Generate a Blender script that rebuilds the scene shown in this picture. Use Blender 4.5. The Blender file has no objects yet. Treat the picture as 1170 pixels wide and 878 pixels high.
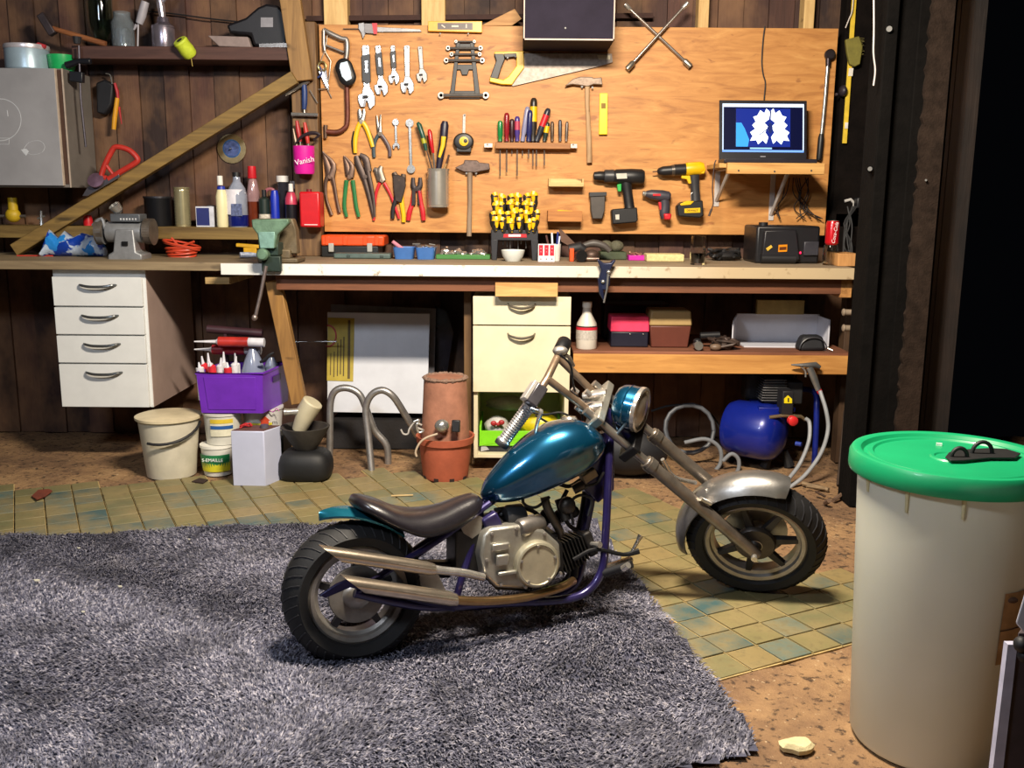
import bpy, bmesh, math, random
from mathutils import Vector, Matrix, Euler
random.seed(7)
R = math.radians
PI = math.pi
sc = bpy.context.scene
col = sc.collection
# ------------------------------------------------------------------ camera
F, CX, CY = 1100.0, 585.0, 439.0
CAM = Vector((0, 0, 1.165)); PITCH = R(10.8); ROLL = R(0.45)
_f = Vector((0, math.cos(PITCH), -math.sin(PITCH)))
_u0 = Vector((0, math.sin(PITCH), math.cos(PITCH))); _r0 = Vector((1, 0, 0))
_r = _r0*math.cos(ROLL) + _u0*math.sin(ROLL)
_u = _u0*math.cos(ROLL) - _r0*math.sin(ROLL)
cd = bpy.data.cameras.new('camera'); co = bpy.data.objects.new('camera', cd); col.objects.link(co)
cd.sensor_width = 36; cd.lens = F/1170*36; cd.clip_start = .02; cd.clip_end = 100
mm = Matrix((( _r.x, _u.x, -_f.x, CAM.x), (_r.y, _u.y, -_f.y, CAM.y), (_r.z, _u.z, -_f.z, CAM.z), (0, 0, 0, 1)))
co.matrix_world = mm
sc.camera = co
def ray(px, py):
    return _f + _r*((px-CX)/F) + _u*((CY-py)/F)
def PY(px, py, Y):
    d = ray(px, py); return CAM + d*((Y-CAM.y)/d.y)
def PZ(px, py, z=0.0):
    d = ray(px, py); return CAM + d*((z-CAM.z)/d.z)
def PX(px, py, X):
    d = ray(px, py); return CAM + d*((X-CAM.x)/d.x)
def PP(px, py, O, n):
    d = ray(px, py); return CAM + d*((O-CAM).dot(n)/d.dot(n))
def S(Y): return (Y*math.cos(PITCH)+.03)/F      # metres per pixel near bench height
# ------------------------------------------------------------------ colours and materials
def lin(h):
    if not isinstance(h, str): return tuple(h)+(1,) if len(h) == 3 else tuple(h)
    h = h.lstrip('#'); v = [int(h[i:i+2], 16)/255 for i in (0, 2, 4)]
    return tuple(x/12.92 if x <= .04045 else ((x+.055)/1.055)**2.4 for x in v)+(1,)
class NT:
    def __init__(s, name):
        s.m = bpy.data.materials.new(name); s.m.use_nodes = True
        s.t = s.m.node_tree; s.b = s.t.nodes['Principled BSDF']
    def n(s, typ, **kw):
        x = s.t.nodes.new(typ)
        for k, v in kw.items():
            if k in x.inputs: x.inputs[k].default_value = v
            else: setattr(x, k, v)
        return x
    def l(s, a, b): s.t.links.new(a, b)
    def coord(s, scale=(1, 1, 1), rot=(0, 0, 0), kind='Object'):
        tc = s.n('ShaderNodeTexCoord'); mp = s.n('ShaderNodeMapping')
        mp.inputs['Scale'].default_value = scale; mp.inputs['Rotation'].default_value = rot
        s.l(tc.outputs[kind], mp.inputs['Vector']); return mp.outputs['Vector']
    def geo(s, scale=(1, 1, 1), rot=(0, 0, 0)):
        tc = s.n('ShaderNodeNewGeometry'); mp = s.n('ShaderNodeMapping')
        mp.inputs['Scale'].default_value = scale; mp.inputs['Rotation'].default_value = rot
        s.l(tc.outputs['Position'], mp.inputs['Vector']); return mp.outputs['Vector']
    def noise(s, vec, scale, detail=4, rough=.55, dist=0):
        x = s.n('ShaderNodeTexNoise'); x.inputs['Scale'].default_value = scale
        x.inputs['Detail'].default_value = detail; x.inputs['Roughness'].default_value = rough
        x.inputs['Distortion'].default_value = dist; s.l(vec, x.inputs['Vector']); return x.outputs['Fac']
    def ramp(s, fac, stops):
        x = s.n('ShaderNodeValToRGB'); e = x.color_ramp.elements
        while len(e) < len(stops): e.new(.5)
        for i, (p, c) in enumerate(stops): e[i].position = p; e[i].color = lin(c)
        s.l(fac, x.inputs['Fac']); return x.outputs['Color']
    def mix(s, fac, a, b, mode='MIX'):
        x = s.n('ShaderNodeMix', data_type='RGBA', blend_type=mode)
        if isinstance(fac, (int, float)): x.inputs[0].default_value = fac
        else: s.l(fac, x.inputs[0])
        for i, v in ((6, a), (7, b)):
            if isinstance(v, (str, tuple)): x.inputs[i].default_value = lin(v)
            else: s.l(v, x.inputs[i])
        return x.outputs[2]
    def bump(s, h, strength=.3, dist=.01):
        x = s.n('ShaderNodeBump'); x.inputs['Strength'].default_value = strength
        x.inputs['Distance'].default_value = dist; s.l(h, x.inputs['Height'])
        s.l(x.outputs['Normal'], s.b.inputs['Normal'])
    def fin(s, c, rough=.5, metal=0, coat=0):
        if c is not None:
            if isinstance(c, str): s.b.inputs['Base Color'].default_value = lin(c)
            else: s.l(c, s.b.inputs['Base Color'])
        if isinstance(rough, (int, float)): s.b.inputs['Roughness'].default_value = rough
        else: s.l(rough, s.b.inputs['Roughness'])
        s.b.inputs['Metallic'].default_value = metal
        s.b.inputs['Coat Weight'].default_value = coat
        s.b.inputs['Coat Roughness'].default_value = .08
        return s.m
_mc = {}
def mt(h, rough=.5, metal=0, var=.18, vs=25, bump=.05, coat=0, name='paint'):
    k = (h, rough, metal, var, vs, bump, coat, name)
    if k in _mc: return _mc[k]
    t = NT(name+'_'+h.lstrip('#')); v = t.geo()
    f = t.noise(v, vs, 5, .6)
    base = lin(h)
    dk = tuple(x*(1-var) for x in base[:3])+(1,); lt = tuple(min(1, x*(1+var*.6)) for x in base[:3])+(1,)
    c = t.ramp(f, [(.3, dk), (.7, lt)])
    if bump: t.bump(t.noise(v, vs*5, 3), bump, .004)
    _mc[k] = t.fin(c, rough, metal, coat); return _mc[k]
def steel(h='#b9b9b6', rough=.3): return mt(h, max(rough, .24), .78, .2, 30, .06, 0, 'steel')
def matte(m):
    m.node_tree.nodes['Principled BSDF'].inputs['Specular IOR Level'].default_value = .12; return m
def plastic(h, rough=.42): return mt(h, rough, 0, .12, 20, .02, 0, 'plastic')
def rubber(h='#17171a'): return mt(h, .6, 0, .25, 30, .08, 0, 'rubber')
def wood(h1, h2, axis='x', k=1.0, rough=.65, knots=True, name='wood'):
    key = ('wood', h1, h2, axis, k, knots)
    if key in _mc: return _mc[key]
    sx = {'x': (1.2, 14, 14), 'y': (14, 1.2, 14), 'z': (14, 14, 1.2)}[axis]
    t = NT(name+'_'+h1.lstrip('#')); v = t.geo(tuple(a*k for a in sx))
    f = t.noise(v, 2.2, 6, .65, .6)
    c = t.ramp(f, [(.28, h1), (.68, h2)])
    v2 = t.geo(tuple(a*k*.35 for a in sx)); f2 = t.noise(v2, 5, 3, .5, 0)
    c = t.mix(t.ramp(f2, [(.62, (0, 0, 0)), (.74, (.45, .45, .45))]), c, h1)
    if knots: 
        vo = t.n('ShaderNodeTexNoise'); vo.inputs['Scale'].default_value = 11; vo.inputs['Detail'].default_value = 2
        t.l(t.geo((.5, 1, 1.4)), vo.inputs['Vector'])
        c = t.mix(t.ramp(vo.outputs['Fac'], [(.70, (0, 0, 0)), (.76, (.8, .8, .8))]), c, tuple(x*.35 for x in lin(h1)[:3])+(1,))
    t.bump(f, .25, .004)
    _mc[key] = t.fin(c, rough); return _mc[key]
def glass(h='#dfe8ea', alpha_rough=.02, trans=1.0):
    key = ('glass', h, trans)
    if key in _mc: return _mc[key]
    t = NT('glass_'+h.lstrip('#')); t.b.inputs['Base Color'].default_value = lin(h)
    t.b.inputs['Transmission Weight'].default_value = trans; t.b.inputs['Roughness'].default_value = alpha_rough
    t.b.inputs['IOR'].default_value = 1.4; _mc[key] = t.m; return t.m
def emis(h, s=1.0):
    key = ('em', h, s)
    if key in _mc: return _mc[key]
    t = NT('screen_light_'+h.lstrip('#')); t.b.inputs['Base Color'].default_value = (0, 0, 0, 1)
    t.b.inputs['Emission Color'].default_value = lin(h); t.b.inputs['Emission Strength'].default_value = s
    t.b.inputs['Roughness'].default_value = .25
    _mc[key] = t.m; return t.m
# ------------------------------------------------------------------ mesh builder, world coordinates
def frame(axis, up=None):
    a = Vector(axis).normalized()
    h = Vector(up) if up is not None else (Vector((0, 0, 1)) if abs(a.z) < .9 else Vector((1, 0, 0)))
    x = h.cross(a)
    if x.length < 1e-6: x = Vector((1, 0, 0)).cross(a)
    x.normalize(); y = a.cross(x); return x, y, a
class MB:
    def __init__(s): s.v = []; s.f = []
    def add(s, vs, fs):
        b = len(s.v); s.v += [Vector(p) for p in vs]; s.f += [tuple(b+i for i in f) for f in fs]; return s
    def box(s, c, d, rot=None, taper=None, M=None):
        c = Vector(c); q = []
        for k in (-1, 1):
            t = 1 if (taper is None or k < 0) else taper
            tx, ty = (t, t) if not isinstance(t, tuple) else t
            for i, j in ((-1, -1), (1, -1), (1, 1), (-1, 1)):
                q.append(Vector((i*d[0]/2*tx, j*d[1]/2*ty, k*d[2]/2)))
        m = Euler(rot).to_matrix() if rot is not None else (M if M is not None else Matrix.Identity(3))
        return s.add([c+m@p for p in q], [(3, 2, 1, 0), (4, 5, 6, 7), (0, 1, 5, 4), (1, 2, 6, 5), (2, 3, 7, 6), (3, 0, 4, 7)])
    def bb(s, x0, x1, y0, y1, z0, z1): return s.box(((x0+x1)/2, (y0+y1)/2, (z0+z1)/2), (abs(x1-x0), abs(y1-y0), abs(z1-z0)))
    def ext(s, pts, d):
        n = len(pts); d = Vector(d); p = [Vector(q) for q in pts]
        return s.add(p+[q+d for q in p], [tuple(range(n-1, -1, -1)), tuple(range(n, 2*n))]+[(i, (i+1) % n, n+(i+1) % n, n+i) for i in range(n)])
    def plate(s, px, Y, th):        # outline on the plane Y, given real thickness towards the room
        return s.ext([PY(a, b, Y) for a, b in px], (0, -th, 0))
    def tube(s, pts, r, n=10, closed=False, sq=1.0, up=None, caps=True, sub=0):
        pts = [Vector(p) for p in pts]
        rr = list(r) if isinstance(r, (list, tuple)) else [r]*len(pts)
        if sub and len(pts) > 2: pts, rr = smooth(pts, rr, sub, closed)
        m = len(pts); b = len(s.v); rings = []; px = None
        for i in range(m):
            if closed: t = pts[(i+1) % m]-pts[i-1]
            else: t = pts[min(i+1, m-1)]-pts[max(i-1, 0)]
            if t.length < 1e-9: t = Vector((0, 0, 1))
            t.normalize()
            if px is None: x, y, _ = frame(t, up)
            else:
                x = px-t*px.dot(t)
                if x.length < 1e-6: x, y, _ = frame(t)
                x.normalize(); y = t.cross(x)
            if up is not None: x, y, _ = frame(t, up)
            px = x
            for k in range(n):
                a = 2*PI*k/n; s.v.append(pts[i]+x*(math.cos(a)*rr[i])+y*(math.sin(a)*rr[i]*sq))
        e = m if closed else m-1
        for i in range(e):
            j = (i+1) % m
            for k in range(n):
                k2 = (k+1) % n; s.f.append((b+i*n+k, b+i*n+k2, b+j*n+k2, b+j*n+k))
        if caps and not closed:
            s.f.append(tuple(b+k for k in range(n-1, -1, -1))); s.f.append(tuple(b+(m-1)*n+k for k in range(n)))
        return s
    def lathe(s, prof, o, axis=(0, 0, 1), n=28, up=None, arc=None, sx=1, sy=1):
        x, y, a = frame(axis, up); o = Vector(o); b = len(s.v); m = len(prof)
        full = arc is None; a0, a1 = (0, 2*PI) if full else arc; N = n if full else n+1
        for r, h in prof:
            for k in range(N):
                t = a0+(a1-a0)*k/n; s.v.append(o+a*h+x*(math.cos(t)*r*sx)+y*(math.sin(t)*r*sy))
        for i in range(m-1):
            for k in range(n):
                k2 = (k+1) % N if full else k+1
                s.f.append((b+i*N+k, b+i*N+k2, b+(i+1)*N+k2, b+(i+1)*N+k))
        if full:
            if prof[0][0] > 1e-5: s.f.append(tuple(b+k for k in range(n-1, -1, -1)))
            if prof[-1][0] > 1e-5: s.f.append(tuple(b+(m-1)*N+k for k in range(n)))
        return s
    def cyl(s, p, q, r, r2=None, n=20):
        p = Vector(p); q = Vector(q); d = q-p
        return s.lathe([(r, 0), (r if r2 is None else r2, d.length)], p, d, n)
    def ell(s, c, rad, rot=None, n=16, M=None):
        c = Vector(c); b = len(s.v); h = n//2
        m = Euler(rot).to_matrix() if rot is not None else (M if M is not None else Matrix.Identity(3))
        for i in range(h+1):
            t = PI*i/h
            for k in range(n):
                a = 2*PI*k/n
                s.v.append(c+m@Vector((rad[0]*math.sin(t)*math.cos(a), rad[1]*math.sin(t)*math.sin(a), rad[2]*math.cos(t))))
        for i in range(h):
            for k in range(n):
                k2 = (k+1) % n; s.f.append((b+i*n+k, b+(i+1)*n+k, b+(i+1)*n+k2, b+i*n+k2))
        return s
    def loft(s, rings, caps=True):
        n = len(rings[0]); b = len(s.v)
        for r in rings: s.v += [Vector(p) for p in r]
        for i in range(len(rings)-1):
            for k in range(n):
                k2 = (k+1) % n; s.f.append((b+i*n+k, b+i*n+k2, b+(i+1)*n+k2, b+(i+1)*n+k))
        if caps: s.f.append(tuple(b+k for k in range(n-1, -1, -1))); s.f.append(tuple(b+(len(rings)-1)*n+k for k in range(n)))
        return s
    def base(s):
        xs = [v.x for v in s.v]; ys = [v.y for v in s.v]; zs = [v.z for v in s.v]
        return Vector(((min(xs)+max(xs))/2, (min(ys)+max(ys))/2, min(zs)))
    def mesh(s, name, mat, o, smooth=True, ang=35):
        me = bpy.data.meshes.new(name); me.from_pydata([v-o for v in s.v], [], s.f)
        bm = bmesh.new(); bm.from_mesh(me); bmesh.ops.remove_doubles(bm, verts=bm.verts, dist=1e-6)
        bmesh.ops.recalc_face_normals(bm, faces=bm.faces); bm.to_mesh(me); bm.free()
        if smooth:
            me.polygons.foreach_set('use_smooth', [True]*len(me.polygons)); me.set_sharp_from_angle(angle=R(ang))
        for m in (mat if isinstance(mat, (list, tuple)) else [mat]): me.materials.append(m)
        me.update(); return me
def smooth(pts, rr, sub, closed=False):
    n = len(pts); op = []; orr = []
    e = n if closed else n-1
    for i in range(e):
        p0 = pts[i-1] if (closed or i > 0) else pts[0]*2-pts[1]
        p1, p2 = pts[i], pts[(i+1) % n]
        p3 = pts[(i+2) % n] if (closed or i+2 < n) else pts[-1]*2-pts[-2]
        for k in range(sub):
            t = k/sub
            op.append(.5*((2*p1)+(p2-p0)*t+(2*p0-5*p1+4*p2-p3)*t*t+(3*p1-p0-3*p2+p3)*t**3))
            orr.append(rr[i]*(1-t)+rr[(i+1) % n]*t)
    if not closed: op.append(pts[-1]); orr.append(rr[-1])
    return op, orr
def _fin(o, bev):
    col.objects.link(o)
    if bev:
        m = o.modifiers.new('bevel', 'BEVEL'); m.width = bev; m.segments = 2; m.limit_method = 'ANGLE'; m.angle_limit = R(40)
    return o
class T:
    def __init__(s, name, label, cat, loc, group=None):
        s.o = bpy.data.objects.new(name, None); col.objects.link(s.o); s.o.empty_display_size = .05
        s.L = Vector(loc); s.o.location = s.L; s.o['label'] = label; s.o['category'] = cat
        if group: s.o['group'] = group
    def part(s, name, mb, mat, bev=0, parent=None, label=None, ang=35, kind=None):
        o = bpy.data.objects.new(name, mb.mesh(name, mat, s.L, ang=ang)); _fin(o, bev)
        o.parent = parent if parent is not None else s.o
        if label: o['label'] = label
        if kind: o['kind'] = kind
        return o
def one(name, label, cat, mb, mat, bev=0, group=None, ang=35, kind=None):
    L = mb.base(); o = bpy.data.objects.new(name, mb.mesh(name, mat, L, ang=ang)); _fin(o, bev)
    o.location = L; o['label'] = label; o['category'] = cat
    if group: o['group'] = group
    if kind: o['kind'] = kind
    return o
def struct(name, mb, mat, bev=0):
    o = bpy.data.objects.new(name, mb.mesh(name, mat, Vector())); _fin(o, bev); o['kind'] = 'structure'; return o
def text_mb(body, loc, size, right=(1, 0, 0), up=(0, 0, 1), th=.0006, shear=0, align='CENTER'):
    cu = bpy.data.curves.new('lettering', 'FONT'); cu.body = body; cu.size = size; cu.extrude = th; cu.align_x = align
    cu.align_y = 'CENTER'; cu.shear = shear
    o = bpy.data.objects.new('lettering', cu); col.objects.link(o)
    dg = bpy.context.evaluated_depsgraph_get(); me = bpy.data.meshes.new_from_object(o.evaluated_get(dg))
    r = Vector(right).normalized(); u = Vector(up).normalized(); n = r.cross(u); mb = MB(); loc = Vector(loc)
    mb.add([loc+r*v.co.x+u*v.co.y+n*v.co.z for v in me.vertices], [tuple(p.vertices) for p in me.polygons])
    bpy.data.objects.remove(o); bpy.data.curves.remove(cu); bpy.data.meshes.remove(me); return mb
# ------------------------------------------------------------------ the setting
YW, YB, BZ = 4.72, 4.60, 0.90
def planks_mat(name, cols, w, axis='x', dark=.5, rough=.75):
    t = NT(name); tc = t.n('ShaderNodeNewGeometry'); sp = t.n('ShaderNodeSeparateXYZ'); t.l(tc.outputs['Position'], sp.inputs[0])
    m1 = t.n('ShaderNodeMath', operation='DIVIDE'); t.l(sp.outputs[axis.upper()], m1.inputs[0]); m1.inputs[1].default_value = w
    m2 = t.n('ShaderNodeMath', operation='FLOOR'); t.l(m1.outputs[0], m2.inputs[0])
    wn = t.n('ShaderNodeTexWhiteNoise', noise_dimensions='1D'); t.l(m2.outputs[0], wn.inputs['W'])
    c = t.ramp(wn.outputs['Value'], [(0, cols[0]), (.5, cols[1]), (1, cols[2])])
    f = t.noise(t.geo((22, 22, 1.3)), 2.4, 6, .65, .7)
    c = t.mix(t.ramp(f, [(.3, (0, 0, 0)), (.75, (.85, .85, .85))]), t.mix(.6, c, cols[0]), c)
    g = t.noise(t.geo((2, 2, 1.2)), 2.5, 4, .6)
    c = t.mix(t.ramp(g, [(.38, (0, 0, 0)), (.7, (.75, .75, .75))]), c, cols[3])
    t.bump(f, .35, .006); return t.fin(c, rough)
wallm = planks_mat('weathered_boards', ('#2a1c1a', '#50342c', '#624036', '#8a6648'), .118)
mb = MB(); x = -2.95; k = 0
while x < 1.75:
    w = .118; y0 = YW+(.0 if k % 2 else .012)
    mb.bb(x+.002, x+w+.004-.004, y0, YW+.05, 0, 2.5); x += w; k += 1
struct('wall_back', mb, wallm)
darkboard = planks_mat('dark_boards', ('#100b0a', '#1c1412', '#261a16', '#33251d'), .11, 'y')
struct('wall_left', MB().bb(-3.0, -2.95, -.6, 4.78, 0, 2.5), darkboard)
mb = MB(); y = 3.72
while y < 4.72: mb.bb(1.68+random.uniform(0, .008), 1.73, y, min(y+.108, 4.72), 0, 2.5); y += .112
struct('wall_right', mb, darkboard)
struct('ceiling', MB().bb(-3.0, 1.7, -.6, 4.78, 2.5, 2.55), planks_mat('ceiling_boards', ('#1c1410', '#2c1f18', '#3a2920', '#3a2920'), .14))
# floor of trodden earth and worn screed
t = NT('earth_floor'); v = t.geo()
c = t.ramp(t.noise(v, 3.2, 8, .68), [(.28, '#4f3b2c'), (.45, '#856649'), (.6, '#a38059'), (.8, '#bf9d73')])
c = t.mix(t.ramp(t.noise(v, 46, 5, .62), [(.55, (0, 0, 0)), (.64, (.85, .85, .85))]), c, '#2e2018')
c = t.mix(t.ramp(t.noise(v, 60, 3, .6), [(.66, (0, 0, 0)), (.72, (.7, .7, .7))]), c, '#d0b58e')
t.bump(t.noise(v, 26, 8, .7), .8, .02); fm = t.fin(c, .85)
mb = MB()
bm_pts = []
nx, ny = 120, 120
for j in range(ny+1):
    for i in range(nx+1):
        X = -3.0+i*6.2/nx; Y = .4+j*4.4/ny
        bm_pts.append(Vector((X, Y, -.006+.004*math.sin(X*23+Y*7)*math.sin(Y*31-X*5))))
mb.add(bm_pts, [(j*(nx+1)+i, j*(nx+1)+i+1, (j+1)*(nx+1)+i+1, (j+1)*(nx+1)+i) for j in range(ny) for i in range(nx)])
struct('floor', mb, fm)
# tiled area, real tiles 4 mm thick
def inside(p, poly):
    r = False; n = len(poly)
    for i in range(n):
        a, b = poly[i], poly[i-1]
        if (a[1] > p[1]) != (b[1] > p[1]) and p[0] < (b[0]-a[0])*(p[1]-a[1])/(b[1]-a[1])+a[0]: r = not r
    return r
tp = [PZ(*q) for q in ((-260, 566), (60, 556), (180, 552), (380, 536), (560, 548), (700, 556), (800, 585), (885, 640), (985, 655), (1010, 728), (935, 747), (828, 782), (740, 700), (-260, 720))]
tpoly = [(p.x, p.y) for p in tp]
ts = .104; ta = R(27); e1 = Vector((math.cos(ta), math.sin(ta), 0)); e2 = Vector((-math.sin(ta), math.cos(ta), 0))
org = PZ(864, 738)
slots = [MB() for _ in range(5)]
rt = random.Random(3); grout = MB()
def hsh(a, b): return (math.sin(a*127.1+b*311.7)*43758.5453) % 1.0
for i in range(-60, 30):
    for j in range(-30, 50):
        cc = org+e1*((i+.5)*ts)+e2*((j+.5)*ts); cc.z = 0
        if not inside((cc.x, cc.y), tpoly): continue
        if cc.y > 3.95 and rt.random() < .5: continue
        q = hsh(i//2, j//2) if rt.random() < .6 else rt.random(); k = 0 if q < .27 else 1 if q < .5 else 2 if q < .62 else 3 if q < .86 else 4
        if k >= 3 and cc.y > 3.75: k = 1
        grout.box(cc+Vector((0, 0, -.0035)), (ts+.003, ts+.003, .004), rot=(0, 0, ta))
        cc.z = -.001+rt.uniform(-.0012, .0012)
        slots[k].box(cc, (ts-.0065, ts-.0065, .008), rot=(rt.uniform(-.006, .006), rt.uniform(-.006, .006), ta))
tcol = ['#77704a', '#6c6a4a', '#84734c', '#3f5858', '#566a64']
for k, s_ in enumerate(slots):
    t = NT('glazed_tile_%d' % k); v = t.geo()
    c = t.mix(t.ramp(t.noise(v, 5, 6, .7), [(.36, (0, 0, 0)), (.62, (.85, .85, .85))]), tcol[k], '#8c7c55')
    c = t.mix(t.ramp(t.noise(v, 40, 5, .7), [(.5, (0, 0, 0)), (.8, (.6, .6, .6))]), c, '#4b4533')
    t.bump(t.noise(v, 50, 4), .2, .004); m_ = t.fin(c, .5)
    struct('floor', s_, m_, bev=.0012)
struct('floor', grout, mt('#b39c68', .8, 0, .3, 30, .3))
# dark door post and torn batten by the open doorway
pm = matte(mt('#0b0908', .9, 0, .5, 12, .6, 0, 'tarred_timber'))
mb = MB()
xa = PY(985, 300, 3.66).x
for a, b, y in ((0, .045, 3.60), (.04, .13, 3.64), (.125, .20, 3.62), (.195, .275, 3.66)):
    mb.bb(xa+a, xa+b, y, 3.74, 0, 2.5)
struct('trim_1', mb, pm, bev=.004)
rj = random.Random(5); xs = PY(1068, 150, 3.6).x; pts = []
for i in range(120): pts.append(Vector((xs-.045+rj.uniform(-.008, .004), 3.6, 2.5*i/119)))
for i in range(2): pts.append(Vector((xs+.035, 3.6, 2.5*(1-i))))
struct('trim_2', MB().ext(pts, (0, .05, 0)), matte(mt('#2e241e', .9, 0, .45, 26, .7, 0, 'torn_batten')))
# studs and rail above the plywood
pale = wood('#b98f55', '#e6c487', 'z', 1)
for i, (a, b) in enumerate(((371, 398), (482, 509), (797, 809), (917, 929))):
    A = PY(a, 15, 4.665); B = PY(b, 15, 4.665)
    mb = MB().bb(A.x, B.x, 4.64, YW, PY(a, 30, 4.64).z-.2, 2.5)
    struct('trim_%d' % (3+i), mb, pale, bev=.003)
struct('trim_8', MB().bb(PY(966, 150, 4.63).x-.035, 1.677, 4.625, YW-.002, .9, 2.5), matte(mt('#120d0b', .9, 0, .5, 14, .5, 0, 'tarred_stud')), bev=.004)
# plywood tool board
A = PY(363, 28, YB); B = PY(958, 34, YB); zb = PY(660, 267, YB).z; A2 = PY(368, 266, YB)
t = NT('plywood'); v = t.geo((1.1, 1, 7))
f = t.noise(v, 3.2, 7, .62, 1.6)
c = t.ramp(f, [(.25, '#9c6430'), (.45, '#bb8042'), (.6, '#c98f4e'), (.8, '#d8a562')])
c = t.mix(t.ramp(t.noise(t.geo((1.6, 1, 3.4)), 6, 3, .5, .5), [(.66, (0, 0, 0)), (.74, (.7, .7, .7))]), c, '#8a5128')
c = t.mix(t.ramp(t.noise(t.geo((3, 1, 36)), 3, 3, .5), [(.7, (0, 0, 0)), (.76, (.8, .8, .8))]), c, '#7d4a26')
t.bump(f, .12, .003); plym = t.fin(c, .55)
one('plywood_tool_board', 'large orange-brown plywood sheet covering the wall, carrying all the hung hand tools', 'tool board',
    MB().bb(A.x+.005, B.x, YB, YB+.018, zb, A.z), plym, bev=.001)
one('roof_rail', 'thin dark batten across the wall boards just above the plywood sheet', 'batten',
    MB().box(((A.x+B.x)/2-.45, YW-.03, PY(560, 20, 4.69).z), (1.6, .03, .022), rot=(0, R(-.9), 0)), mt('#39201a', .8, 0, .3))
# ------------------------------------------------------------------ timbers of the left wall
tim = wood('#5e4a28', '#94773f', 'x', 1)
timz = wood('#6d4f2e', '#a47f4c', 'z', 1)
def timber(a, b, wa, wb, Y, th, name, label, m):
    P = PY(a[0], a[1], Y); Q = PY(b[0], b[1], Y); d = (Q-P).normalized(); n = Vector((-d.z, 0, d.x)); h = wa/2*S(Y)*1.02
    return one(name, label, 'timber', MB().ext([P+n*h, Q+n*h, Q-n*h, P-n*h], (0, th, 0)), m, bev=.003)
timber((15, 286), (336, 88), 14, 14, 4.47, .045, 'diagonal_brace', 'long weathered diagonal timber brace rising from the left worktop to the upper right', tim)
timber((322, -60), (345, 92), 22, 22, 4.50, .045, 'leaning_rafter', 'short greenish timber leaning down from the roof onto the top of the wall post', timz)
L = PY(336, 200, 4.56).x; Rr = PY(365, 200, 4.56).x
one('wall_post', 'upright rough timber post between the dark boards and the plywood sheet', 'timber', MB().bb(L, Rr, 4.56, YW, BZ+.0, 1.95), wood('#4a3222', '#8a6a44', 'z', 1), bev=.004)
# shelves of the left wall
P0 = PY(82, 61, 4.52); zt = PY(200, 53, 4.52).z; z0 = PY(200, 68, 4.52).z; xr = PY(334, 60, 4.52).x
SH1 = zt
one('upper_wall_shelf', 'dark purplish timber shelf high on the left wall holding jars', 'shelf', MB().bb(P0.x, xr, 4.52, YW-.002, z0, zt), wood('#3a2420', '#5b3c34', 'x', 1), bev=.003)
zt = PY(150, 259, 4.50).z; z0 = PY(150, 273, 4.50).z; SH2 = zt; xl = PY(-60, 260, 4.5).x
one('lower_wall_shelf', 'long weathered timber shelf over the left worktop holding bottles and tins', 'shelf', MB().bb(xl, L+.0, 4.50, YW-.002, z0, zt), wood('#57421f', '#8d7440', 'x', 1), bev=.003)
# ------------------------------------------------------------------ worktops
lt_y, rt_y = 4.06, 3.985
topm = wood('#6f5f4c', '#a3927a', 'x', .7)
xs_ = PY(252, 308, rt_y).x
X0 = -2.94; X1 = xs_+.35
tt = PY(100, 303, lt_y).z
one('left_worktop', 'scuffed brown wooden worktop on the left over the white drawer unit', 'worktop', MB().bb(X0, xs_, lt_y, YW-.005, BZ-.036, BZ-.001), wood('#6a5944', '#9d8a6a', 'x', .7), bev=.003)
xe = PY(980, 315, rt_y).x
wb = T('main_workbench', 'long pale wooden workbench top with chipped white front edge and reddish apron board', 'workbench', ((xs_+xe)/2, 4.3, 0))
wb.part('worktop', MB().bb(xs_+.001, xe, rt_y+.012, YW-.06, BZ-.043, BZ), topm, bev=.002)
t = NT('chipped_white_edge'); v = t.geo((1, 1, 1))
tx = t.n('ShaderNodeNewGeometry'); sx = t.n('ShaderNodeSeparateXYZ'); t.l(tx.outputs['Position'], sx.inputs[0])
mr = t.n('ShaderNodeMapRange'); t.l(sx.outputs['X'], mr.inputs[0]); mr.inputs[1].default_value = -.3; mr.inputs[2].default_value = .9
c = t.mix(mr.outputs[0], '#dcdcd8', '#b7a382')
c = t.mix(t.ramp(t.noise(v, 22, 6, .7), [(.58, (0, 0, 0)), (.68, (.8, .8, .8))]), c, '#8b7558')
wb.part('front_edge', MB().bb(xs_, xe, rt_y, rt_y+.012, BZ-.046, BZ+.001), t.fin(c, .5), bev=.002, label='white painted front edge with worn patches')
xa_ = PY(316, 325, rt_y+.06).x
wb.part('apron', MB().bb(xa_, xe-.02, rt_y+.05, rt_y+.075, BZ-.043-.068, BZ-.044), wood('#4f2d1c', '#7e4d30', 'x', .8), bev=.002)
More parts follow.
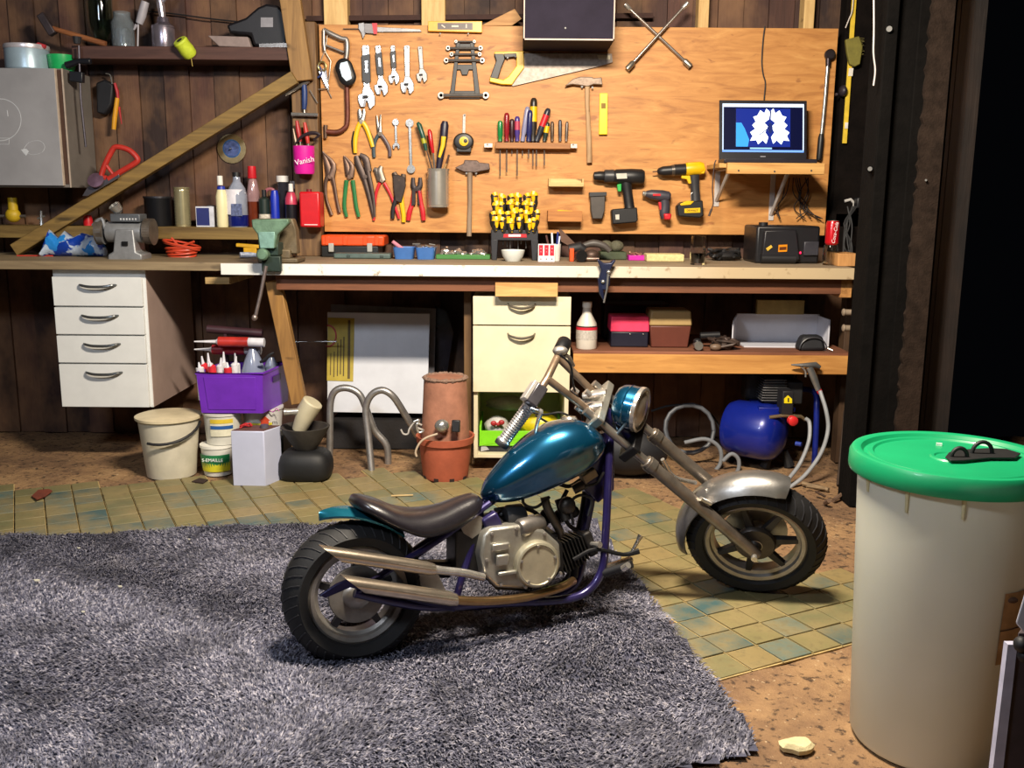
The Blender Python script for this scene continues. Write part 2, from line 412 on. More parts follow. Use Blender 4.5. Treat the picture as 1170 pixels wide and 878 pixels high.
# right-hand support posts of the bench
wb.part('end_block', MB().bb(xe-.05, xe-.002, rt_y+.05, rt_y+.35, BZ-.125, BZ-.044), wood('#8a5a2e', '#c08c50', 'y', 1), bev=.002)
for a, b, y0, y1 in ((537, 541, 0, 0),):
    q = PY(a-3, 400, rt_y+.09).x
    wb.part('leg', MB().bb(q-.02, q+.012, rt_y+.20, rt_y+.25, 0, BZ-.05), wood('#5c4228', '#7a5c38', 'z', 1), bev=.002)
q = PY(968, 400, 4.2).x
wb.part('leg', MB().bb(q, q+.05, 4.25, 4.32, 0, BZ-.05), wood('#3a281c', '#57402a', 'z', 1), bev=.002)
timber((311, 321), (341, 462), 17, 17, 4.068, .045, 'slanting_bench_leg', 'slanting bare timber prop under the bench below the green vise', wood('#6d4c26', '#a3793f', 'z', 1))
one('batten_end', 'short pale timber end poking out under the joint of the two worktops', 'timber', MB().bb(PY(234, 320, 4.1).x, PY(262, 320, 4.1).x, 4.1, 4.5, PY(250, 325, 4.1).z, PY(250, 317, 4.1).z), wood('#8a6f45', '#bfa06a', 'x', 1), bev=.003)
# lower shelf under the bench, right
LY = 4.08
xa, xb = PY(655, 415, LY).x, PY(974, 418, LY).x
z1 = PY(660, 402, LY).z; z2 = PY(660, 426, LY).z; LS = z1
ls = T('lower_bench_shelf', 'orange-brown timber shelf under the right side of the bench with deep front board', 'shelf', ((xa+xb)/2, 4.3, z2))
ls.part('shelf_board', MB().bb(xa, xb, LY+.02, 4.66, z1-.018, z1), wood('#5c3624', '#8a5840', 'x', .8), bev=.002)
ls.part('front_board', MB().bb(xa, xb, LY, LY+.02, z2, z1+.001-.012), wood('#a06a30', '#d29a54', 'x', .8), bev=.002)
# ------------------------------------------------------------------ light of the place
world = bpy.data.worlds.new('night'); sc.world = world; world.use_nodes = True
world.node_tree.nodes['Background'].inputs['Color'].default_value = (.4, .45, .6, 1)
world.node_tree.nodes['Background'].inputs['Strength'].default_value = .002
def area(name, loc, target, size, power, colr, sy=None, spread=180):
    l = bpy.data.lights.new(name, 'AREA'); l.energy = power; l.color = colr; l.shape = 'RECTANGLE'; l.size = size; l.size_y = sy or size; l.spread = R(spread)
    o = bpy.data.objects.new(name, l); col.objects.link(o); o.location = loc
    o.rotation_euler = (Vector(target)-Vector(loc)).to_track_quat('-Z', 'Y').to_euler(); return o
area('ceiling_tube', (.15, 2.08, 2.36), (.1, 3.2, .6), .6, 128, (1, .87, .70), .16)
area('front_lamp', (-1.5, .7, 2.30), (-.5, 3.0, .4), .5, 30, (.80, .88, 1), .3)
sc.view_settings.view_transform = 'Standard'; sc.view_settings.look = 'None'; sc.view_settings.gamma = 1
sc.view_settings.use_curve_mapping = False
sc.view_settings.exposure = .33
# ------------------------------------------------------------------ the chopper
O = PZ(404, 754, .018); HD = R(22); LEAN = R(7)
U = Vector((math.cos(HD), math.sin(HD), 0)); V0 = Vector((-math.sin(HD), math.cos(HD), 0)); Z = Vector((0, 0, 1))
O = O+V0*.05                                    # centre line of the machine
V = V0*math.cos(LEAN)-Z*math.sin(LEAN); W = Z*math.cos(LEAN)+V0*math.sin(LEAN)
def BK(px, py, off=0):                          # point on the machine's centre plane, off = metres towards the viewer
    return PP(px, py, O-V*off, V)
bk = T('chopper_motorbike', 'small teal and black chopper motorbike with raked front fork standing on the rug', 'motorbike', Vector((O.x+.5, O.y+.2, 0)))
purple = mt('#272152', .3, .4, .3, 20, .03, .5, 'frame_paint')
chrome = steel('#c9c4bc', .2); dull = steel('#a5a09a', .42); dark = mt('#1b1b1d', .45, .5, .3, 30, .1, 0, 'dark_metal')
alu = mt('#a29f95', .38, .72, .25, 18, .12, 0, 'cast_alloy'); tyre = mt('#0e0e10', .7, 0, .3, 40, .12, 0, 'tyre_rubber')
rust = mt('#957f6a', .36, .75, .4, 22, .1, 0, 'worn_chrome')
t = NT('teal_metallic'); v = t.geo()
t.b.inputs['Metallic'].default_value = .75
teal = t.fin(t.ramp(t.noise(v, 6, 4), [(.3, '#0c3f5c'), (.7, '#135c80')]), .26, .75, 1)
def wheel(C, N, r, w, rimr, holes, name, spokes=7, discside=-1, hubr=.03):
    """N = axle direction pointing away from the viewer"""
    N = N.normalized(); x, y, _ = frame(N)
    tb = MB(); pr = []
    hw = w/2
    for a in range(0, 13):                       # rounded tyre section
        s_ = -1+2*a/12; pr.append((r-.030*abs(s_)**2.6, s_*hw))
    pr = [(rimr, -hw*.62), (rimr+.006, -hw*.9), (rimr+(r-rimr)*.45, -hw*1.04)]+pr+[(rimr+(r-rimr)*.45, hw*1.04), (rimr+.006, hw*.9), (rimr, hw*.62)]
    pr = [(pr[0][0], pr[0][1])]+pr[1:]
    tb.lathe(pr+[pr[0]], C, N, 64)
    tb.f = [f for f in tb.f if len(f) == 4]
    ty = bk.part('tyre', tb, tyre); root = ty
    gr = MB()                                     # raised tread ribs
    for k in range(40):
        a = 2*PI*k/40
        for sg in (-1, 1):
            p = []
            for q in range(4):
                s_ = sg*(.18+.27*q); a2 = a+.055*q*sg*sg
                rr = r-.030*abs(s_)**2.6+.0006
                p.append(C+N*(s_*hw)+(x*math.cos(a2)+y*math.sin(a2))*rr)
            gr.tube(p, .0022, 5)
    bk.part('tread', gr, rubber('#202024'), parent=ty)
    rb = MB()
    rb.lathe([(rimr+.004, -hw*.66), (rimr-.004, -hw*.74), (rimr-.014, -hw*.66), (rimr-.017, -hw*.45), (rimr-.026, -hw*.35), (rimr-.026, hw*.35), (rimr-.014, hw*.66), (rimr+.004, hw*.66), (rimr+.004, -hw*.66)], C, N, 64)
    rb.f = [f for f in rb.f if len(f) == 4]
    bk.part('rim', rb, dull)
    sp = MB()
    for k in range(spokes):
        a = 2*PI*k/spokes+.35; d = x*math.cos(a)+y*math.sin(a); e_ = N.cross(d)
        p0 = C+d*hubr*.8-N*hw*.3; p1 = C+d*(rimr-.022)-N*hw*.25
        sp.loft([[p0+e_*.013-N*.008, p0-e_*.013-N*.008, p0-e_*.013+N*.012, p0+e_*.013+N*.012],
                 [p1+e_*.008-N*.006, p1-e_*.008-N*.006, p1-e_*.008+N*.012, p1+e_*.008+N*.012]])
    bk.part('spokes', sp, mt('#3c3b3d', .45, .7, .3), bev=.0015)
    hb = MB().lathe([(0, -hw*1.1), (.012, -hw*1.1), (.012, -hw*.9), (hubr*.7, -hw*.8), (hubr, -hw*.55), (hubr, hw*.6), (hubr*.6, hw*.9), (0, hw*.9)], C, N, 28)
    bk.part('hub', hb, dull)
    return x, y
# rear wheel
RC = BK(405, 676, 0)
wheel(RC, V, .184, .115, .124, 0, 'rear_wheel', 5, hubr=.04)
db = MB().lathe([(0, -.034), (.072, -.034), (.074, -.030), (.074, -.026), (0, -.026)], RC, V, 40); bk.part('brake_drum_cover', db, mt('#7b7670', .45, .6, .3))
# front wheel and everything that turns with it
A = PP(863, 614, PZ(862, 682)+Vector((0, -.01, 0)), Vector((0, 1, 0)))
Cc = BK(682, 461)
g = (A-Cc).normalized(); N = Vector((.37, .89, .27)); N = (N-g*N.dot(g)).normalized(); E = N.cross(g)    # E: perpendicular in the wheel plane
if E.z < 0: E = -E
wheel(A, N, .203, .095, .146, 0, 'front_wheel', 7, hubr=.04)
hd = MB().lathe([(0, -.052), (.014, -.052), (.02, -.040), (.056, -.036), (.060, -.030), (.060, -.022), (0, -.022)], A, N, 36)
bk.part('front_hub_cover', hd, mt('#4e4843', .45, .7, .3))
dd = MB(); dd.lathe([(.052, .030), (.092, .030), (.092, .034), (.052, .034), (.052, .030)], A, N, 40)
bk.part('brake_disc', dd, dull)
def FK(px, py, off=0):                          # point on the front wheel's plane
    return PP(px, py, A-N*off, N)
LG = .066                                       # half distance between the fork legs
top = Cc; length = (A-Cc).length
for sg in (-1, 1):
    o_ = N*(LG*sg)
    a0 = Cc-g*.03+o_; a1 = Cc+g*length*.40+o_; a2 = A+g*.012+o_
    lg = bk.part('fork_leg', MB().tube([a0, Cc+g*length*.47+o_], .0125, 16), steel('#948d85', .3))
    bk.part('fork_slider', MB().tube([a1-g*.055, a1-g*.053, a1-g*.0, a2-g*.04, a2], [.0185, .020, .0185, .0185, .017], 16), mt('#80776d', .38, .72, .3), parent=lg)
    bk.part('collar', MB().lathe([(.0225, -.01), (.0225, .01)], a1-g*.035, g, 18), steel('#7a746c', .4), parent=lg)
bk.part('axle', MB().tube([A-N*.095, A+N*.09], .009, 12), chrome)
# yokes (triple clamps)
for h_, nm in ((.012, 'top_yoke'), (.145, 'lower_yoke')):
    c0 = Cc+g*h_
    mb = MB(); mb.loft([[c0+N*(s_*(LG+.026))+E*(w_)+g*d_ for w_, d_ in ((.028, -.013), (-.034, -.013), (-.034, .013), (.028, .013))] for s_ in (-1, -.5, 0, .5, 1)])
    bk.part(nm, mb, alu if nm == 'top_yoke' else dark, bev=.004)
bk.part('steering_head', MB().tube([Cc-E*.012-g*.0, Cc+g*.165-E*.012], .024, 20), purple)
for sg in (-1, 1):
    c0 = Cc-g*.02+N*sg*.030-E*.004
    bk.part('bar_clamp', MB().tube([c0+E*.03+g*.028, c0-E*.0+g*.01, c0-E*.028-g*.01], [.014, .018, .014], 14), chrome)
# handlebar: two risers and a straight cross tube
h0 = PP(577, 503, Cc-N*.21, N); 
def HB(px, py, off): return PP(px, py, Cc-N*off, N)
nb, fb = HB(625, 433, .064), HB(637, 408, -.05)
cr = (fb-nb).normalized()
hbm = MB(); hbm.tube([Cc-N*.045-g*.005-E*.006, nb], .0108, 14); hbm.tube([Cc+N*.04-g*.005-E*.006, fb], .0108, 14)
gd = (HB(607, 461, .13)-nb).normalized()
gr0 = nb+gd*.085; end = gr0+(HB(578, 501, .19)-gr0).normalized()*.115
far = fb+(fb-nb).normalized()*.03
hbm.tube([far, fb, nb, gr0, end], .0108, 14)
bar = bk.part('handlebar', hbm, rust)
gp_ = (end-gr0).normalized()
prf = []
for i in range(15): prf += [(.0185, i*.0075), (.0165, i*.0075+.0035)]
bk.part('grip', MB().lathe([(.022, -.004)]+prf+[(.0205, .115), (.019, .121), (0, .122)], gr0+gp_*.01, gp_, 22), steel('#d6d6d6', .22), parent=bar)
bk.part('grip_end', MB().lathe([(.0195, .0), (.021, .004), (.0195, .012), (0, .013)], gr0+gp_*.129, gp_, 20), rubber(), parent=bar)
fg = far; gdr = (far-fb).normalized()
bk.part('grip', MB().lathe([(.016, -.01), (.021, 0), (.021, .05), (.014, .06), (0, .062)], fg, gdr, 18), dark, parent=bar)
bk.part('lever_mount', MB().ell(HB(640, 401, -.06), (.022, .016, .014)).tube([HB(634, 400, -.06), HB(650, 408, -.1), HB(655, 418, -.12)], .006, 8), dull, parent=bar)
# brake master cylinder, lever
mc = (HB(612, 452, .13)); mx = gd; my = N.cross(gd).normalized()
MM = Matrix((mx, my, mx.cross(my))).transposed()
bk.part('master_cylinder', MB().box(mc-mx*.0, (.062, .034, .036), M=MM), mt('#6d6a70', .35, .8, .3), bev=.004, parent=bar)
bk.part('reservoir_lid', MB().box(mc-N*.006-my*.022 if my.z < 0 else mc+my*.022, (.058, .012, .04), M=MM), mt('#cfcac2', .4, .6, .2), bev=.002, parent=bar)
lv = [HB(606, 466, .145), HB(618, 470, .15), HB(615, 480, .16), HB(612, 492, .17), HB(612, 502, .175), HB(615, 505, .175)]
bk.part('brake_lever', MB().tube(lv, [.007, .008, .0075, .006, .005, .007], 10, sq=.7, sub=5), steel('#e3e0dc', .25), parent=bar)
bk.part('switch_housing', MB().ell(HB(605, 465, .13), (.022, .02, .02)).ell(HB(600, 470, .13), (.019, .019, .017)), chrome, parent=bar)
for i, cp in enumerate((((603, 470), (622, 474), (642, 472), (660, 484), (672, 505), (680, 530)), ((612, 475), (632, 486), (650, 490), (664, 500), (674, 520)), ((640, 405), (652, 418), (655, 440), (662, 462), (668, 490)))):
    bk.part('control_cable', MB().tube([HB(a, b, .07-.015*j) for j, (a, b) in enumerate(cp)], .0032, 8, sub=5), rubber(), parent=bar)
for i, (a, b) in enumerate(((660, 449), (666, 462), (675, 452), (664, 470))):
    bk.part('clamp_bolt', MB().cyl(HB(a, b, .03), HB(a, b, .03)-g*.02, .008, n=10), chrome)
# headlight: teal bucket with chrome ring and clear lens, pointing forward to the right
HC = PP(722, 466, Cc+N*.0, N); hl_ax = (Vector((.87, -.46, -.14))).normalized()
hr = .062
hl = bk.part('headlight_shell', MB().lathe([(0, -.050), (.03, -.049), (.050, -.042), (.059, -.030), (hr, -.012), (hr, -.011), (hr+.0015, -.008), (hr, -.006), (hr, .012), (hr+.002, .014), (hr+.002, .020), (hr, .020)], HC, hl_ax, 40), teal)
bk.part('headlight_ring', MB().lathe([(hr+.0005, .016), (hr+.003, .020), (hr+.002, .030), (hr-.005, .032), (hr-.007, .024)], HC, hl_ax, 40), chrome, parent=hl)
bk.part('headlight_lens', MB().lathe([(hr-.004, .024), (.04, .032), (.02, .036), (0, .037)], HC, hl_ax, 40), mt('#a79f92', .18, .25, .15, 60, .3, .6, 'lens'), parent=hl)
bk.part('headlight_bracket', MB().tube([HC+Vector((0, 0, -.045))-hl_ax*.02, Cc+g*.07-N*.02+E*.0, Cc+g*.11-N*.06], [.006, .006, .006], 8).tube([HC-N*.055-E*.0, Cc+g*.085-N*.07], .004, 8), steel('#6f8290', .3), parent=hl)
# front mudguard: aluminium blade following the front tyre
FR = .188
xw = -g; xw = (Vector((0, 0, 1))-N*N.z).normalized(); yw = N.cross(xw)
if yw.x < 0: yw = -yw
def fend(C, r, wv, a0, a1, xx, yy, NN, nseg=36, drop=.030, thick=.0035, rr=None):
    rings = []
    for i in range(nseg+1):
        a = a0+(a1-a0)*i/nseg; d = yy*math.cos(a)+xx*math.sin(a)
        e_ = min(1, min(i, nseg-i)/3.0+.35); w = wv*(.75+.25*e_); q = []
        for k in range(11):
            s_ = -1+2*k/10; q.append(C+NN*(s_*w)+d*((rr(i/nseg) if rr else r)-drop*abs(s_)**2.3))
        for k in range(10, -1, -1):
            s_ = -1+2*k/10; q.append(C+NN*(s_*(w-thick))+d*((rr(i/nseg) if rr else r)-thick-drop*abs(s_)**2.3))
        rings.append(q)
    return MB().loft(rings)
bk.part('front_mudguard', fend(A-yw*.012, FR+.012, .056, R(196), R(66), xw, yw, N, rr=lambda q: .222+.030*q**2*.9-.004*q), mt('#93918e', .33, .85, .15, 30, .06, 0, 'brushed_aluminium'))
bk.part('mudguard_stay', MB().tube([FK(812, 576, .06), FK(800, 570, .07)], .007, 10).tube([FK(757, 525, .05), FK(770, 545, .04), FK(795, 552, 0)], .006, 8, sub=4), chrome)
# ---- frame
def BT(pts, r, off=0, n=12, sub=5): return MB().tube([BK(p[0], p[1], p[2] if len(p) > 2 else off) for p in pts], r, n, sub=sub)
fr = MB()
for o_ in (.055, -.055):
    fr.tube([BK(697, 500, o_*.3), BK(695, 545, o_*.8), BK(692, 610, o_), BK(688, 650, o_), BK(672, 675, o_), BK(640, 686, o_), BK(560, 690, o_), BK(500, 694, o_), BK(460, 690, o_), BK(405, 678, o_*1.2)] if o_ > 0 else
            [BK(690, 500, o_*.3), BK(677, 545, o_*.6), BK(668, 610, o_), BK(664, 650, o_), BK(650, 675, o_), BK(610, 686, o_), BK(500, 694, o_), BK(405, 678, o_*1.2)], .0115, 12, sub=5)
frame_o = bk.part('frame', fr, purple)
fr2 = MB()
fr2.tube([BK(697, 505), BK(650, 520), BK(600, 545), BK(555, 575), BK(520, 600), BK(470, 635)], .016, 12, sub=4)
fr2.tube([BK(560, 575, .045), BK(500, 618, .05), BK(455, 645, .06), BK(408, 676, .068)], .009, 10, sub=4)
fr2.tube([BK(560, 575, -.045), BK(500, 618, -.05), BK(455, 645, -.06), BK(408, 676, -.068)], .009, 10, sub=4)
fr2.tube([BK(550, 580, .03), BK(540, 620, .035), BK(528, 660, .04), BK(520, 688, .04)], .010, 10, sub=4)
fr2.tube([BK(668, 525), BK(676, 560), BK(660, 640)], .014, 10, sub=4)
bk.part('upper_frame', fr2, purple, parent=frame_o)
bk.part('gusset', MB().ext([BK(a, b, .02) for a, b in ((672, 500), (702, 492), (702, 560), (684, 575), (668, 560))], V*.04), purple, bev=.003, parent=frame_o)
bk.part('frame_boss', MB().cyl(BK(681, 519, .05), BK(681, 519, .0), .014, n=16), rust, parent=frame_o)
bk.part('swingarm_plate', MB().ext([BK(a, b, .078) for a, b in ((365, 681), (372, 684), (400, 672), (440, 680), (520, 700), (520, 690), (440, 664), (404, 660), (385, 668))], V*.012), mt('#22214a', .35, .4, .3), bev=.002, parent=frame_o)
# ---- tank
prof = [  # (top px, bottom px) pairs from the tail to the nose of the tank, width
    ((549, 565), (553, 572), .012), ((556, 549), (566, 574), .045), ((570, 531), (585, 573), .066), ((588, 512), (606, 567), .084),
    ((606, 496), (628, 558), .096), ((624, 485), (649, 548), .102), ((641, 480), (668, 537), .100), ((657, 479), (680, 526), .088),
    ((670, 484), (688, 514), .062), ((680, 492), (690, 505), .025)]
rings = []
for a, b, w in prof:
    P_, Q_ = BK(*a, w*.3), BK(*b, w*.4); m_ = (P_+Q_)/2; hh = (P_-Q_)/2; q = []
    for k in range(24):
        t_ = 2*PI*k/24; cs, sn = math.cos(t_), math.sin(t_)
        sx_ = math.copysign(abs(sn)**.8, sn); cx_ = math.copysign(abs(cs)**.9, cs)
        lowf = 1.0 if cx_ > -.2 else .8
        q.append(m_+hh*cx_+V*(sx_*w*.86*lowf))
    rings.append(q)
# smooth along the length
def densify(rings, sub):
    n = len(rings[0]); cols = []
    for k in range(n): cols.append(smooth([r[k] for r in rings], [0]*len(rings), sub)[0])
    return [[cols[k][i] for k in range(n)] for i in range(len(cols[0]))]
tank = bk.part('fuel_tank', MB().loft(densify(rings, 4)), teal, ang=60)
bk.part('filler_cap', MB().lathe([(.022, 0), (.024, .006), (.02, .012), (0, .014)], BK(650, 480, 0)-W*.003, W, 20), chrome, parent=tank)
# ---- seat
sp_ = [((400, 572), (403, 579), .030), ((404, 566), (411, 584), .052), ((412, 565), (424, 590), .066), ((430, 569), (440, 600), .074), ((450, 577), (458, 608), .076), ((474, 580), (480, 616), .074),
       ((500, 576), (505, 612), .064), ((522, 568), (528, 602), .050), ((540, 563), (543, 588), .040), ((547, 567), (549, 580), .028)]
rings = []
for a, b, w in sp_:
    P_, Q_ = BK(*a, w*.35), BK(*b, w*.8); m_ = (P_+Q_)/2; hh = (P_-Q_)/2; q = []
    for k in range(20):
        t_ = 2*PI*k/20; cs, sn = math.cos(t_), math.sin(t_)
        q.append(m_+hh*math.copysign(abs(cs)**.75, cs)*(.92 if cs > 0 else .8)+V*(math.copysign(abs(sn)**.7, sn)*w))
    rings.append(q)
leather = mt('#1d1a1f', .32, 0, .25, 60, .12, .15, 'leather')
seat = bk.part('seat', MB().loft(densify(rings, 3)), leather, ang=60)
# ---- rear mudguard tongue
rm = [((364, 585), (365, 586), .004), ((371, 582), (374, 588), .018), ((384, 579), (390, 591), .040), ((405, 579), (410, 594), .058), ((432, 587), (436, 601), .06), ((456, 600), (459, 609), .055)]
rings = []
for a, b, w in rm:
    P_, Q_ = BK(*a, 0), BK(*b, w); q = []
    m_ = BK((a[0]+b[0])/2, (a[1]+b[1])/2, 0)
    for k in range(12):
        s_ = -1+2*k/11; q.append(P_-W*(.018*abs(s_)**2)+V*(s_*w))
    for k in range(11, -1, -1):
        s_ = -1+2*k/11; q.append(P_-W*(.018*abs(s_)**2+.006)+V*(s_*(w-.003)))
    rings.append(q)
bk.part('rear_mudguard', MB().loft(densify(rings, 3)), mt('#1b6a80', .25, .6, .2, 10, .02, .8, 'teal_paint'))
# ---- engine
cas = MB()
cas.ext([BK(a, b, .085) for a, b in ((553, 612), (560, 604), (592, 600), (622, 606), (640, 622), (642, 648), (630, 662), (600, 674), (568, 672), (554, 658), (549, 635))], V*.15)
eng = bk.part('crankcase', cas, alu, bev=.008)
cc_ = BK(612, 644, .085)
bk.part('clutch_cover', MB().lathe([(.064, 0), (.064, .012), (.059, .020), (.054, .022), (.052, .018), (0, .019)], cc_, -V, 40), mt('#bfb8a0', .36, .7, .18, 20, .08, 0, 'clutch_alloy'), parent=eng)
for k in range(5):
    a = 2*PI*k/5+.3; p = cc_+(U*math.cos(a)+W*math.sin(a))*.051
    bk.part('cover_bolt', MB().lathe([(.004, .018), (.004, .024), (0, .025)], p, -V, 8), dull, parent=eng)
for a_, b_ in ((556, 640), (562, 610), (590, 604), (622, 610), (572, 668), (600, 671), (640, 655)):
    bk.part('cover_bolt', MB().lathe([(.0045, 0), (.0045, .006), (0, .007)], BK(a_, b_, .085), -V, 8), dull, parent=eng)
bk.part('gasket', MB().ext([BK(a, b, .062) for a, b in ((552, 611), (560, 602), (592, 598), (623, 604), (642, 621), (644, 649), (631, 664), (600, 676), (567, 674), (552, 659), (547, 635))], V*.006), dark, parent=eng)
bk.part('cover_ribs', MB().box(BK(572, 625, .092), (.05, .012, .02), rot=(0, 0, HD)).box(BK(580, 655, .092), (.055, .012, .012), rot=(0, 0, HD)).box(BK(574, 640, .094), (.035, .012, .03), rot=(0, 0, HD)), alu, bev=.004, parent=eng)
cyl0, cyl1 = BK(632, 630, .0), BK(662, 600, .0)
ca = (BK(650, 596, 0)-BK(618, 652, 0)).normalized()
# finned barrel leaning forward
bar_ax = (BK(668, 618, 0)-BK(625, 640, 0)).normalized(); c0 = BK(628, 640, 0); e_ = V.cross(bar_ax)
fin = MB()
for k in range(9):
    c_ = c0+bar_ax*(.012+.0105*k); h = .040 if k < 7 else .034
    fin.box(c_, (.0035, .085, h*2.1), M=Matrix((bar_ax, V, e_)).transposed())
barrel = bk.part('cylinder_fins', fin, mt('#2a2927', .5, .6, .4, 40, .2), parent=None)
bk.part('cylinder_barrel', MB().box(c0+bar_ax*.055, (.11, .06, .062), M=Matrix((bar_ax, V, e_)).transposed()), dark, bev=.004, parent=barrel)
bk.part('cylinder_head', MB().box(c0+bar_ax*.118, (.03, .075, .075), M=Matrix((bar_ax, V, e_)).transposed()), mt('#33302e', .5, .6, .4), bev=.008, parent=barrel)
bk.part('spark_plug', MB().tube([c0+bar_ax*.12-V*.035, c0+bar_ax*.13-V*.07], [.007, .009], 10), chrome, parent=barrel)
# carburettor, intake, starter, coil
cb = bk.part('carburettor', MB().tube([BK(640, 570, .0), BK(648, 595, .02)], .017, 14).ell(BK(648, 578, .03), (.024, .022, .026)).tube([BK(655, 560, .02), BK(670, 552, .03)], .014, 12), mt('#4a453f', .45, .7, .4))
bk.part('intake_pipe', MB().tube([BK(622, 568, .03), BK(626, 582, .035), BK(638, 604, .03), BK(640, 612, .02)], .012, 12, sub=4), mt('#5d564c', .4, .7, .4))
bk.part('ignition_coil', MB().box(BK(672, 543, .035), (.045, .03, .026), rot=(0, R(-28), HD)), mt('#8a7d68', .45, .5, .4), bev=.003)
st_ = BK(612, 598, .04)
bk.part('starter_motor', MB().lathe([(.022, 0), (.026, .008), (.026, .075), (.02, .085), (0, .087)], BK(618, 598, .045), -(U*.9+V*.35), 20), mt('#77726d', .4, .7, .3))
bk.part('air_filter', MB().lathe([(.02, 0), (.036, .01), (.036, .05), (.03, .06), (0, .06)], BK(600, 590, .02), -U, 20), rubber())
bk.part('engine_bulk', MB().box(BK(600, 625, -.01), (.16, .1, .09), rot=(0, 0, HD)).box(BK(565, 600, -.01), (.08, .09, .05), rot=(0, 0, HD)), dark, bev=.01)
bk.part('battery_box', MB().box(BK(532, 625, 0), (.085, .085, .13), rot=(0, 0, HD)), mt('#141417', .5, 0, .3), bev=.006)
bk.part('side_bracket', MB().ext([BK(a, b, .05) for a, b in ((524, 598), (545, 588), (552, 592), (550, 608), (540, 616), (530, 610))], V*.004), mt('#9b968e', .4, .8, .3), bev=.001)
bk.part('solenoid', MB().box(BK(562, 598, .045), (.045, .03, .055), rot=(0, R(-25), HD)), mt('#29244e', .35, .1, .3), bev=.006)
for pts in (((560, 585), (575, 600), (560, 612), (556, 622)), ((600, 560), (598, 575), (612, 580), (628, 568)), ((655, 600), (652, 575), (664, 566), (676, 572), (672, 590)), ((690, 540), (682, 552), (668, 556)), ((590, 612), (600, 596), (620, 592))):
    bk.part('engine_hose', BT(pts, .0042, .04, 8), rubber())
for cx_, cy_, rr_ in ((590, 598, .030), (625, 590, .022), (640, 590, .02), (655, 585, .018), (575, 590, .02)):
    bk.part('engine_fitting', MB().ell(BK(cx_, cy_, -.01), (rr_, rr_*.9, rr_), n=14), dark)
for pts in (((618, 560), (632, 552), (650, 556), (664, 548)), ((565, 583), (590, 580), (610, 585), (625, 600)), ((640, 640), (650, 655), (640, 668), (630, 672)), ((648, 560), (640, 580), (650, 600), (660, 606))):
    bk.part('engine_hose', BT(pts, .006, .0, 8), rubber('#1f1e20'))
bk.part('inner_front_tube', BT(((672, 545), (668, 580), (660, 620), (655, 660)), .013, -.02), dark)
# primary side details: chain guard plate
bk.part('side_plate', MB().ext([BK(a, b, .05) for a, b in ((448, 650), (500, 655), (510, 676), (500, 680), (470, 676))], V*.006), dull, bev=.001)
bk.part('swing_shadow_box', MB().box(BK(490, 650, -.02), (.12, .03, .045), rot=(0, R(8), HD)), dark, bev=.005)
# ---- exhausts, slash cut at the rear
def slash(tip_top, tip_bot, nose_top, nose_bot, off, name):
    a = (Vector(BK(*tip_top, off))+BK(*tip_bot, off))/2; 
    n0, n1 = BK(*nose_top, off), BK(*nose_bot, off); nm = (n0+n1)/2; r = (n0-n1).length/2
    ax = (nm-((BK(*tip_bot, off)+(n0-n1)/2)))  # axis along lower edge
    ax = ax.normalized(); x, y, _ = frame(ax, V)
    L = (nm-a).length; rings = []; rin = []
    up_ = (n0-n1).normalized()
    for i, q in enumerate((0, .02, .5, .93, 1.0)):
        c_ = nm-ax*(L*(1-q)); rr = r*(1 if q < .95 else .8); ring = []
        for k in range(20):
            t_ = 2*PI*k/20; d = up_*math.cos(t_)+V*math.sin(t_); sh = 0
            if i < 1: sh = -r*1.7*math.cos(t_)+0
            if i == 1: sh = -r*1.7*math.cos(t_)+.0
            ring.append(c_+d*rr+ax*sh)
        rings.append(ring)
    inner = [[c+(nm-ax*L*(1-.0)-c)*0+(-(c-(nm-ax*L)).normalized()*.0) for c in rings[0]]]
    m = MB().loft(rings[1:], caps=False)
    # inner wall of the open end
    c_ = nm-ax*L; r0 = rings[1]; r1 = [p+(-(p-c_-ax*((p-c_).dot(ax))).normalized()*.003) for p in r0]
    r2 = [p+ax*(L*.5) for p in r1]
    m.loft([r0, r1, r2], caps=False); m.add(r2, [tuple(range(20))])
    return bk.part('silencer', m, mt('#c6b7a4', .24, .9, .2, 14, .05, 0, 'silencer_steel')), nm, ax
s1, n1_, a1_ = slash((366, 627), (384, 642), (497, 643), (497, 659), .105, 'upper')
s2, n2_, a2_ = slash((394, 660), (408, 677), (522, 677), (522, 694), .115, 'lower')
bk.part('exhaust_pipe', MB().tube([n1_-a1_*.01, n1_+a1_*.02, BK(530, 655, .1), BK(552, 660, .085)], [.012, .011, .011, .011], 12, sub=3), chrome, parent=s1)
bk.part('exhaust_pipe', MB().tube([n2_-a2_*.01, n2_+a2_*.02, BK(560, 687, .105), BK(600, 683, .095), BK(640, 672, .07), BK(655, 664, .04)], [.012]*6, 12, sub=4), mt('#a8875f', .28, .95, .3, 14, .05, 0, 'heat_tinted_pipe'), parent=s2)
# ---- pedals, stand, foot pegs
bk.part('brake_pedal', BT(((655, 640, .05), (680, 628, .06), (712, 634, .07), (730, 630, .08)), [.006, .006, .006, .009], 0, 8, 4), dark)
bk.part('foot_peg', MB().tube([BK(690, 655, .06), BK(722, 645, .12)], .011, 12), rubber())
bk.part('foot_peg', MB().tube([BK(690, 650, -.06), BK(720, 640, -.14)], .011, 12), chrome)
bk.part('peg_tip', MB().tube([BK(712, 650, .12), BK(718, 646, .14)], .009, 12), chrome)
bk.part('side_stand', MB().tube([BK(610, 684, -.06), BK(630, 690, -.12), PZ(655, 690, .012)+V*.02], [.009, .009, .009], 10), dark)
bk.part('gear_lever', MB().tube([BK(720, 635, -.1), BK(729, 618, -.1), BK(732, 612, -.1)], [.005, .006, .009], 10), chrome)
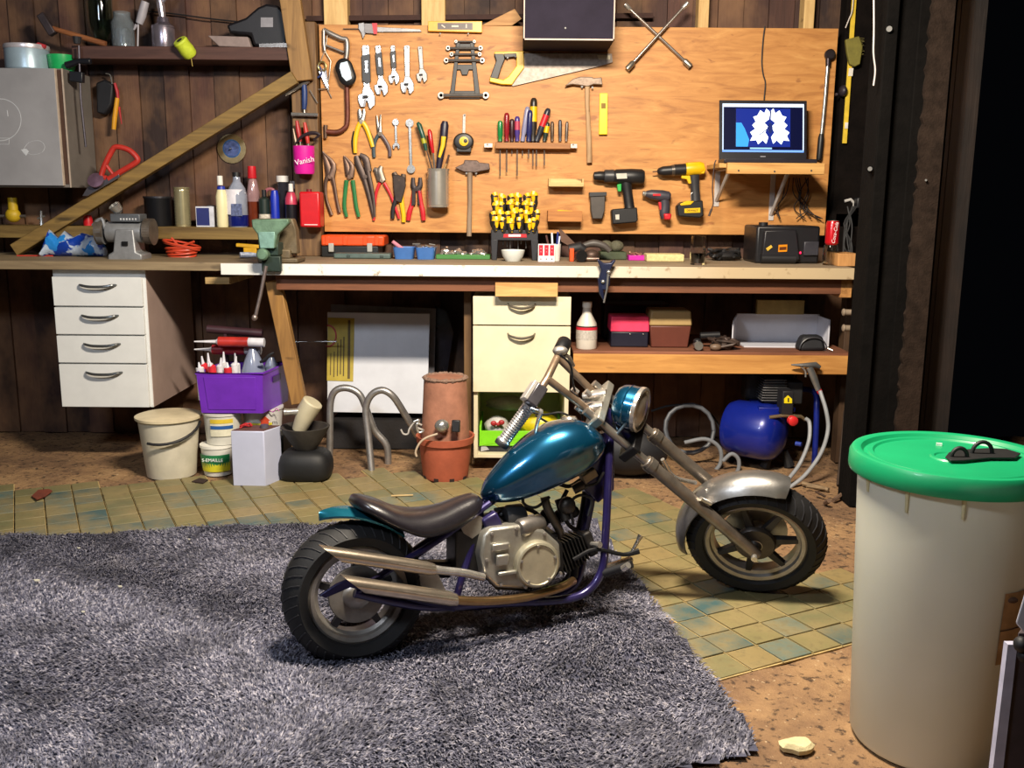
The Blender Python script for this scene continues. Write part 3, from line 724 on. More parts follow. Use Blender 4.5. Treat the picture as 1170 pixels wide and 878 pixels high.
# ------------------------------------------------------------------ tools on the plywood board
YT = YB-.004
def B(px, py, o=.01): return PY(px, py, YB-o)
chr_ = steel('#b4b4b2', .27); grey_s = steel('#8b8784', .38); brown_s = steel('#6b564a', .48); blk = plastic('#1a1a1d', .45); dgrey = plastic('#333336')
yel = plastic('#e8b90f', .4); red = plastic('#c4202b', .38)
def axis2(p, q):
    dx, dy = q[0]-p[0], q[1]-p[1]; L = math.hypot(dx, dy); ux, uy = dx/L, dy/L
    return lambda a, b: (p[0]+ux*L*a+uy*b, p[1]+uy*L*a-ux*b)      # a along 0..1, b across in px
def nail(t, px, py, r=.0035, parent=None):
    t.part('hanging_nail', MB().cyl(B(px, py, .0), B(px, py, .026), .0018, n=8).cyl(B(px, py, .026), B(px, py, .028), r, n=10), chr_, parent=parent)
def adj(p, q, w, label, grip=None, m=None, hook=True):
    t = T('adjustable_wrench', label, 'wrench', B(*p), 'adjustable wrenches hung in a row')
    f = axis2(p, q); m = m or chr_; k = w
    hl = 1-2.5*w/math.hypot(q[0]-p[0], q[1]-p[1])
    t.part('handle', MB().plate([f(0, -k*.30), f(-.0, k*.30), f(.03, k*.46), f(.10, k*.42), f(hl, k*.36), f(hl+.04, -k*.36), f(hl, -k*.36), f(.1, -k*.42), f(.03, -k*.46)], YT-.004, .007), m, bev=.0015)
    t.part('head', MB().plate([f(hl-.03, k*.36), f(hl+.06, k*.75), f(hl+.14, k*1.0), f(.93, k*.95), f(1.0, k*.45), f(.99, k*.25), f(.87, k*.05), f(.88, -k*.20), f(.97, -k*.45), f(.96, -k*.8), f(.86, -k*1.05), f(hl+.10, -k*1.05), f(hl+.08, -k*.6), f(hl-.03, -k*.36)], YT-.001, .013), m, bev=.0018)
    t.part('worm_screw', MB().tube([PY(*f(hl+.13, -k*.55), YT-.014), PY(*f(hl+.13, k*.1), YT-.014)], k*S(YB)*.18, 10), dgrey)
    t.part('lower_jaw', MB().plate([f(.80, -k*.0), f(.80, -k*.3), f(.95, -k*.55), f(.97, -k*.30), f(.87, -k*.1)], YT-.013, .003), grey_s, bev=.001)
    if grip: t.part('grip', MB().plate([f(.16, -k*.52), f(.14, k*.5), f(hl-.1, k*.5), f(hl-.06, 0), f(hl-.12, -k*.5)], YT-.002, .012), grip, bev=.002).data; 
    if grip: t.part('grip_inlay', MB().plate([f(.24, -k*.16), f(.24, k*.16), f(.42, k*.16), f(.42, -k*.16)], YT-.0135, .0012), m)
    nail(t, *f(.035, 0))
adj((418, 52), (420, 125), 9.5, 'largest adjustable wrench of the hung row, chrome with a thick dark grip', dgrey)
adj((432, 52), (437, 110), 7.5, 'second adjustable wrench of the row, dark grip, right beside the largest one', dgrey)
adj((449, 52), (451, 97), 6, 'smallest adjustable wrench with a dark grip, middle of the hung row', dgrey)
adj((465, 52), (466, 108), 7.5, 'bright chrome adjustable wrench without any grip, fourth of the hung row')
adj((480, 53), (483, 95), 6, 'small dull grey adjustable wrench at the right end of the row', None, grey_s)

def spanner(p, q, w, label, group=None, ring=False, m=None):
    t = T('combination_spanner', label, 'spanner', B(*p), group); f = axis2(p, q); m = m or chr_; L = math.hypot(q[0]-p[0], q[1]-p[1])
    e = w/L; k = w
    t.part('shank', MB().plate([f(e*1.2, -k*.32), f(e*1.2, k*.32), f(1-e*1.2, k*.32), f(1-e*1.2, -k*.32)], YT-.003, .006), m, bev=.0015)
    r = MB(); c = PY(*f(e*.9, 0), YT-.007); rr = k*S(YB)*.85
    r.lathe([(rr*.55, -.005), (rr, -.005), (rr, .005), (rr*.55, .005), (rr*.55, -.005)], c, (0, 1, 0), 18); t.part('ring_end', r, m)
    if ring:
        c = PY(*f(1-e*.9, 0), YT-.007); t.part('ring_end', MB().lathe([(rr*.5, -.007), (rr*1.05, -.007), (rr*1.05, .006), (rr*.5, .006), (rr*.5, -.007)], c, (0, 1, 0), 18), m)
    else:
        t.part('open_end', MB().plate([f(1-e*1.9, k*.3), f(1-e*1.3, k*.95), f(1-e*.3, k*.95), f(1, k*.55), f(1-e*.9, k*.3), f(1-e*.9, -k*.3), f(1, -k*.55), f(1-e*.3, -k*.95), f(1-e*1.3, -k*.95), f(1-e*1.9, -k*.3)], YT-.002, .009), m, bev=.0015)
    return t
spanner((452, 136), (453, 171), 4.2, 'short chrome combination spanner right of the needle nose pliers')
spanner((468, 136), (470, 198), 5.2, 'long bright chrome ratchet spanner left of the tin can holder', ring=True)
# spanner rack
t = T('spanner_rack', 'dark plastic ladder-shaped spanner rack on the plywood, tapered to the top', 'rack', B(531, 112))
t.part('side_rail', MB().plate([(522, 48), (526, 48), (519, 111), (514, 111)], YT, .010), blk, bev=.002)
t.part('side_rail', MB().plate([(537, 48), (541, 48), (549, 112), (543, 112)], YT, .010), blk, bev=.002)
t.part('crossbar', MB().plate([(521, 50), (542, 50), (543, 58), (520, 58)], YT-.001, .008), blk, bev=.002)
t.part('crossbar', MB().plate([(519, 74), (544, 74), (545, 80), (536, 80), (534, 86), (528, 86), (526, 80), (519, 80)], YT-.001, .008), blk, bev=.002)
t.part('crossbar', MB().plate([(514, 104), (548, 104), (549, 113), (513, 113)], YT-.001, .008), blk, bev=.002)
def cross_sp(y, x0, x1, w, lab):
    f = axis2((x0, y), (x1, y)); Y0 = YT-.012
    t = T('rack_spanner', lab, 'spanner', PY(x0, y, Y0), 'spanners clipped across the dark rack')
    t.part('shank', MB().tube([PY(*f(.05, 0), Y0-.004), PY(*f(.95, 0), Y0-.004)], w*S(YB)*.34, 8), grey_s)
    for a in (.0, 1.0):
        c = PY(*f(a, 0), Y0-.004); rr = w*S(YB)*.6
        t.part('ring_end', MB().lathe([(rr*.55, -.004), (rr, -.004), (rr, .004), (rr*.5, .004), (rr*.5, -.004)], c, (0, 1, 0), 16), grey_s)
cross_sp(47.5, 521, 542, 2.6, 'pale small spanner on the very top of the dark rack')
cross_sp(55, 512, 549, 4, 'upper wide spanner clipped across the dark rack')
cross_sp(62, 516, 548, 3.4, 'narrower spanner between the two wide ones on the dark rack')
cross_sp(69, 510, 551, 4.4, 'third wide spanner from the rack top, above the notched crossbar')
cross_sp(109, 504, 555, 6, 'largest spanner, clipped across the bottom of the dark rack')
# bow saw with red-brown tube and grey cast handle, hung upright
t = T('hacksaw', 'old hacksaw hung upright with grey cast handle and rusty red tube frame', 'saw', B(385, 150))
t.part('handle', MB().tube([B(a, b, .022) for a, b in ((370, 33), (377, 38), (390, 44), (396, 46), (396.5, 60), (395, 70))], [.007, .012, .011, .012, .012, .010], 12, sub=4).tube([B(a, b, .022) for a, b in ((370, 33), (370, 50), (371, 58))], .007, 10).tube([B(373, 52, .022), B(393, 60, .022)], .0055, 10), steel('#a39d98', .45))
t.part('tube_frame', MB().tube([B(a, b, .02) for a, b in ((396, 66), (396.5, 100), (397, 138), (393, 147), (385, 151), (373, 150.5))], .0115, 14, sub=4), mt('#6e3a2c', .5, .3, .35, 30, .15))
t.part('frame_end', MB().tube([B(372, 143, .02), B(372, 158, .02)], [.010, .007], 10), brown_s)
# oval gauge
t = T('oval_sander_gauge', 'black oval device with a pale screen hanging on the hacksaw tube', 'gauge', B(395, 96))
t.part('body', MB().tube([B(393, 77, .045), B(397, 88, .045)], [.040, .040], 24, sq=.4, up=(0, 1, 0)).ell(B(393, 77, .045), (.040, .016, .040), n=24).ell(B(397, 88, .045), (.040, .016, .040), n=24), blk)
t.part('screen', MB().plate([(389, 72), (397, 70), (401, 82), (402, 90), (396, 93), (391, 88), (388, 78)], YB-.060, .003), mt('#b9c4c6', .3, .2, .35, 60), bev=.001)
# compass, scissors and wire square
t = T('scissors', 'open scissors with blue handles and steel blades hanging beside the hacksaw', 'scissors', B(371, 100))
ring1 = lambda cx, cy, r, m, p='handle_ring': t.part(p, MB().tube([B(cx+r*math.cos(a), cy+r*1.2*math.sin(a), .02) for a in [2*PI*k/14 for k in range(14)]], .0045, 8, closed=True), m)
ring1(368, 76, 4.5, steel('#a39a6a')); ring1(362, 82, 5.5, plastic('#27386e'))
t.part('blade', MB().plate([(364, 82), (369, 80), (376, 98), (374, 102)], YT-.012, .004), chr_, bev=.001)
t.part('blade', MB().plate([(369, 78), (373, 79), (376.5, 104), (374.5, 102)], YT-.008, .004), grey_s, bev=.001)
t = T('wire_spreader', 'bent thin steel wire tool hooked on the hacksaw handle', 'wire tool', B(375, 100))
t.part('wire', MB().tube([B(a, b, .016) for a, b in ((371, 40), (372, 60), (378, 70), (376, 88), (374, 101), (362, 102.5))], .0028, 8).tube([B(a, b, .014) for a, b in ((374, 40), (372, 56), (368, 66), (366, 72))], .0025, 8).tube([B(374, 102, .012), B(379, 112, .01)], .0022, 8), steel('#a8a29b'))
# vernier caliper
t = T('vernier_caliper', 'steel vernier caliper with red patch hung level at the top of the board', 'caliper', B(435, 35))
t.part('beam', MB().plate([(412, 30), (480, 33.5), (482, 36.5), (412, 37)], YT-.003, .006), grey_s, bev=.001)
t.part('depth_rod', MB().tube([B(392, 33, .01), B(412, 33, .01)], .002, 8), grey_s)
t.part('jaw', MB().plate([(410, 27), (416, 26), (418, 38), (415, 45), (413, 38), (410, 33)], YT-.002, .009), grey_s, bev=.001)
t.part('slider', MB().plate([(416, 27), (430, 27.5), (430, 39), (417, 38)], YT-.006, .008), steel('#77716e', .4), bev=.001)
t.part('red_patch', MB().plate([(425, 26.5), (431, 26.5), (431, 39), (427, 39)], YT-.0142, .002), red)
# spirit levels
t = T('orange_spirit_level', 'yellow-orange spirit level with dark label, hung level above the spanner rack', 'spirit level', B(520, 38))
t.part('body', MB().plate([(489.5, 25), (551, 25), (551, 38), (489.5, 36.5)], YT-.002, .020), plastic('#eda50c', .35), bev=.002)
t.part('label_plate', MB().plate([(500, 26.2), (540, 26.2), (540, 34), (500, 33.6)], YT-.0225, .001), mt('#4a3c38', .4))
t.part('vial_mark', MB().plate([(505, 28), (509, 31), (508, 32), (504, 29)], YT-.0238, .0006).plate([(516, 29), (524, 29), (524, 31), (516, 31)], YT-.0238, .0006).plate([(532, 27.5), (533.5, 27.5), (533.5, 32), (532, 32)], YT-.0238, .0006), mt('#c9b9a8', .4))
nail(t, 503, 38.5); nail(t, 535, 38.5)
t = T('small_yellow_level', 'short bright yellow level hung upright right of the long claw hammer', 'spirit level', B(689, 153))
t.part('body', MB().plate([(685, 107), (694, 107), (693.5, 154), (684, 154)], YT-.002, .016), plastic('#f2dc12', .35), bev=.002)
t.part('vial', MB().plate([(687, 118), (692, 118), (692, 124), (687, 124)], YT-.0185, .0015), mt('#8c6a28', .2)); t.part('hang_hole', MB().cyl(B(690, 111, .019), B(690, 111, .0205), .004, n=12), blk)
# hand saw
t = T('hand_saw', 'wide hand saw with black and yellow handle lying level on the board', 'saw', B(620, 90))
t.part('blade', MB().plate([(590, 61), (699, 61.5), (700, 71), (688, 75), (586, 98.5), (583, 96), (598, 78)], YT-.006, .0022), mt('#a3968c', .5, .3, .3, 60, .1, 0, 'worn_saw_steel'))
t.part('tip_plate', MB().plate([(682, 63), (697, 63), (697, 68), (684, 68)], YT-.009, .0008), mt('#d6cdb4', .4, .3))
hm = MB(); hm.plate([(565, 60), (598, 59), (599, 78), (590, 90), (585, 97.5), (573, 97), (559.5, 94), (560, 88), (575, 92), (581, 88), (590, 76), (590, 66), (565, 64)], YT-.002, .020)
t.part('handle', hm, yel, bev=.003); t.part('grip', MB().plate([(564.5, 62), (575.5, 62), (577, 68), (573, 78), (569, 91), (560, 89.5), (567, 70)], YT-.001, .022).plate([(575, 62), (590, 61.5), (591, 68), (587, 66), (577, 67)], YT-.001, .022), blk, bev=.003)
t.part('rivet', MB().cyl(B(580, 66, .025), B(580, 66, .029), .004, n=12), chr_); t.part('rivet', MB().cyl(B(694, 65, .01), B(694, 65, .013), .0035, n=12), chr_)
# wedge board behind the speaker box
one('plywood_wedge', 'thin triangular offcut of plywood leaning above the board beside the dark box', 'offcut', MB().ext([PY(a, b, 4.62) for a, b in ((549, 30), (588, 10.5), (596, 22), (585, 29.5))], (0, -.01, 0)), wood('#9a6a3c', '#c99a62', 'x', 1), bev=.001)
# dark wall box, above
A_ = PY(598, 46, 4.30); B_ = PY(701.5, 46, 4.30)
t = T('dark_wall_box', 'dark grey chipboard box cupboard hung over the top edge of the plywood', 'cupboard', Vector(((A_.x+B_.x)/2, 4.4, A_.z)))
t.part('carcass', MB().bb(A_.x, B_.x, 4.303, YB-.002, A_.z+.0, 2.34), matte(mt('#2c2530', .7, 0, .15, 8)), bev=.002)
t.part('door', MB().bb(A_.x+.004, B_.x-.004, 4.292, 4.302, A_.z+.004, 2.33), matte(mt('#2a2533', .7, 0, .2, 9)), bev=.001)
e_ = MB().bb(A_.x, B_.x, 4.289, 4.293, A_.z, A_.z+.006); e_.bb(A_.x, A_.x+.005, 4.289, 4.293, A_.z, 2.34); e_.bb(B_.x-.005, B_.x, 4.289, 4.293, A_.z, 2.34)
t.part('edge_strip', e_, mt('#c9b3a6', .5)); t.part('screw', MB().cyl(PY(646, 32, 4.291), PY(646, 32, 4.287), .004, n=10), chr_)
# wheel wrench, a cross of two rods
t = T('cross_wheel_wrench', 'chrome four-way wheel wrench hung as an X on the board', 'wheel wrench', B(752, 78))
for k, (a, b) in enumerate((((714, 5), (789, 76)), ((786, 3), (716.5, 79)))):
    P_, Q_ = B(*a, .02+.012*k), B(*b, .02+.012*k); r_ = t.part('rod', MB().tube([P_, Q_], .0068, 12), steel('#b5aba4', .22))
    d = (Q_-P_).normalized()
    t.part('socket', MB().tube([Q_-d*.045, Q_-d*.035, Q_], [.008, .0135, .0135], 14), steel('#a79f92', .3), parent=r_)
    t.part('socket', MB().tube([P_, P_+d*.03, P_+d*.035], [.0105, .0105, .007], 14), steel('#d8d2cc', .25), parent=r_)
# claw hammers
t = T('claw_hammer', 'upper claw hammer with long pale wooden handle beside the yellow level', 'hammer', B(672, 187))
t.part('head', MB().plate([(645, 99), (654, 91), (662, 88.5), (676, 88.5), (678, 90), (687, 89), (688, 97.5), (678, 97), (671, 99.5), (662, 98), (654, 97)], YT-.008, .022), mt('#8e7b6c', .5, .5, .4, 60, .2), bev=.003)
t.part('handle', MB().tube([B(a, b, .022) for a, b in ((671, 97), (671, 106), (671, 118), (672, 135), (673, 160), (673.5, 186))], [.0115, .012, .0105, .010, .0125, .013], 12, sq=.75, up=(0, 1, 0)), wood('#8a6a4a', '#c2a078', 'z', 1.5))
nail(t, 665, 99, .005); nail(t, 677, 100, .005)
t = T('old_claw_hammer', 'lower claw hammer with a grey weathered handle reaching below the board edge', 'hammer', B(540, 268))
t.part('head', MB().plate([(520, 192), (530, 187), (531, 183), (545, 183.5), (548, 186), (559, 187), (560, 194), (549, 196), (543, 197.5), (530, 196.5)], YT-.008, .024), mt('#665650', .5, .55, .4, 60, .2), bev=.003)
t.part('handle', MB().tube([B(a, b, .024) for a, b in ((537, 194), (537, 205), (537, 230), (536.5, 250), (536, 270))], [.0115, .012, .010, .011, .0115], 12, sq=.75, up=(0, 1, 0)), wood('#6e5a48', '#9c8670', 'z', 1.5))
nail(t, 533, 198, .005); nail(t, 544, 198, .005)
# screwdriver shelf
t = T('screwdriver_shelf', 'narrow wooden strip on the board with drilled holes for screwdrivers', 'shelf', B(610, 170))
zt_ = PY(610, 163, YB-.055).z; zb_ = PY(610, 170, YB-.055).z; xl_ = B(566, 165, .055).x; xr_ = B(652, 165, .055).x
t.part('strip', MB().bb(xl_, xr_, YB-.055, YB-.0015, zb_, zt_), wood('#7a4c2c', '#b37d4c', 'x', 1), bev=.002)
for px in (557, 655):
    t.part('angle_plate', MB().bb(B(px-3.5, 165).x, B(px+6, 165).x if px < 600 else B(px+4, 165).x, YB-.048, YB-.0015, zb_+.004, zt_-.004), steel('#c2b2a4', .35), bev=.001)
    t.part('angle_screw', MB().cyl(B(px, 165, .048), B(px, 165, .053), .004, n=10), chr_)
def sdriver(px, ytop, ycol, ytip, w, m, label, tilt=0, ring=None, off=.03, bare=False):
    """handle standing in the strip, shaft through it"""
    o = off; t = T('screwdriver', label, 'screwdriver', B(px, ycol, o), 'screwdrivers standing in the wooden strip')
    r = w*S(YB)/2; P_ = B(px+tilt, ytop, o); Q_ = B(px, ycol, o)
    t.part('handle', MB().tube([P_, P_+(Q_-P_)*.04, P_+(Q_-P_)*.12, P_+(Q_-P_)*.7, P_+(Q_-P_)*.82, Q_], [r*.5, r*.85, r, r, r*.75, r*.9], 12), m)
    if ring: t.part('band', MB().tube([P_+(Q_-P_)*.2, P_+(Q_-P_)*.55], r*1.05, 12), ring)
    if ytip: t.part('shaft', MB().tube([Q_, B(px-.0, ytip, o)], .0026 if not bare else .003, 8), grey_s)
    return t
sdriver(571.5, 138, 161.5, 201, 6, plastic('#1f7a3f', .25), 'green-handled screwdriver at the left end of the strip')
sdriver(579, 129, 161.5, 197, 6, plastic('#8d1c25', .25), 'tall dark red screwdriver next to the green one', off=.034)
sdriver(585, 136, 161.5, 176, 5.5, plastic('#3a1c24', .35), 'dark maroon screwdriver third from the left of the strip', off=.024)
sdriver(591, 133, 161.5, 201, 6, plastic('#4a3780', .3), 'purple screwdriver with a long shaft in the strip', ring=plastic('#b23d58'), off=.036)
sdriver(597, 122, 161.5, 178, 6, plastic('#8b8aa6', .3), 'slanting pale grey-blue handled screwdriver leaning right', tilt=6, off=.026)
sdriver(604, 126, 161.5, 181, 6.5, plastic('#23275c', .3), 'dark blue screwdriver leaning in the middle of the strip', tilt=2, off=.040)
sdriver(609, 112, 161.5, 190, 8, plastic('#2d2620', .35), 'tallest screwdriver with a yellow and black handle end', tilt=1, ring=yel, off=.030)
sdriver(613, 124, 161.5, 190, 7, plastic('#2d2f3a', .35), 'black and red angled handled screwdriver leaning far right', tilt=14, ring=red, off=.036)
sdriver(622, 140, 161.5, 189, 5.5, plastic('#26342e', .35), 'short dark screwdriver with a yellow stripe in the strip', tilt=4, ring=yel, off=.034)
sdriver(631, 139, 161.5, None, 4, steel('#6b5a4c', .45), 'slim brown steel punch standing right of the striped screwdriver', off=.03)
sdriver(640, 137, 161.5, None, 4, steel('#5e5f66', .45), 'grey steel punch second from the right end of the strip', off=.034)
sdriver(647, 139, 161.5, None, 3.6, steel('#7a6f68', .45), 'slim steel punch at the right end of the strip', tilt=1, off=.03)
# tape measure on its strip
t = T('tape_measure', 'black tape measure with yellow disc label hanging by its metal tongue', 'tape measure', B(530, 174))
t.part('case', MB().lathe([(.030, 0), (.037, .004), (.040, .015), (.040, .030), (.036, .038), (.030, .040), (0, .040)], B(530, 162.5, .004), (0, -1, 0), 28, sx=1.18).bb(B(522, 166).x, B(538.5, 166).x, YB-.04, YB-.006, B(530, 174).z, B(530, 168).z), blk, bev=.002)
t.part('yellow_disc', MB().lathe([(.021, 0), (.021, .003), (.012, .004), (.011, .002)], B(530, 161.5, .044), (0, -1, 0), 24), yel); t.part('disc_centre', MB().lathe([(.009, 0), (.009, .003), (0, .004)], B(532, 161, .046), (0, -1, 0), 16), blk)
t.part('tongue', MB().plate([(529, 131), (532, 131), (531.5, 153), (528.5, 153)], YT-.01, .002), grey_s); nail(t, 531, 131)
# tin can holder with contents
cx_ = B(501, 215, .045)
r_ = 12.5*S(YB); zt_ = B(501, 193, .045).z; zb_ = B(501, 237, .045).z
pr = [(r_*.96, 0), (r_, .003)]; nn = 22
for i in range(nn): pr += [(r_*(1 if i % 2 else .955), .006+(zt_-zb_-.012)*i/(nn-1))]
pr += [(r_, zt_-zb_-.003), (r_*1.01, zt_-zb_), (r_*.94, zt_-zb_), (r_*.94, .004), (0, .004)]
one('tin_can_holder', 'ribbed silver tin can fixed to the board as a tool holder', 'can', MB().lathe([(0, 0)]+pr, Vector((cx_.x, YB-.002-r_*1.01, zb_)), (0, 0, 1), 36), mt('#cfc9be', .24, .72, .1, 20, .02, 0, 'tinplate'))
YC = YB-.002-r_
t = T('green_trowel', 'dark green handled chisel leaning left in the tin can', 'chisel', PY(494, 195, YC)); 
t.part('handle', MB().tube([PY(a, b, YC) for a, b in ((477, 140), (479, 143), (484, 158), (487, 172))], [.007, .012, .011, .008], 12), plastic('#1d4b3c', .35)); t.part('band', MB().tube([PY(483.5, 158, YC), PY(485, 164, YC)], .0118, 12), plastic('#a0a020')); t.part('blade', MB().tube([PY(487, 170, YC), PY(494, 194, YC), PY(496, 215, YC)], [.007, .011, .011], 10, sq=.4), grey_s)
t = T('red_screwdriver', 'red handled screwdriver standing in the tin can', 'screwdriver', PY(497, 195, YC-.01)); 
t.part('handle', MB().tube([PY(a, b, YC-.01) for a, b in ((490, 148), (491, 151), (493, 165), (495, 175))], [.006, .0105, .010, .006], 12), plastic('#b8151f', .3)); t.part('shaft', MB().tube([PY(495, 174, YC-.01), PY(498, 215, YC-.01)], .004, 8), grey_s)
t = T('utility_knife', 'thick black and yellow utility knife standing in the tin can', 'knife', PY(504, 195, YC-.015)); 
t.part('body', MB().tube([PY(a, b, YC-.015) for a, b in ((508.5, 138.5), (508, 143), (507, 157), (503, 180), (501, 194), (500, 212))], [.012, .019, .018, .016, .012, .010], 14, sq=.7, up=(0, 1, 0)), plastic('#1f1a2e', .4)); t.part('yellow_inlay', MB().tube([PY(a, b, YC-.027) for a, b in ((507, 156), (506, 166), (502, 180))], [.011, .010, .006], 10, sq=.5, up=(0, 1, 0)), yel)
t = T('brush_stub', 'worn wooden paint brush at the right side of the tin can', 'brush', PY(509, 195, YC)); 
t.part('handle', MB().tube([PY(513, 177, YC), PY(510, 188, YC)], [.010, .010], 8, sq=.5), mt('#5a4238', .6)); t.part('ferrule', MB().tube([PY(510, 187, YC), PY(506, 197, YC), PY(504, 210, YC)], [.011, .013, .012], 8, sq=.5), mt('#b08e60', .7))
# pliers
def pliers(name, label, jaws, piv, hands, mj, mh, jw, hw, cat='pliers', hm2=None, group=None):
    t = T(name, label, cat, B(*piv), group)
    for i, j in enumerate(jaws): t.part('jaw', MB().tube([B(a, b, .012+.003*i) for a, b in j], [w*S(YB)/2 for w in jw[:len(j)]], 10, sq=.55, up=(0, 1, 0), sub=3), mj)
    t.part('pivot', MB().cyl(B(*piv, .008), B(*piv, .024), .010, n=16).cyl(B(*piv, .024), B(*piv, .027), .004, n=12), mj)
    for i, h in enumerate(hands): t.part('handle', MB().tube([B(a, b, .013+.003*i) for a, b in h], [w*S(YB)/2 for w in hw[:len(h)]], 10, sq=.7, up=(0, 1, 0), sub=3), (mh if not hm2 or i == 0 else hm2))
    return t
t = pliers('combination_pliers', 'combination pliers with bright yellow and black handles', [((410.5, 125), (411, 130), (413, 140)), ((415.5, 125), (415.5, 131), (413, 140))], (413, 139), [((413, 138), (409, 146), (406, 160), (406, 175)), ((413, 138), (418, 145), (422, 155), (426, 168))], steel('#a8a39c'), yel, (3.5, 5, 7), (5, 5.5, 5, 4.5))
t.part('grip_back', MB().tube([B(a, b, .007) for a, b in ((405, 150), (403, 162), (404.5, 175))], [.006, .007, .007], 8, sub=3).tube([B(a, b, .007) for a, b in ((421, 148), (426, 160), (428, 168))], [.005, .006, .006], 8, sub=3), blk)
pliers('needle_nose_pliers', 'needle nose pliers with slim blue-grey handles beside the yellow pliers', [((430.5, 132), (431.5, 142), (434, 153)), ((435, 131), (434.5, 142), (434, 153))], (434, 153), [((434, 152), (429, 160), (427, 170), (427.5, 180)), ((434, 152), (440, 160), (445, 170), (445.5, 179))], steel('#8a8177'), plastic('#33464f'), (2, 3, 6), (4, 4, 4, 4), hm2=plastic('#5a4a50'))
pliers('curved_tin_snips', 'rusty brown tin snips with long bare curved handles at the left edge', [((369, 173), (373, 185), (377, 200)), ((370, 175), (381, 188), (378, 202))], (377, 202), [((375, 200), (372, 210), (373, 228), (379, 246)), ((379, 200), (382, 212), (385, 230), (388, 243))], brown_s, brown_s, (2, 6, 10), (6, 4, 3.5, 4), cat='tin snips')
pliers('green_tin_snips', 'tin snips with straight green handles, second in the lower row', [((393, 178), (396, 188), (399, 200)), ((394, 179), (402, 190), (400, 202))], (399.5, 202), [((396, 206), (394.5, 220), (393.5, 236), (396, 248)), ((403, 206), (405, 220), (407, 236), (410, 248))], brown_s, plastic('#23743f', .35), (2, 6, 9), (5, 4.5, 4.5, 4), cat='tin snips')
t = pliers('pipe_pliers', 'long dark grey locking pipe pliers slanting to the right', [((407, 178), (409, 186), (413, 196), (416, 204)), ((411, 177), (418, 182), (421, 196))], (417, 202), [((416, 204), (421, 222), (425, 240), (427, 250)), ((420, 195), (424, 212), (427, 230), (428, 248))], steel('#5b4f4a', .5), steel('#5b4f4a', .5), (5, 8, 8, 7), (6, 5, 4, 3))
t = pliers('water_pump_pliers', 'water pump pliers with long thin red handles', [((427, 193), (431, 196), (435, 206)), ((436, 190), (434, 196), (437, 207))], (436.5, 206), [((434, 209), (430, 220), (428, 236), (427, 252)), ((439, 209), (446, 222), (452, 238), (456, 250))], steel('#85796e', .42), red, (4, 8, 9), (4, 3.5, 3.2, 3))
t = pliers('wire_stripper', 'dark blade wire stripper with one yellow handle in the lower row', [((450, 197), (453, 204), (456, 210)), ((461, 199), (460, 206), (457, 212))], (456, 206), [((458, 220), (459, 232), (461, 245), (461, 254)), ((455, 215), (452, 228), (449, 240), (448.5, 250))], steel('#4c4038', .5), yel, (5, 8, 10), (6, 5.5, 5, 4.5), hm2=blk)
t.part('body', MB().plate([(449, 200), (456, 200), (463, 203), (464, 212), (461, 224), (459, 232), (452, 230), (450, 218)], YT-.01, .012), mt('#3b302c', .5, .5, .4), bev=.003)
t = pliers('crimping_pliers', 'crimping pliers with pink-red handles left of the tin can', [((472, 203), (472, 212), (474, 217)), ((480, 203), (480, 212), (477, 217))], (475.5, 216), [((473, 218), (471, 232), (468, 242), (466.5, 252)), ((479, 218), (481, 232), (483, 242), (484, 252))], mt('#3b3334', .45, .6, .3), red, (4, 6, 7), (5, 5, 6, 5), hm2=red)
t.part('upper_shank', MB().plate([(471, 216), (475, 216), (475, 234), (470, 236)], YT-.008, .01).plate([(477, 216), (481, 216), (482, 236), (477.5, 234)], YT-.008, .01), mt('#3b3334', .45, .6, .3), bev=.002)
# small wooden boxes and batteries on the board
def tray(name, label, x0, y0, x1, y1, d, m, m2):
    P_ = B(x0, y0, d); Q_ = B(x1, y1, d); t = T(name, label, 'box', Vector(((P_.x+Q_.x)/2, YB-d/2, Q_.z)))
    w = .008; X0, X1, Zt, Zb = P_.x, Q_.x, P_.z, Q_.z
    t.part('sides', MB().bb(X0, X0+w, YB-d, YB-.0015, Zb, Zt).bb(X1-w, X1, YB-d, YB-.0015, Zb, Zt).bb(X0, X1, YB-.010, YB-.0015, Zb, Zt), m, bev=.001)
    t.part('front', MB().bb(X0, X1, YB-d-.008, YB-d, Zb, Zt-(.0 if m2 else .018)), m2 or m, bev=.001)
    t.part('bottom', MB().bb(X0, X1, YB-d, YB-.0015, Zb, Zb+.006), m); return t
t = tray('wooden_bit_tray', 'upper small pale wooden tray on the board with a bit rail', 627, 204, 667, 213.5, .07, wood('#b98f55', '#e2c488', 'x', 1.4), None)
tray('wooden_screw_box', 'lower small brown wooden box on the board right of the screwdriver stand', 626, 241, 665, 253.5, .07, wood('#8a5428', '#b97a3e', 'x', 1.4), wood('#93592b', '#c28244', 'x', 1.4))
one('yellow_pencil', 'short yellow pencil lying in the lower wooden box', 'pencil', MB().tube([B(637, 241, .045), B(654, 242, .045)], .0045, 6), yel)
P_ = B(673, 221, .05)
t = T('spare_battery', 'dark grey drill battery standing alone on the board beside the black drill', 'battery', B(682, 252))
t.part('pack', MB().ext([B(a, b, .002) for a, b in ((673.5, 223), (690.5, 223), (690, 240), (687, 250), (676, 250), (674, 240))], (0, -.05, 0)), mt('#47413d', .5, 0, .2), bev=.004)
t.part('clip_cap', MB().ext([B(a, b, .004) for a, b in ((672.5, 220), (692, 219.5), (692, 224), (672.5, 225))], (0, -.054, 0)), dgrey, bev=.002)
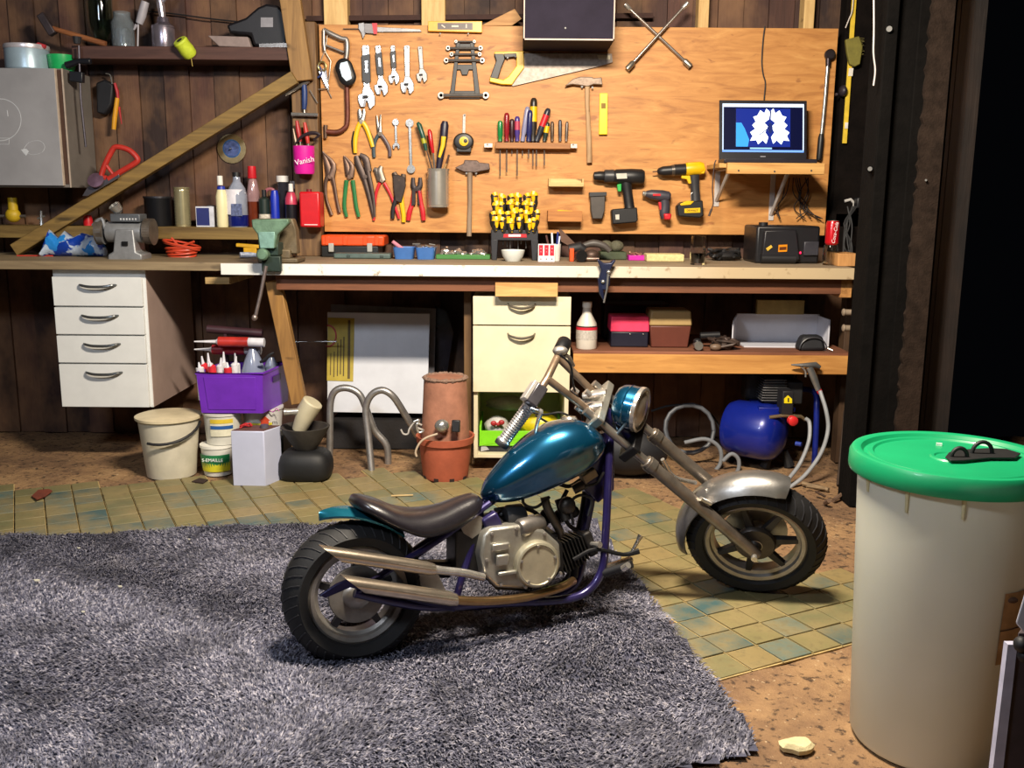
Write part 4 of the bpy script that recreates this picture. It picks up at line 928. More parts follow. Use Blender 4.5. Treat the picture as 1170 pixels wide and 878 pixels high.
# drills (bodies lathed along their axis, grips shaped)
def drill(name, label, nose, tail, r, prof, gripp, gripm, bat, batm, extra=None, grp=None):
    o = .045; t = T(name, label, 'drill', B(*bat[2], o), grp)
    P_, Q_ = B(*nose, o), B(*tail, o); d = Q_-P_; L = d.length
    segs = {}
    for nm, mat, pts in prof: t.part(nm, MB().lathe([(r*b, L*a) for a, b in pts], P_, d, 24, sy=1), mat)
    t.part('handle', MB().tube([B(a, b, o) for a, b, w in gripp], [w*S(YB)/2 for a, b, w in gripp], 14, sq=.8, up=(0, 1, 0), sub=3), gripm)
    bt = MB(); bt.ext([B(a, b, .012) for a, b in bat], (0, -.068, 0)); bo = t.part('battery', bt, batm, bev=.006)
    return t, bo
t, bo = drill('black_cordless_drill', 'black cordless drill with green trigger, largest on the board', (677.5, 201), (736, 202), .0315,
  [('chuck', blk, [(0, .2), (.02, .55), (.12, .68), (.22, .68), (.24, .6)]), ('gearbox', dgrey, [(.22, .85), (.24, .92), (.40, .95), (.42, .8)]), ('motor_housing', blk, [(.40, .8), (.45, 1), (.75, 1.12), (.95, 1.08), (1, .85), (1.01, 0)])],
  [(715, 205, 13), (717, 220, 11), (719, 235, 11), (720, 242, 13)], blk, ((697, 241), (699, 239), (726, 237), (727, 252), (724, 254), (698, 256)), blk)
t.part('trigger', MB().ext([B(a, b, .035) for a, b in ((704.5, 211), (709.5, 210), (709.5, 219), (705.5, 219))], (0, -.02, 0)), plastic('#2aa648'), bev=.003)
t.part('label_patch', MB().plate([(704, 198.5), (716, 198), (716.5, 204), (705, 204.5)], YB-.080, .0012), mt('#c9c4b8', .4)); t.part('battery_label', MB().plate([(703, 245.5), (707.5, 245), (707.5, 251), (703.5, 251)], YB-.0805, .0012), mt('#c9c4b8', .4), parent=bo)
t, bo = drill('small_power_screwdriver', 'small grey pistol screwdriver with red trim between the two large drills', (734, 221), (766, 225), .026,
  [('chuck', chr_, [(0, .3), (.01, .45), (.12, .45), (.14, .3)]), ('motor_housing', mt('#3c3a44', .45), [(.12, .5), (.3, .85), (.7, 1.0), (.93, .9), (1, .6), (1.01, 0)])],
  [(759, 226, 11), (760, 236, 11), (759, 244, 11), (760, 249, 9)], mt('#3c3a44', .45), ((756, 244), (765, 244), (764, 251), (757, 251)), red)
t.part('trigger', MB().ext([B(a, b, .035) for a, b in ((751.5, 231), (755, 231), (755.5, 240), (753, 240))], (0, -.02, 0)), red, bev=.002)
t.part('red_band', MB().plate([(746, 221.5), (755, 221.5), (755, 224), (746, 224)], YB-.0708, .0012), red)
t, bo = drill('yellow_cordless_drill', 'yellow and black cordless drill hanging below the laptop side of the board', (751, 196), (805, 192), .030,
  [('drill_bit', brown_s, [(-.1, .1), (0, .1)]), ('chuck', blk, [(0, .25), (.03, .5), (.12, .72), (.30, .74), (.32, .8)]), ('ring', steel('#76716b'), [(.30, .82), (.36, .84)]), ('gearbox', blk, [(.36, .88), (.62, .88), (.63, 0)]), ('motor_housing', yel, [(.60, .95), (.64, 1.02), (.9, 1.02), (.98, .8), (1.0, 0)])],
  [(793, 200, 12), (794, 215, 10), (795, 230, 11), (794, 236, 12)], dgrey, ((771, 236), (776, 231), (800, 229), (801, 246), (797, 249), (772, 247)), blk)
t.part('upper_shell', MB().ext([B(a, b, .030) for a, b in ((784, 186.5), (798, 186), (803, 188), (805, 194), (803, 199), (786, 199), (785, 194))], (0, -.036, 0)), yel, bev=.004)
t.part('trigger', MB().ext([B(a, b, .035) for a, b in ((778, 201), (790, 201), (790, 210), (786, 210), (784, 205), (778, 204))], (0, -.02, 0)), yel, bev=.002)
t.part('shell_lettering', text_mb('DEWALT', B(794, 192.5, .067), .012, th=.0004), blk)
t.part('base_trim', MB().ext([B(a, b, .010) for a, b in ((774, 233), (782, 229.5), (790, 230), (786, 234), (775, 235))], (0, -.073, 0)), yel, bev=.002, parent=bo)
t.part('battery_label', MB().plate([(782, 238.5), (800, 237.5), (800, 243), (782, 243.5)], YB-.0805, .0012), yel, parent=bo)
t.part('battery_lettering', text_mb('DEWALT', B(791, 240.7, .083), .013, th=.0004), blk, parent=bo)
t.part('belt_hook', MB().tube([B(a, b, .055) for a, b in ((790, 229), (790, 221), (796, 221), (796, 229))], .003, 8, sub=3), grey_s)
# laptop shelf with brackets, laptop
YS = 4.29
P_ = PY(831.5, 186, YS); Q_ = PY(942, 198, YS); zt_ = PY(885, 186.5, YS).z; zb_ = PY(885, 199, YS).z
t = T('laptop_shelf', 'bare pine wall shelf on white metal brackets under the laptop', 'shelf', Vector(((P_.x+Q_.x)/2, 4.45, zb_)))
pine = wood('#b07a3e', '#dcae68', 'x', .9)
t.part('shelf_board', MB().bb(P_.x-.03, Q_.x, YS+.03, YB-.0015, zt_-.02, zt_), pine, bev=.002)
t.part('front_board', MB().bb(P_.x, Q_.x, YS, YS+.028, zb_, zt_+.001), pine, bev=.002)
t.part('screw', MB().cyl(PY(844, 195, YS), PY(844, 195, YS-.002), .004, n=10).cyl(PY(885, 196, YS), PY(885, 196, YS-.002), .004, n=10).cyl(PY(927, 195, YS), PY(927, 195, YS-.002), .004, n=10), blk)
white_m = mt('#cfc8c4', .35, .1, .1)
for bx, lo in ((825, 236), (890, 252)):
    X_ = PY(bx, 200, 4.5).x
    t.part('bracket', MB().bb(X_-.012, X_+.012, YB-.006, YB-.0015, PY(bx, lo, YB).z, zt_-.022).bb(X_-.012, X_+.012, YS+.04, YB-.004, zt_-.028, zt_-.022).tube([Vector((X_, YS+.06, zt_-.03)), Vector((X_, YB-.008, PY(bx, lo-6, YB).z))], .010, 4, sq=.5), white_m, bev=.001)
LX0, LX1 = PY(824, 150, 4.42), PY(925, 150, 4.42)
zs = zt_
t = T('laptop', 'open black laptop on the pine wall shelf showing a blue and white picture', 'laptop', Vector(((LX0.x+LX1.x)/2, 4.4, zs)))
xc = (LX0.x+LX1.x)/2; hw = (LX1.x-LX0.x)/2
t.part('base', MB().bb(xc-hw-.004, xc+hw+.010, YS+.02, 4.44, zs+.001, zs+.019), mt('#221f28', .4), bev=.003)
t.part('keyboard', MB().bb(xc-hw+.02, xc+hw-.02, YS+.06, 4.42, zs+.0191, zs+.0205), mt('#121216', .5, 0, .4, 90, .3))
ht = (PY(875, 112.5, 4.46).z-zs-.019); tiltv = Vector((0, .055, ht)).normalized(); sn_ = Vector((1, 0, 0)).cross(tiltv).normalized()
sc0 = Vector((xc, 4.435, zs+.019))
def SCR(u, v, o): return sc0+Vector((1, 0, 0))*(u*hw)+tiltv*(v*ht)+sn_*o     # u -1..1, v 0..1
def quad(u0, u1, v0, v1, o, th=.0008): return MB().ext([SCR(u0, v0, o), SCR(u1, v0, o), SCR(u1, v1, o), SCR(u0, v1, o)], sn_*th)
lid = t.part('screen_lid', MB().ext([SCR(-1, 0, 0), SCR(1, 0, 0), SCR(1, 1, 0), SCR(-1, 1, 0)], -sn_*.008), mt('#17151d', .4), bev=.002)
t.part('display', quad(-.93, .93, .13, .94, .0003), emis('#0a0f35', .9), parent=lid)
t.part('title_bar', quad(-.93, .93, .885, .94, .0012), emis('#d7e6ff', 1.3), parent=lid)
t.part('task_bar', quad(-.93, .93, .13, .165, .0012), emis('#7aa9ff', 1.2), parent=lid)
t.part('window_edge', quad(-.93, -.905, .16, .9, .0012).add(quad(.905, .93, .16, .9, .0012).v, [(3, 2, 1, 0), (4, 5, 6, 7), (0, 1, 5, 4), (1, 2, 6, 5), (2, 3, 7, 6), (3, 0, 4, 7)]), emis('#d7e6ff', 1.2), parent=lid)
t.part('picture_ground', quad(-.62, .62, .22, .86, .0012), emis('#1b2f8e', 1.0), parent=lid)
t.part('cyan_patch', MB().ext([SCR(u, v, .0022) for u, v in ((-.62, .22), (-.35, .22), (-.32, .34), (-.42, .52), (-.5, .62), (-.62, .62))], sn_*.0005), emis('#3fa0e8', 1.2), parent=lid)
wing = [(.015, .80), (-.06, .86), (-.10, .78), (-.18, .83), (-.24, .74), (-.32, .72), (-.27, .64), (-.34, .58), (-.28, .52), (-.38, .46), (-.33, .40), (-.38, .32), (-.26, .33), (-.22, .26), (-.13, .33), (-.06, .27), (-.02, .38), (-.08, .46), (-.03, .56), (-.10, .62), (-.01, .68)]
for sx_ in (1, -1):
    t.part('white_petals', MB().ext([SCR(.15+sx_*(u*1.15-.01), v, .0022) for u, v in wing], sn_*.0005), emis('#f4fbff', 2.0), parent=lid)
t.part('starburst_centre', MB().ext([SCR(.16+.055*math.cos(2*PI*k/12), .53+.09*math.sin(2*PI*k/12), .004) for k in range(12)], sn_*.0005).ext([SCR(u, v, .004) for u, v in ((.14, .82), (.18, .82), (.165, .60))], sn_*.0005).ext([SCR(u, v, .004) for u, v in ((-.1, .40), (-.08, .43), (.10, .53), (.08, .50))], sn_*.0005), emis('#23306e', 1.0), parent=lid)
t.part('player_buttons', MB().ext([SCR(u, v, .0022) for u, v in ((-.3, .18), (.2, .18), (.2, .205), (-.3, .205))], sn_*.0005), emis('#9fd0ff', 1.2), parent=lid)
t.part('maker_badge', quad(-.06, .06, .05, .065, .0004), mt('#b9b9c4', .3, .5), parent=lid)
one('laptop_cable', 'black power cable hanging down the board to the laptop', 'cable', MB().tube([B(a, b, .008) for a, b in ((874, 30), (872, 45), (870.5, 70), (872, 85), (874.5, 95), (873, 114))], .0032, 8, sub=4), rubber())
one('shelf_cable', 'thin dark lead hanging off the left end of the pine shelf with a pale plug', 'cable', MB().tube([PY(a, b, 4.40) for a, b in ((818, 183), (816, 190), (814, 215), (815, 232), (812, 242))], .0028, 8, sub=4).tube([PY(813, 239, 4.40), PY(810, 247, 4.40)], .005, 8), rubber('#3a2c2a'))
mb = MB(); rc = random.Random(2)
for i in range(9):
    x0 = rc.uniform(895, 925); x1 = rc.uniform(890, 940)
    mb.tube([B(x0, 203, .02+.004*i), B(x0+rc.uniform(-12, 12), 222, .02+.004*i), B((x0+x1)/2+rc.uniform(-14, 14), 238, .02), B(x1, 250, .02+.003*i)], .0024, 6, sub=5)
one('tangled_leads', 'tangle of thin black charger leads under the pine shelf', 'cables', mb, rubber('#241a18'), kind='stuff')
# long ratchet bar
t = T('breaker_bar', 'long chrome torque wrench with black grip hung upright by the right board edge', 'torque wrench', B(937, 184))
t.part('shaft', MB().tube([B(946, 70, .02), B(942, 120, .02), B(938.5, 155, .02)], .0085, 12), chr_)
t.part('head', MB().lathe([(.018, 0), (.024, .006), (.024, .022), (.018, .028), (0, .028)], B(947, 63, .006), (0, -1, 0), 20).tube([B(946.5, 60, .02), B(946, 76, .02)], [.014, .011], 12), mt('#4a4246', .35, .8, .3))
t.part('grip', MB().tube([B(938.5, 153, .02), B(938, 158, .02), B(936, 180, .02), B(935.5, 183, .02)], [.0095, .0135, .0135, .011], 14), blk)
# yellow folding rule and the olive brush on the right wall timber
yr = 4.615
t = T('yellow_folding_rule', 'long yellow rule hanging upright on the dark wall beside the board', 'ruler', PY(965, 164, yr))
t.part('blade', MB().ext([PY(a, b, yr) for a, b in ((975, -30), (980, -30), (967, 164), (962, 164))], (0, -.008, 0)), mt('#e6c43a', .5), bev=.001)
t.part('joint_plate', MB().ext([PY(a, b, yr-.009) for a, b in ((970, 78), (975, 78), (974, 87), (969, 87))], (0, -.002, 0)), mt('#e9e4da', .4)); t.part('joint_plate', MB().ext([PY(a, b, yr-.009) for a, b in ((965.5, 140), (969, 140), (968.5, 147), (965, 147))], (0, -.002, 0)), mt('#e9e4da', .4))
t = T('dusting_brush', 'olive brush with ragged bristles hung over the yellow rule', 'brush', PY(975, 76, yr-.03))
t.part('handle', MB().ext([PY(a, b, yr-.012) for a, b in ((964.5, 46), (980, 42), (984, 54), (981, 74), (975, 77), (969, 74), (966, 60))], (0, -.022, 0)), mt('#77702e', .7, 0, .3), bev=.004)
mb = MB()
for k in range(14): mb.tube([PY(978+k*.3, 43+k*1.6, yr-.02), PY(984+rc.uniform(0, 4), 43+k*1.6+rc.uniform(-3, 2), yr-.025)], .0012, 5)
t.part('bristles', mb, mt('#6b632e', .8))
one('white_wall_cable', 'thin pale cable running down the dark door post', 'cable', MB().tube([PY(a, b, 3.585) for a, b in ((998, -40), (998.5, 30), (998, 60), (1000, 80), (998, 98))], .003, 8, sub=4), mt('#cfc6c2', .5))
one('looped_white_cord', 'short white cord looping down to the top right corner of the board', 'cord', MB().tube([PY(a, b, 4.59) for a, b in ((976, -20), (974, 10), (970, 22), (966, 32))], .0025, 8, sub=4), mt('#d8cfc8', .5))
one('wooden_peg', 'dark knob sticking out of the wall right of the torque wrench', 'peg', MB().ell(PY(963, 104, 4.60), (.018, .03, .026)).ell(PY(956, 108, 4.585), (.008, .01, .008)), mt('#2c2630', .5))
for i, (a, b) in enumerate(((1016, 33, ), (994, 193), (1058, 206))):
    one('post_screw', ('large pale screw head high on the dark door post', 'small bright bolt on the left edge of the door post', 'tiny bright screw head on the torn batten')[i], 'screw', MB().cyl(PY(a, b, 3.66), PY(a, b, 3.585), (.010, .008, .004)[i], n=12), chr_)
# ------------------------------------------------------------------ left wall and left worktop
def ctr(px, py, Y, z): p = PY(px, py, Y); return Vector((p.x, Y, z))
def mpp(Y, z=.9): return (Y*math.cos(PITCH)-(z-CAM.z)*math.sin(PITCH))/F
def lathe_px(px, Y, z0, ytop, prof, n=28):
    """prof: (half width px, height fraction)"""
    zt = PY(px, ytop, Y).z; s = mpp(Y, z0); c = PY(px, ytop, Y)
    return MB().lathe([(w*s, (zt-z0)*h) for w, h in prof], Vector((c.x, Y, z0)), (0, 0, 1), n)
# grey cupboard
Yc = 4.44; a = PY(74, 85, Yc); z0 = PY(30, 214, Yc).z; z1 = PY(30, 78, Yc).z
X0 = PY(-90, 100, Yc).x; X1 = PY(77, 150, Yc).x
t = T('wall_cupboard', 'grey wall cupboard with chalk marks on its door, at the far left', 'cupboard', Vector(((X0+X1)/2, 4.55, z0)))
t.part('carcass', MB().bb(X0, X1, Yc+.001, YW-.002, z0, z1), mt('#77716c', .6, 0, .2, 6), bev=.002)
dX = PY(67, 150, Yc-.02).x
cd_ = t.part('door', MB().bb(X0, dX, Yc-.018, Yc, z0+.008, z1-.002), mt('#97979b', .5, 0, .14, 5, .04), bev=.001)
t.part('door_edge', MB().bb(dX, dX+.003, Yc-.018, Yc, z0+.008, z1-.002), mt('#c9b9a8', .6), parent=cd_)
t.part('edge_gap', MB().bb(dX+.004, X1-.008, Yc-.002, Yc+.001, z0+.015, z1-.006), mt('#4a3226', .8))
t.part('pale_lip', MB().bb(X1-.006, X1, Yc-.003, Yc+.001, z0, z1), mt('#b9a99a', .6))
ck = MB(); cc0 = (0, 137); ck.tube([PY(cc0[0]+24*math.cos(q), cc0[1]+24*math.sin(q), Yc-.0185) for q in [2*PI*k/40 for k in range(40)]], .0016, 5, closed=True, sq=.4, up=(0, 1, 0))
ck.tube([PY(q, w, Yc-.0185) for q, w in ((-2, 165), (10, 165), (10.5, 158), (-2, 158))], .0013, 5)
ck.tube([PY(q, w, Yc-.0185) for q, w in ((8, 126), (9, 133))], .0015, 5)
ck.ext([PY(q, w, Yc-.0182) for q, w in ((24, 171), (30, 170), (33, 173), (30, 178), (27, 175))], (0, -.0006, 0))
ck.tube([PY(q, w, Yc-.0185) for q, w in ((26, 172), (33, 163), (45, 161), (51, 167), (48, 174), (38, 177), (31, 175))], .0009, 5, sub=4)
t.part('chalk_drawing', ck, mt('#c9cdd2', .8), parent=cd_)
ztop = z1
mbx = lathe_px(30, 4.53, ztop, 52.5, [(22.5, 0), (23.5, .05), (23.5, .88), (22, 1), (0, 1)])
t = T('cable_drum', 'pale blue-white round tin on top of the grey cupboard', 'tin', ctr(30, 60, 4.53, ztop)); t.part('drum', mbx, mt('#a9c0cf', .35, .3, .15, 15)); t.part('rim', lathe_px(30, 4.53, ztop, 52.3, [(24, .82), (24.5, .9), (24, 1), (22.5, 1.0)]), mt('#d6d2da', .3, .4))
one('green_bowl', 'bright green plastic tub on the grey cupboard beside the round tin', 'tub', lathe_px(70, 4.55, ztop, 63.5, [(12, 0), (14, .3), (15, 1), (14, 1), (12, .2), (0, .15)]), plastic('#1fae5f', .35))
one('red_white_nozzle', 'small red and white nozzle lying on the round tin', 'nozzle', MB().tube([PY(37, 53, 4.5), PY(44, 51, 4.5), PY(52, 53.5, 4.5)], [.004, .010, .009], 10), plastic('#c23b44'))
t = T('bar_clamp', 'black bar clamp hanging upright beside the grey cupboard', 'clamp', PY(95, 166, 4.48))
t.part('bar', MB().tube([PY(90, 52, 4.48), PY(92, 110, 4.48), PY(98, 168, 4.48)], .005, 6), steel('#34323a', .4))
t.part('jaw', MB().box(PY(88, 88, 4.48), (.06, .03, .045), rot=(0, R(5), 0)).tube([PY(75, 75, 4.48), PY(90, 70, 4.48), PY(104, 70, 4.48)], [.016, .012, .014], 10), plastic('#16181f'), bev=.004)
t.part('slide_handle', MB().tube([PY(88, 42, 4.48), PY(88, 50, 4.48)], [.020, .014], 10), plastic('#2c2c30'))
# top shelf items
Ys = 4.55; zs1 = SH1
t = T('sledge_hammer', 'old hammer with a brown handle leaning on the upper shelf, head to the left', 'hammer', PY(85, 50, Ys)); 
t.part('handle', MB().tube([PY(52, 30, Ys), PY(85, 40, Ys), PY(121, 50.5, Ys)], [.010, .012, .013], 10), wood('#6a3c22', '#9c6238', 'x', 2)); t.part('head', MB().box(PY(54, 28, Ys), (.035, .035, .10), rot=(0, R(-30), 0)), mt('#4a4246', .5, .6, .3), bev=.005)
def glassjar(px, w, ytop, Y, z, label, prof=None):
    t = T('glass_jar', label, 'jar', ctr(px, ytop, Y, z))
    t.part('glass', lathe_px(px, Y, z, ytop, prof or [(w*.9, 0), (w, .04), (w, .70), (w*.75, .84), (w*.75, 1), (w*.68, 1), (w*.68, .84), (w*.92, .7), (w*.92, .06), (0, .05)]), glass('#c9d4dc', .04, .85))
    return t
t = glassjar(139, 12.5, 14, 4.60, zs1, 'clear glass jar on the upper shelf under the hanging glassware')
t.part('contents', lathe_px(139, 4.60, zs1, 33, [(8, .05), (9, .5), (7, 1), (0, 1.0)]), mt('#8a8f9a', .3, .6, .4, 60))
one('hanging_glass_funnel', 'greenish glass funnel on the upper shelf left of the clear jar', 'funnel', MB().lathe([(.01, 0), (.05, .07), (.055, .12), (.055, .30), (.05, .30), (.05, .12), (.040, .075), (.006, .006)], Vector((PY(121, 20, 4.64).x-.02, 4.63, zs1)), n=24), glass('#b5cac2', .03, 1.0))
t = T('spray_gun', 'grey spray gun nozzle standing on its pot, upper shelf', 'spray gun', ctr(186, 50, 4.60, zs1))
t.part('pot', lathe_px(186, 4.60, zs1, 30, [(12.5, 0), (13, .06), (13, .94), (12.5, 1), (0, 1)]), steel('#a79fae', .22))
t.part('pot_neck', lathe_px(186, 4.60, zs1, 20, [(13, .66), (11, .74), (7, .84), (6, 1.0), (0, 1)]), steel('#8b8494', .25))
t.part('gun_body', MB().tube([PY(186, 22, 4.60), PY(184, 8, 4.60), PY(180, -14, 4.60)], [.014, .018, .015], 12).tube([PY(183, 5, 4.60), PY(196, -14, 4.6)], [.012, .012], 10), steel('#c9c2cc', .25))
one('white_spray_nozzle', 'pale grey plastic nozzle leaning between the jar and the metal pot', 'nozzle', MB().tube([PY(166, 2, 4.6), PY(162, 18, 4.6), PY(159, 27, 4.6)], [.018, .020, .016], 12).tube([PY(156, 28, 4.6), PY(153, 34, 4.6)], [.008, .004], 8).tube([PY(158, 26, 4.6), Vector((PY(157, 50, 4.6).x, 4.6, zs1+.003))], .004, 8), plastic('#a9a6ae'))
t = T('yellow_cord_spool', 'fluorescent yellow-green spool of builders line hanging from the upper shelf edge', 'spool', PY(210, 62, 4.50))
a_, b_ = PY(205, 46, 4.47), PY(214, 58, 4.50); d_ = (b_-a_)
t.part('spool', MB().lathe([(.012, 0), (.030, .0), (.034, .008), (.032, .02), (.034, .05), (.032, .075), (.026, .083), (0, .084)], a_, d_, 24), mt('#c6d83a', .6, 0, .15, 60, .2)); t.part('core', MB().cyl(a_, a_-d_.normalized()*.002, .013, n=16), blk)
t.part('loose_end', MB().tube([PY(218, 62, 4.50), PY(219, 70, 4.50), PY(220, 76, 4.5)], .0016, 6), mt('#b8a050', .7))
one('grey_wedge_block', 'pale tapered block lying on the upper shelf', 'block', MB().ext([PY(a, b, 4.56) for a, b in ((237, 40.5), (283, 42), (287, 54), (250, 53)) ][:4], (0, .08, 0)), mt('#8f7f7c', .7), bev=.004)
t = T('belt_sander', 'black power sander with small white sticker on the upper shelf', 'power tool', PY(300, 54, 4.6))
t.part('body', MB().ext([PY(a, b, 4.56) for a, b in ((258, 28), (280, 20), (294, 8), (304, 4), (318, 6), (327, 16), (329, 53), (290, 53), (286, 40), (262, 38))], (0, .11, 0)), mt('#17161c', .5, 0, .3), bev=.012)
t.part('sticker', MB().ext([PY(a, b, 4.5595) for a, b in ((298, 20), (312, 20), (312, 31), (298, 31))], (0, -.001, 0)), mt('#8b8a92', .5)); t.part('base_plate', MB().ext([PY(a, b, 4.55) for a, b in ((296, 50), (329, 49), (329, 54), (296, 54))], (0, .1, 0)), steel('#7a746e'))
one('black_wall_wire', 'thin black wire sagging along the boards above the upper shelf', 'wire', MB().tube([PY(a, b, 4.69) for a, b in ((160, 12), (200, 16), (245, 22), (300, 27), (330, 26))], .0035, 6, sub=4), rubber())
# tools hanging on the left wall
t = T('electric_tester', 'black hanging tool bundle with yellow and red handles on the left wall boards', 'hand tool', PY(128, 148, 4.69))
t.part('black_pouch', MB().ext([PY(a, b, 4.717) for a, b in ((114, 96), (124, 92), (134, 98), (132, 120), (124, 132), (115, 130))], (0, -.047, 0)), rubber('#111218'), bev=.008)
t.part('yellow_handle', MB().tube([PY(134, 112, 4.66), PY(131, 135, 4.66), PY(130, 148, 4.66)], [.010, .011, .010], 10), plastic('#e0a020'))
t.part('red_handle', MB().tube([PY(131, 95, 4.66), PY(134, 105, 4.66), PY(135, 114, 4.66)], [.006, .008, .006], 10).tube([PY(136, 122, 4.665), PY(139, 142, 4.67)], [.006, .002], 8), plastic('#b0222c')); t.part('hook', MB().tube([PY(121, 84, 4.68), PY(126, 86, 4.67), PY(128, 96, 4.67)], .003, 8, sub=3), chr_)
# red handled mitre saw resting on the brace
t = T('red_handled_tenon_saw', 'hand tool with a big red triangular handle resting on the diagonal brace', 'saw', PY(125, 210, 4.44))
hd_ = MB(); Yh = 4.45
t.part('handle', hd_.tube([PY(a, b, Yh) for a, b in ((122, 204), (116, 199), (128, 172), (135, 168), (148, 172), (157, 181), (155, 186), (140, 195), (124, 205))], .0125, 10, closed=False, sub=3).tube([PY(120, 187, Yh), PY(131, 202, Yh)], .008, 8), mt('#b83127', .45))
t.part('blade', MB().ext([PY(a, b, Yh) for a, b in ((95, 224), (101, 214), (118, 206), (137, 199), (137, 203), (101, 224))], (0, -.010, 0)), steel('#7b7880', .35), bev=.001)
t.part('blade_disc', MB().lathe([(.02, 0), (.036, .004), (.036, .010), (.012, .016), (0, .016)], PY(110, 207, Yh-.012), (0, -.9, .5), 24), mt('#8c6f86', .35, .6, .3))
# sanding disc
t = T('grinding_disc', 'round blue and purple grinding disc hanging on the wall boards', 'disc', PY(265, 185, 4.70))
s_ = mpp(4.7, 1.4); c_ = PY(265, 170, 4.717)
t.part('disc', MB().lathe([(.004, 0), (15.5*s_, 0), (15.5*s_, .004), (5*s_, .006), (3*s_, .006), (3*s_, .003), (.004, .003)], c_, (0, -1, 0), 36), mt('#2c5c94', .35, .1, .5, 40, .02, .3)); t.part('label_ring', MB().lathe([(4*s_, .0062), (9*s_, .0064), (9*s_, .007), (4*s_, .007)], c_, (0, -1, 0), 30), mt('#4a5a90', .35, .1, .6, 60)); t.part('bright_rim', MB().lathe([(15.4*s_, 0), (16.4*s_, 0), (16.4*s_, .005), (15.4*s_, .005)], c_, (0, -1, 0), 36), steel('#b09a70'))
t.part('nail', MB().cyl(c_, c_-Vector((0, .03, 0)), .003, n=8), chr_)
# squeegee and magenta tub on the post
yp = 4.555
t = T('tile_squeegee', 'squeegee with ribbed blue handle and two steel bars on the wall post', 'squeegee', PY(348, 132, yp))
t.part('handle', MB().tube([PY(a, b, yp-.018) for a, b in ((347.5, 97), (348, 105), (348, 118), (347.5, 125))], [.011, .0135, .013, .010], 14), plastic('#22386e', .45)); t.part('bar', MB().tube([PY(333, 130.5, yp-.02), PY(363.5, 131.5, yp-.02)], .0085, 10), chr_); t.part('cross_bar', MB().tube([PY(326.5, 108, yp-.02), PY(353, 92.5, yp-.02)], .009, 10), steel('#8e8a84')); t.part('stem', MB().tube([PY(347.5, 124, yp-.018), PY(348, 131, yp-.018)], .004, 8), chr_); t.part('wire', MB().tube([PY(354, 103, yp-.01), PY(363, 118, yp-.01)], .0022, 6), chr_)
t = T('pink_stain_remover_tub', 'magenta plastic tub with white lettering fixed to the wall post', 'tub', PY(348, 199, yp-.05))
c_ = PY(348, 199, yp-.052); s_ = mpp(4.5, 1.3); zt = PY(348, 167, yp-.05).z
t.part('tub', MB().lathe([(0, 0), (10.5*s_, 0), (11.5*s_, .01), (12.2*s_, zt-c_.z), (11.6*s_, zt-c_.z), (11*s_, .012), (0, .01)], c_, n=30), mt('#d51f9b', .4, 0, .1))
t.part('label_burst', MB().lathe([(11.95*s_, .03), (12.15*s_, .10), (12.2*s_, .10), (12.0*s_, .03)], c_, n=16, arc=(R(-130), R(-50)), up=(0, 1, 0)), mt('#c890d8', .4)) if False else None
t.part('lettering', text_mb('Vanish', PY(348, 184, yp-.052-12.4*s_), .034, right=(1, 0, .22), up=(-.2, 0, 1), th=.0008), mt('#f3eef8', .4))
for i, (x_, y_, mc_, lb) in enumerate(((343, 150, '#a8242a', 'left red handled file in the magenta tub'), (352, 152, '#b5302a', 'right red handled file in the magenta tub'))):
    u = T('red_handled_file', lb, 'file', PY(x_, 166, yp-.05), 'tools in the magenta tub')
    u.part('handle', MB().tube([PY(x_-4, y_-12, yp-.05), PY(x_-2, y_, yp-.05), PY(x_, y_+12, yp-.05)], [.007, .012, .008], 12), plastic(mc_)); u.part('tang', MB().tube([PY(x_, y_+11, yp-.05), PY(x_, 188, yp-.05)], .004, 8), grey_s)
one('black_hooked_blade', 'dark curved blade lying across the top of the magenta tub', 'blade', MB().tube([PY(a, b, yp-.062) for a, b in ((338, 164), (345, 156), (356, 152), (365, 154), (358, 160))], [.004, .007, .009, .008, .003], 8, sub=3), mt('#2a1f26', .4))
one('grey_scraper_handle', 'grey scraper handle at the left rim of the magenta tub', 'scraper', MB().tube([PY(a, b, yp-.045) for a, b in ((335, 147), (337, 158), (341, 176))], [.004, .009, .006], 10), steel('#8b7a6c', .5))
c_ = PY(353, 259, 4.45); P_ = PY(341.5, 219, 4.45); Q_ = PY(366, 260, 4.45)
t = T('red_jerrycan', 'flat bright red metal container hung on the wall post above the vise', 'container', Vector(((P_.x+Q_.x)/2, 4.5, Q_.z)))
t.part('body', MB().bb(P_.x, Q_.x, 4.45, 4.552, Q_.z, P_.z), mt('#c8151f', .35, 0, .1), bev=.008); t.part('white_line', MB().bb(P_.x+.02, Q_.x-.012, 4.4488, 4.45, Q_.z+.010, Q_.z+.014), mt('#f0d0d0', .4)); t.part('cap', MB().cyl(Vector(((P_.x+Q_.x)/2-.01, 4.50, P_.z)), Vector(((P_.x+Q_.x)/2-.01, 4.50, P_.z+.012)), .012, n=14), mt('#6e1a20', .5))
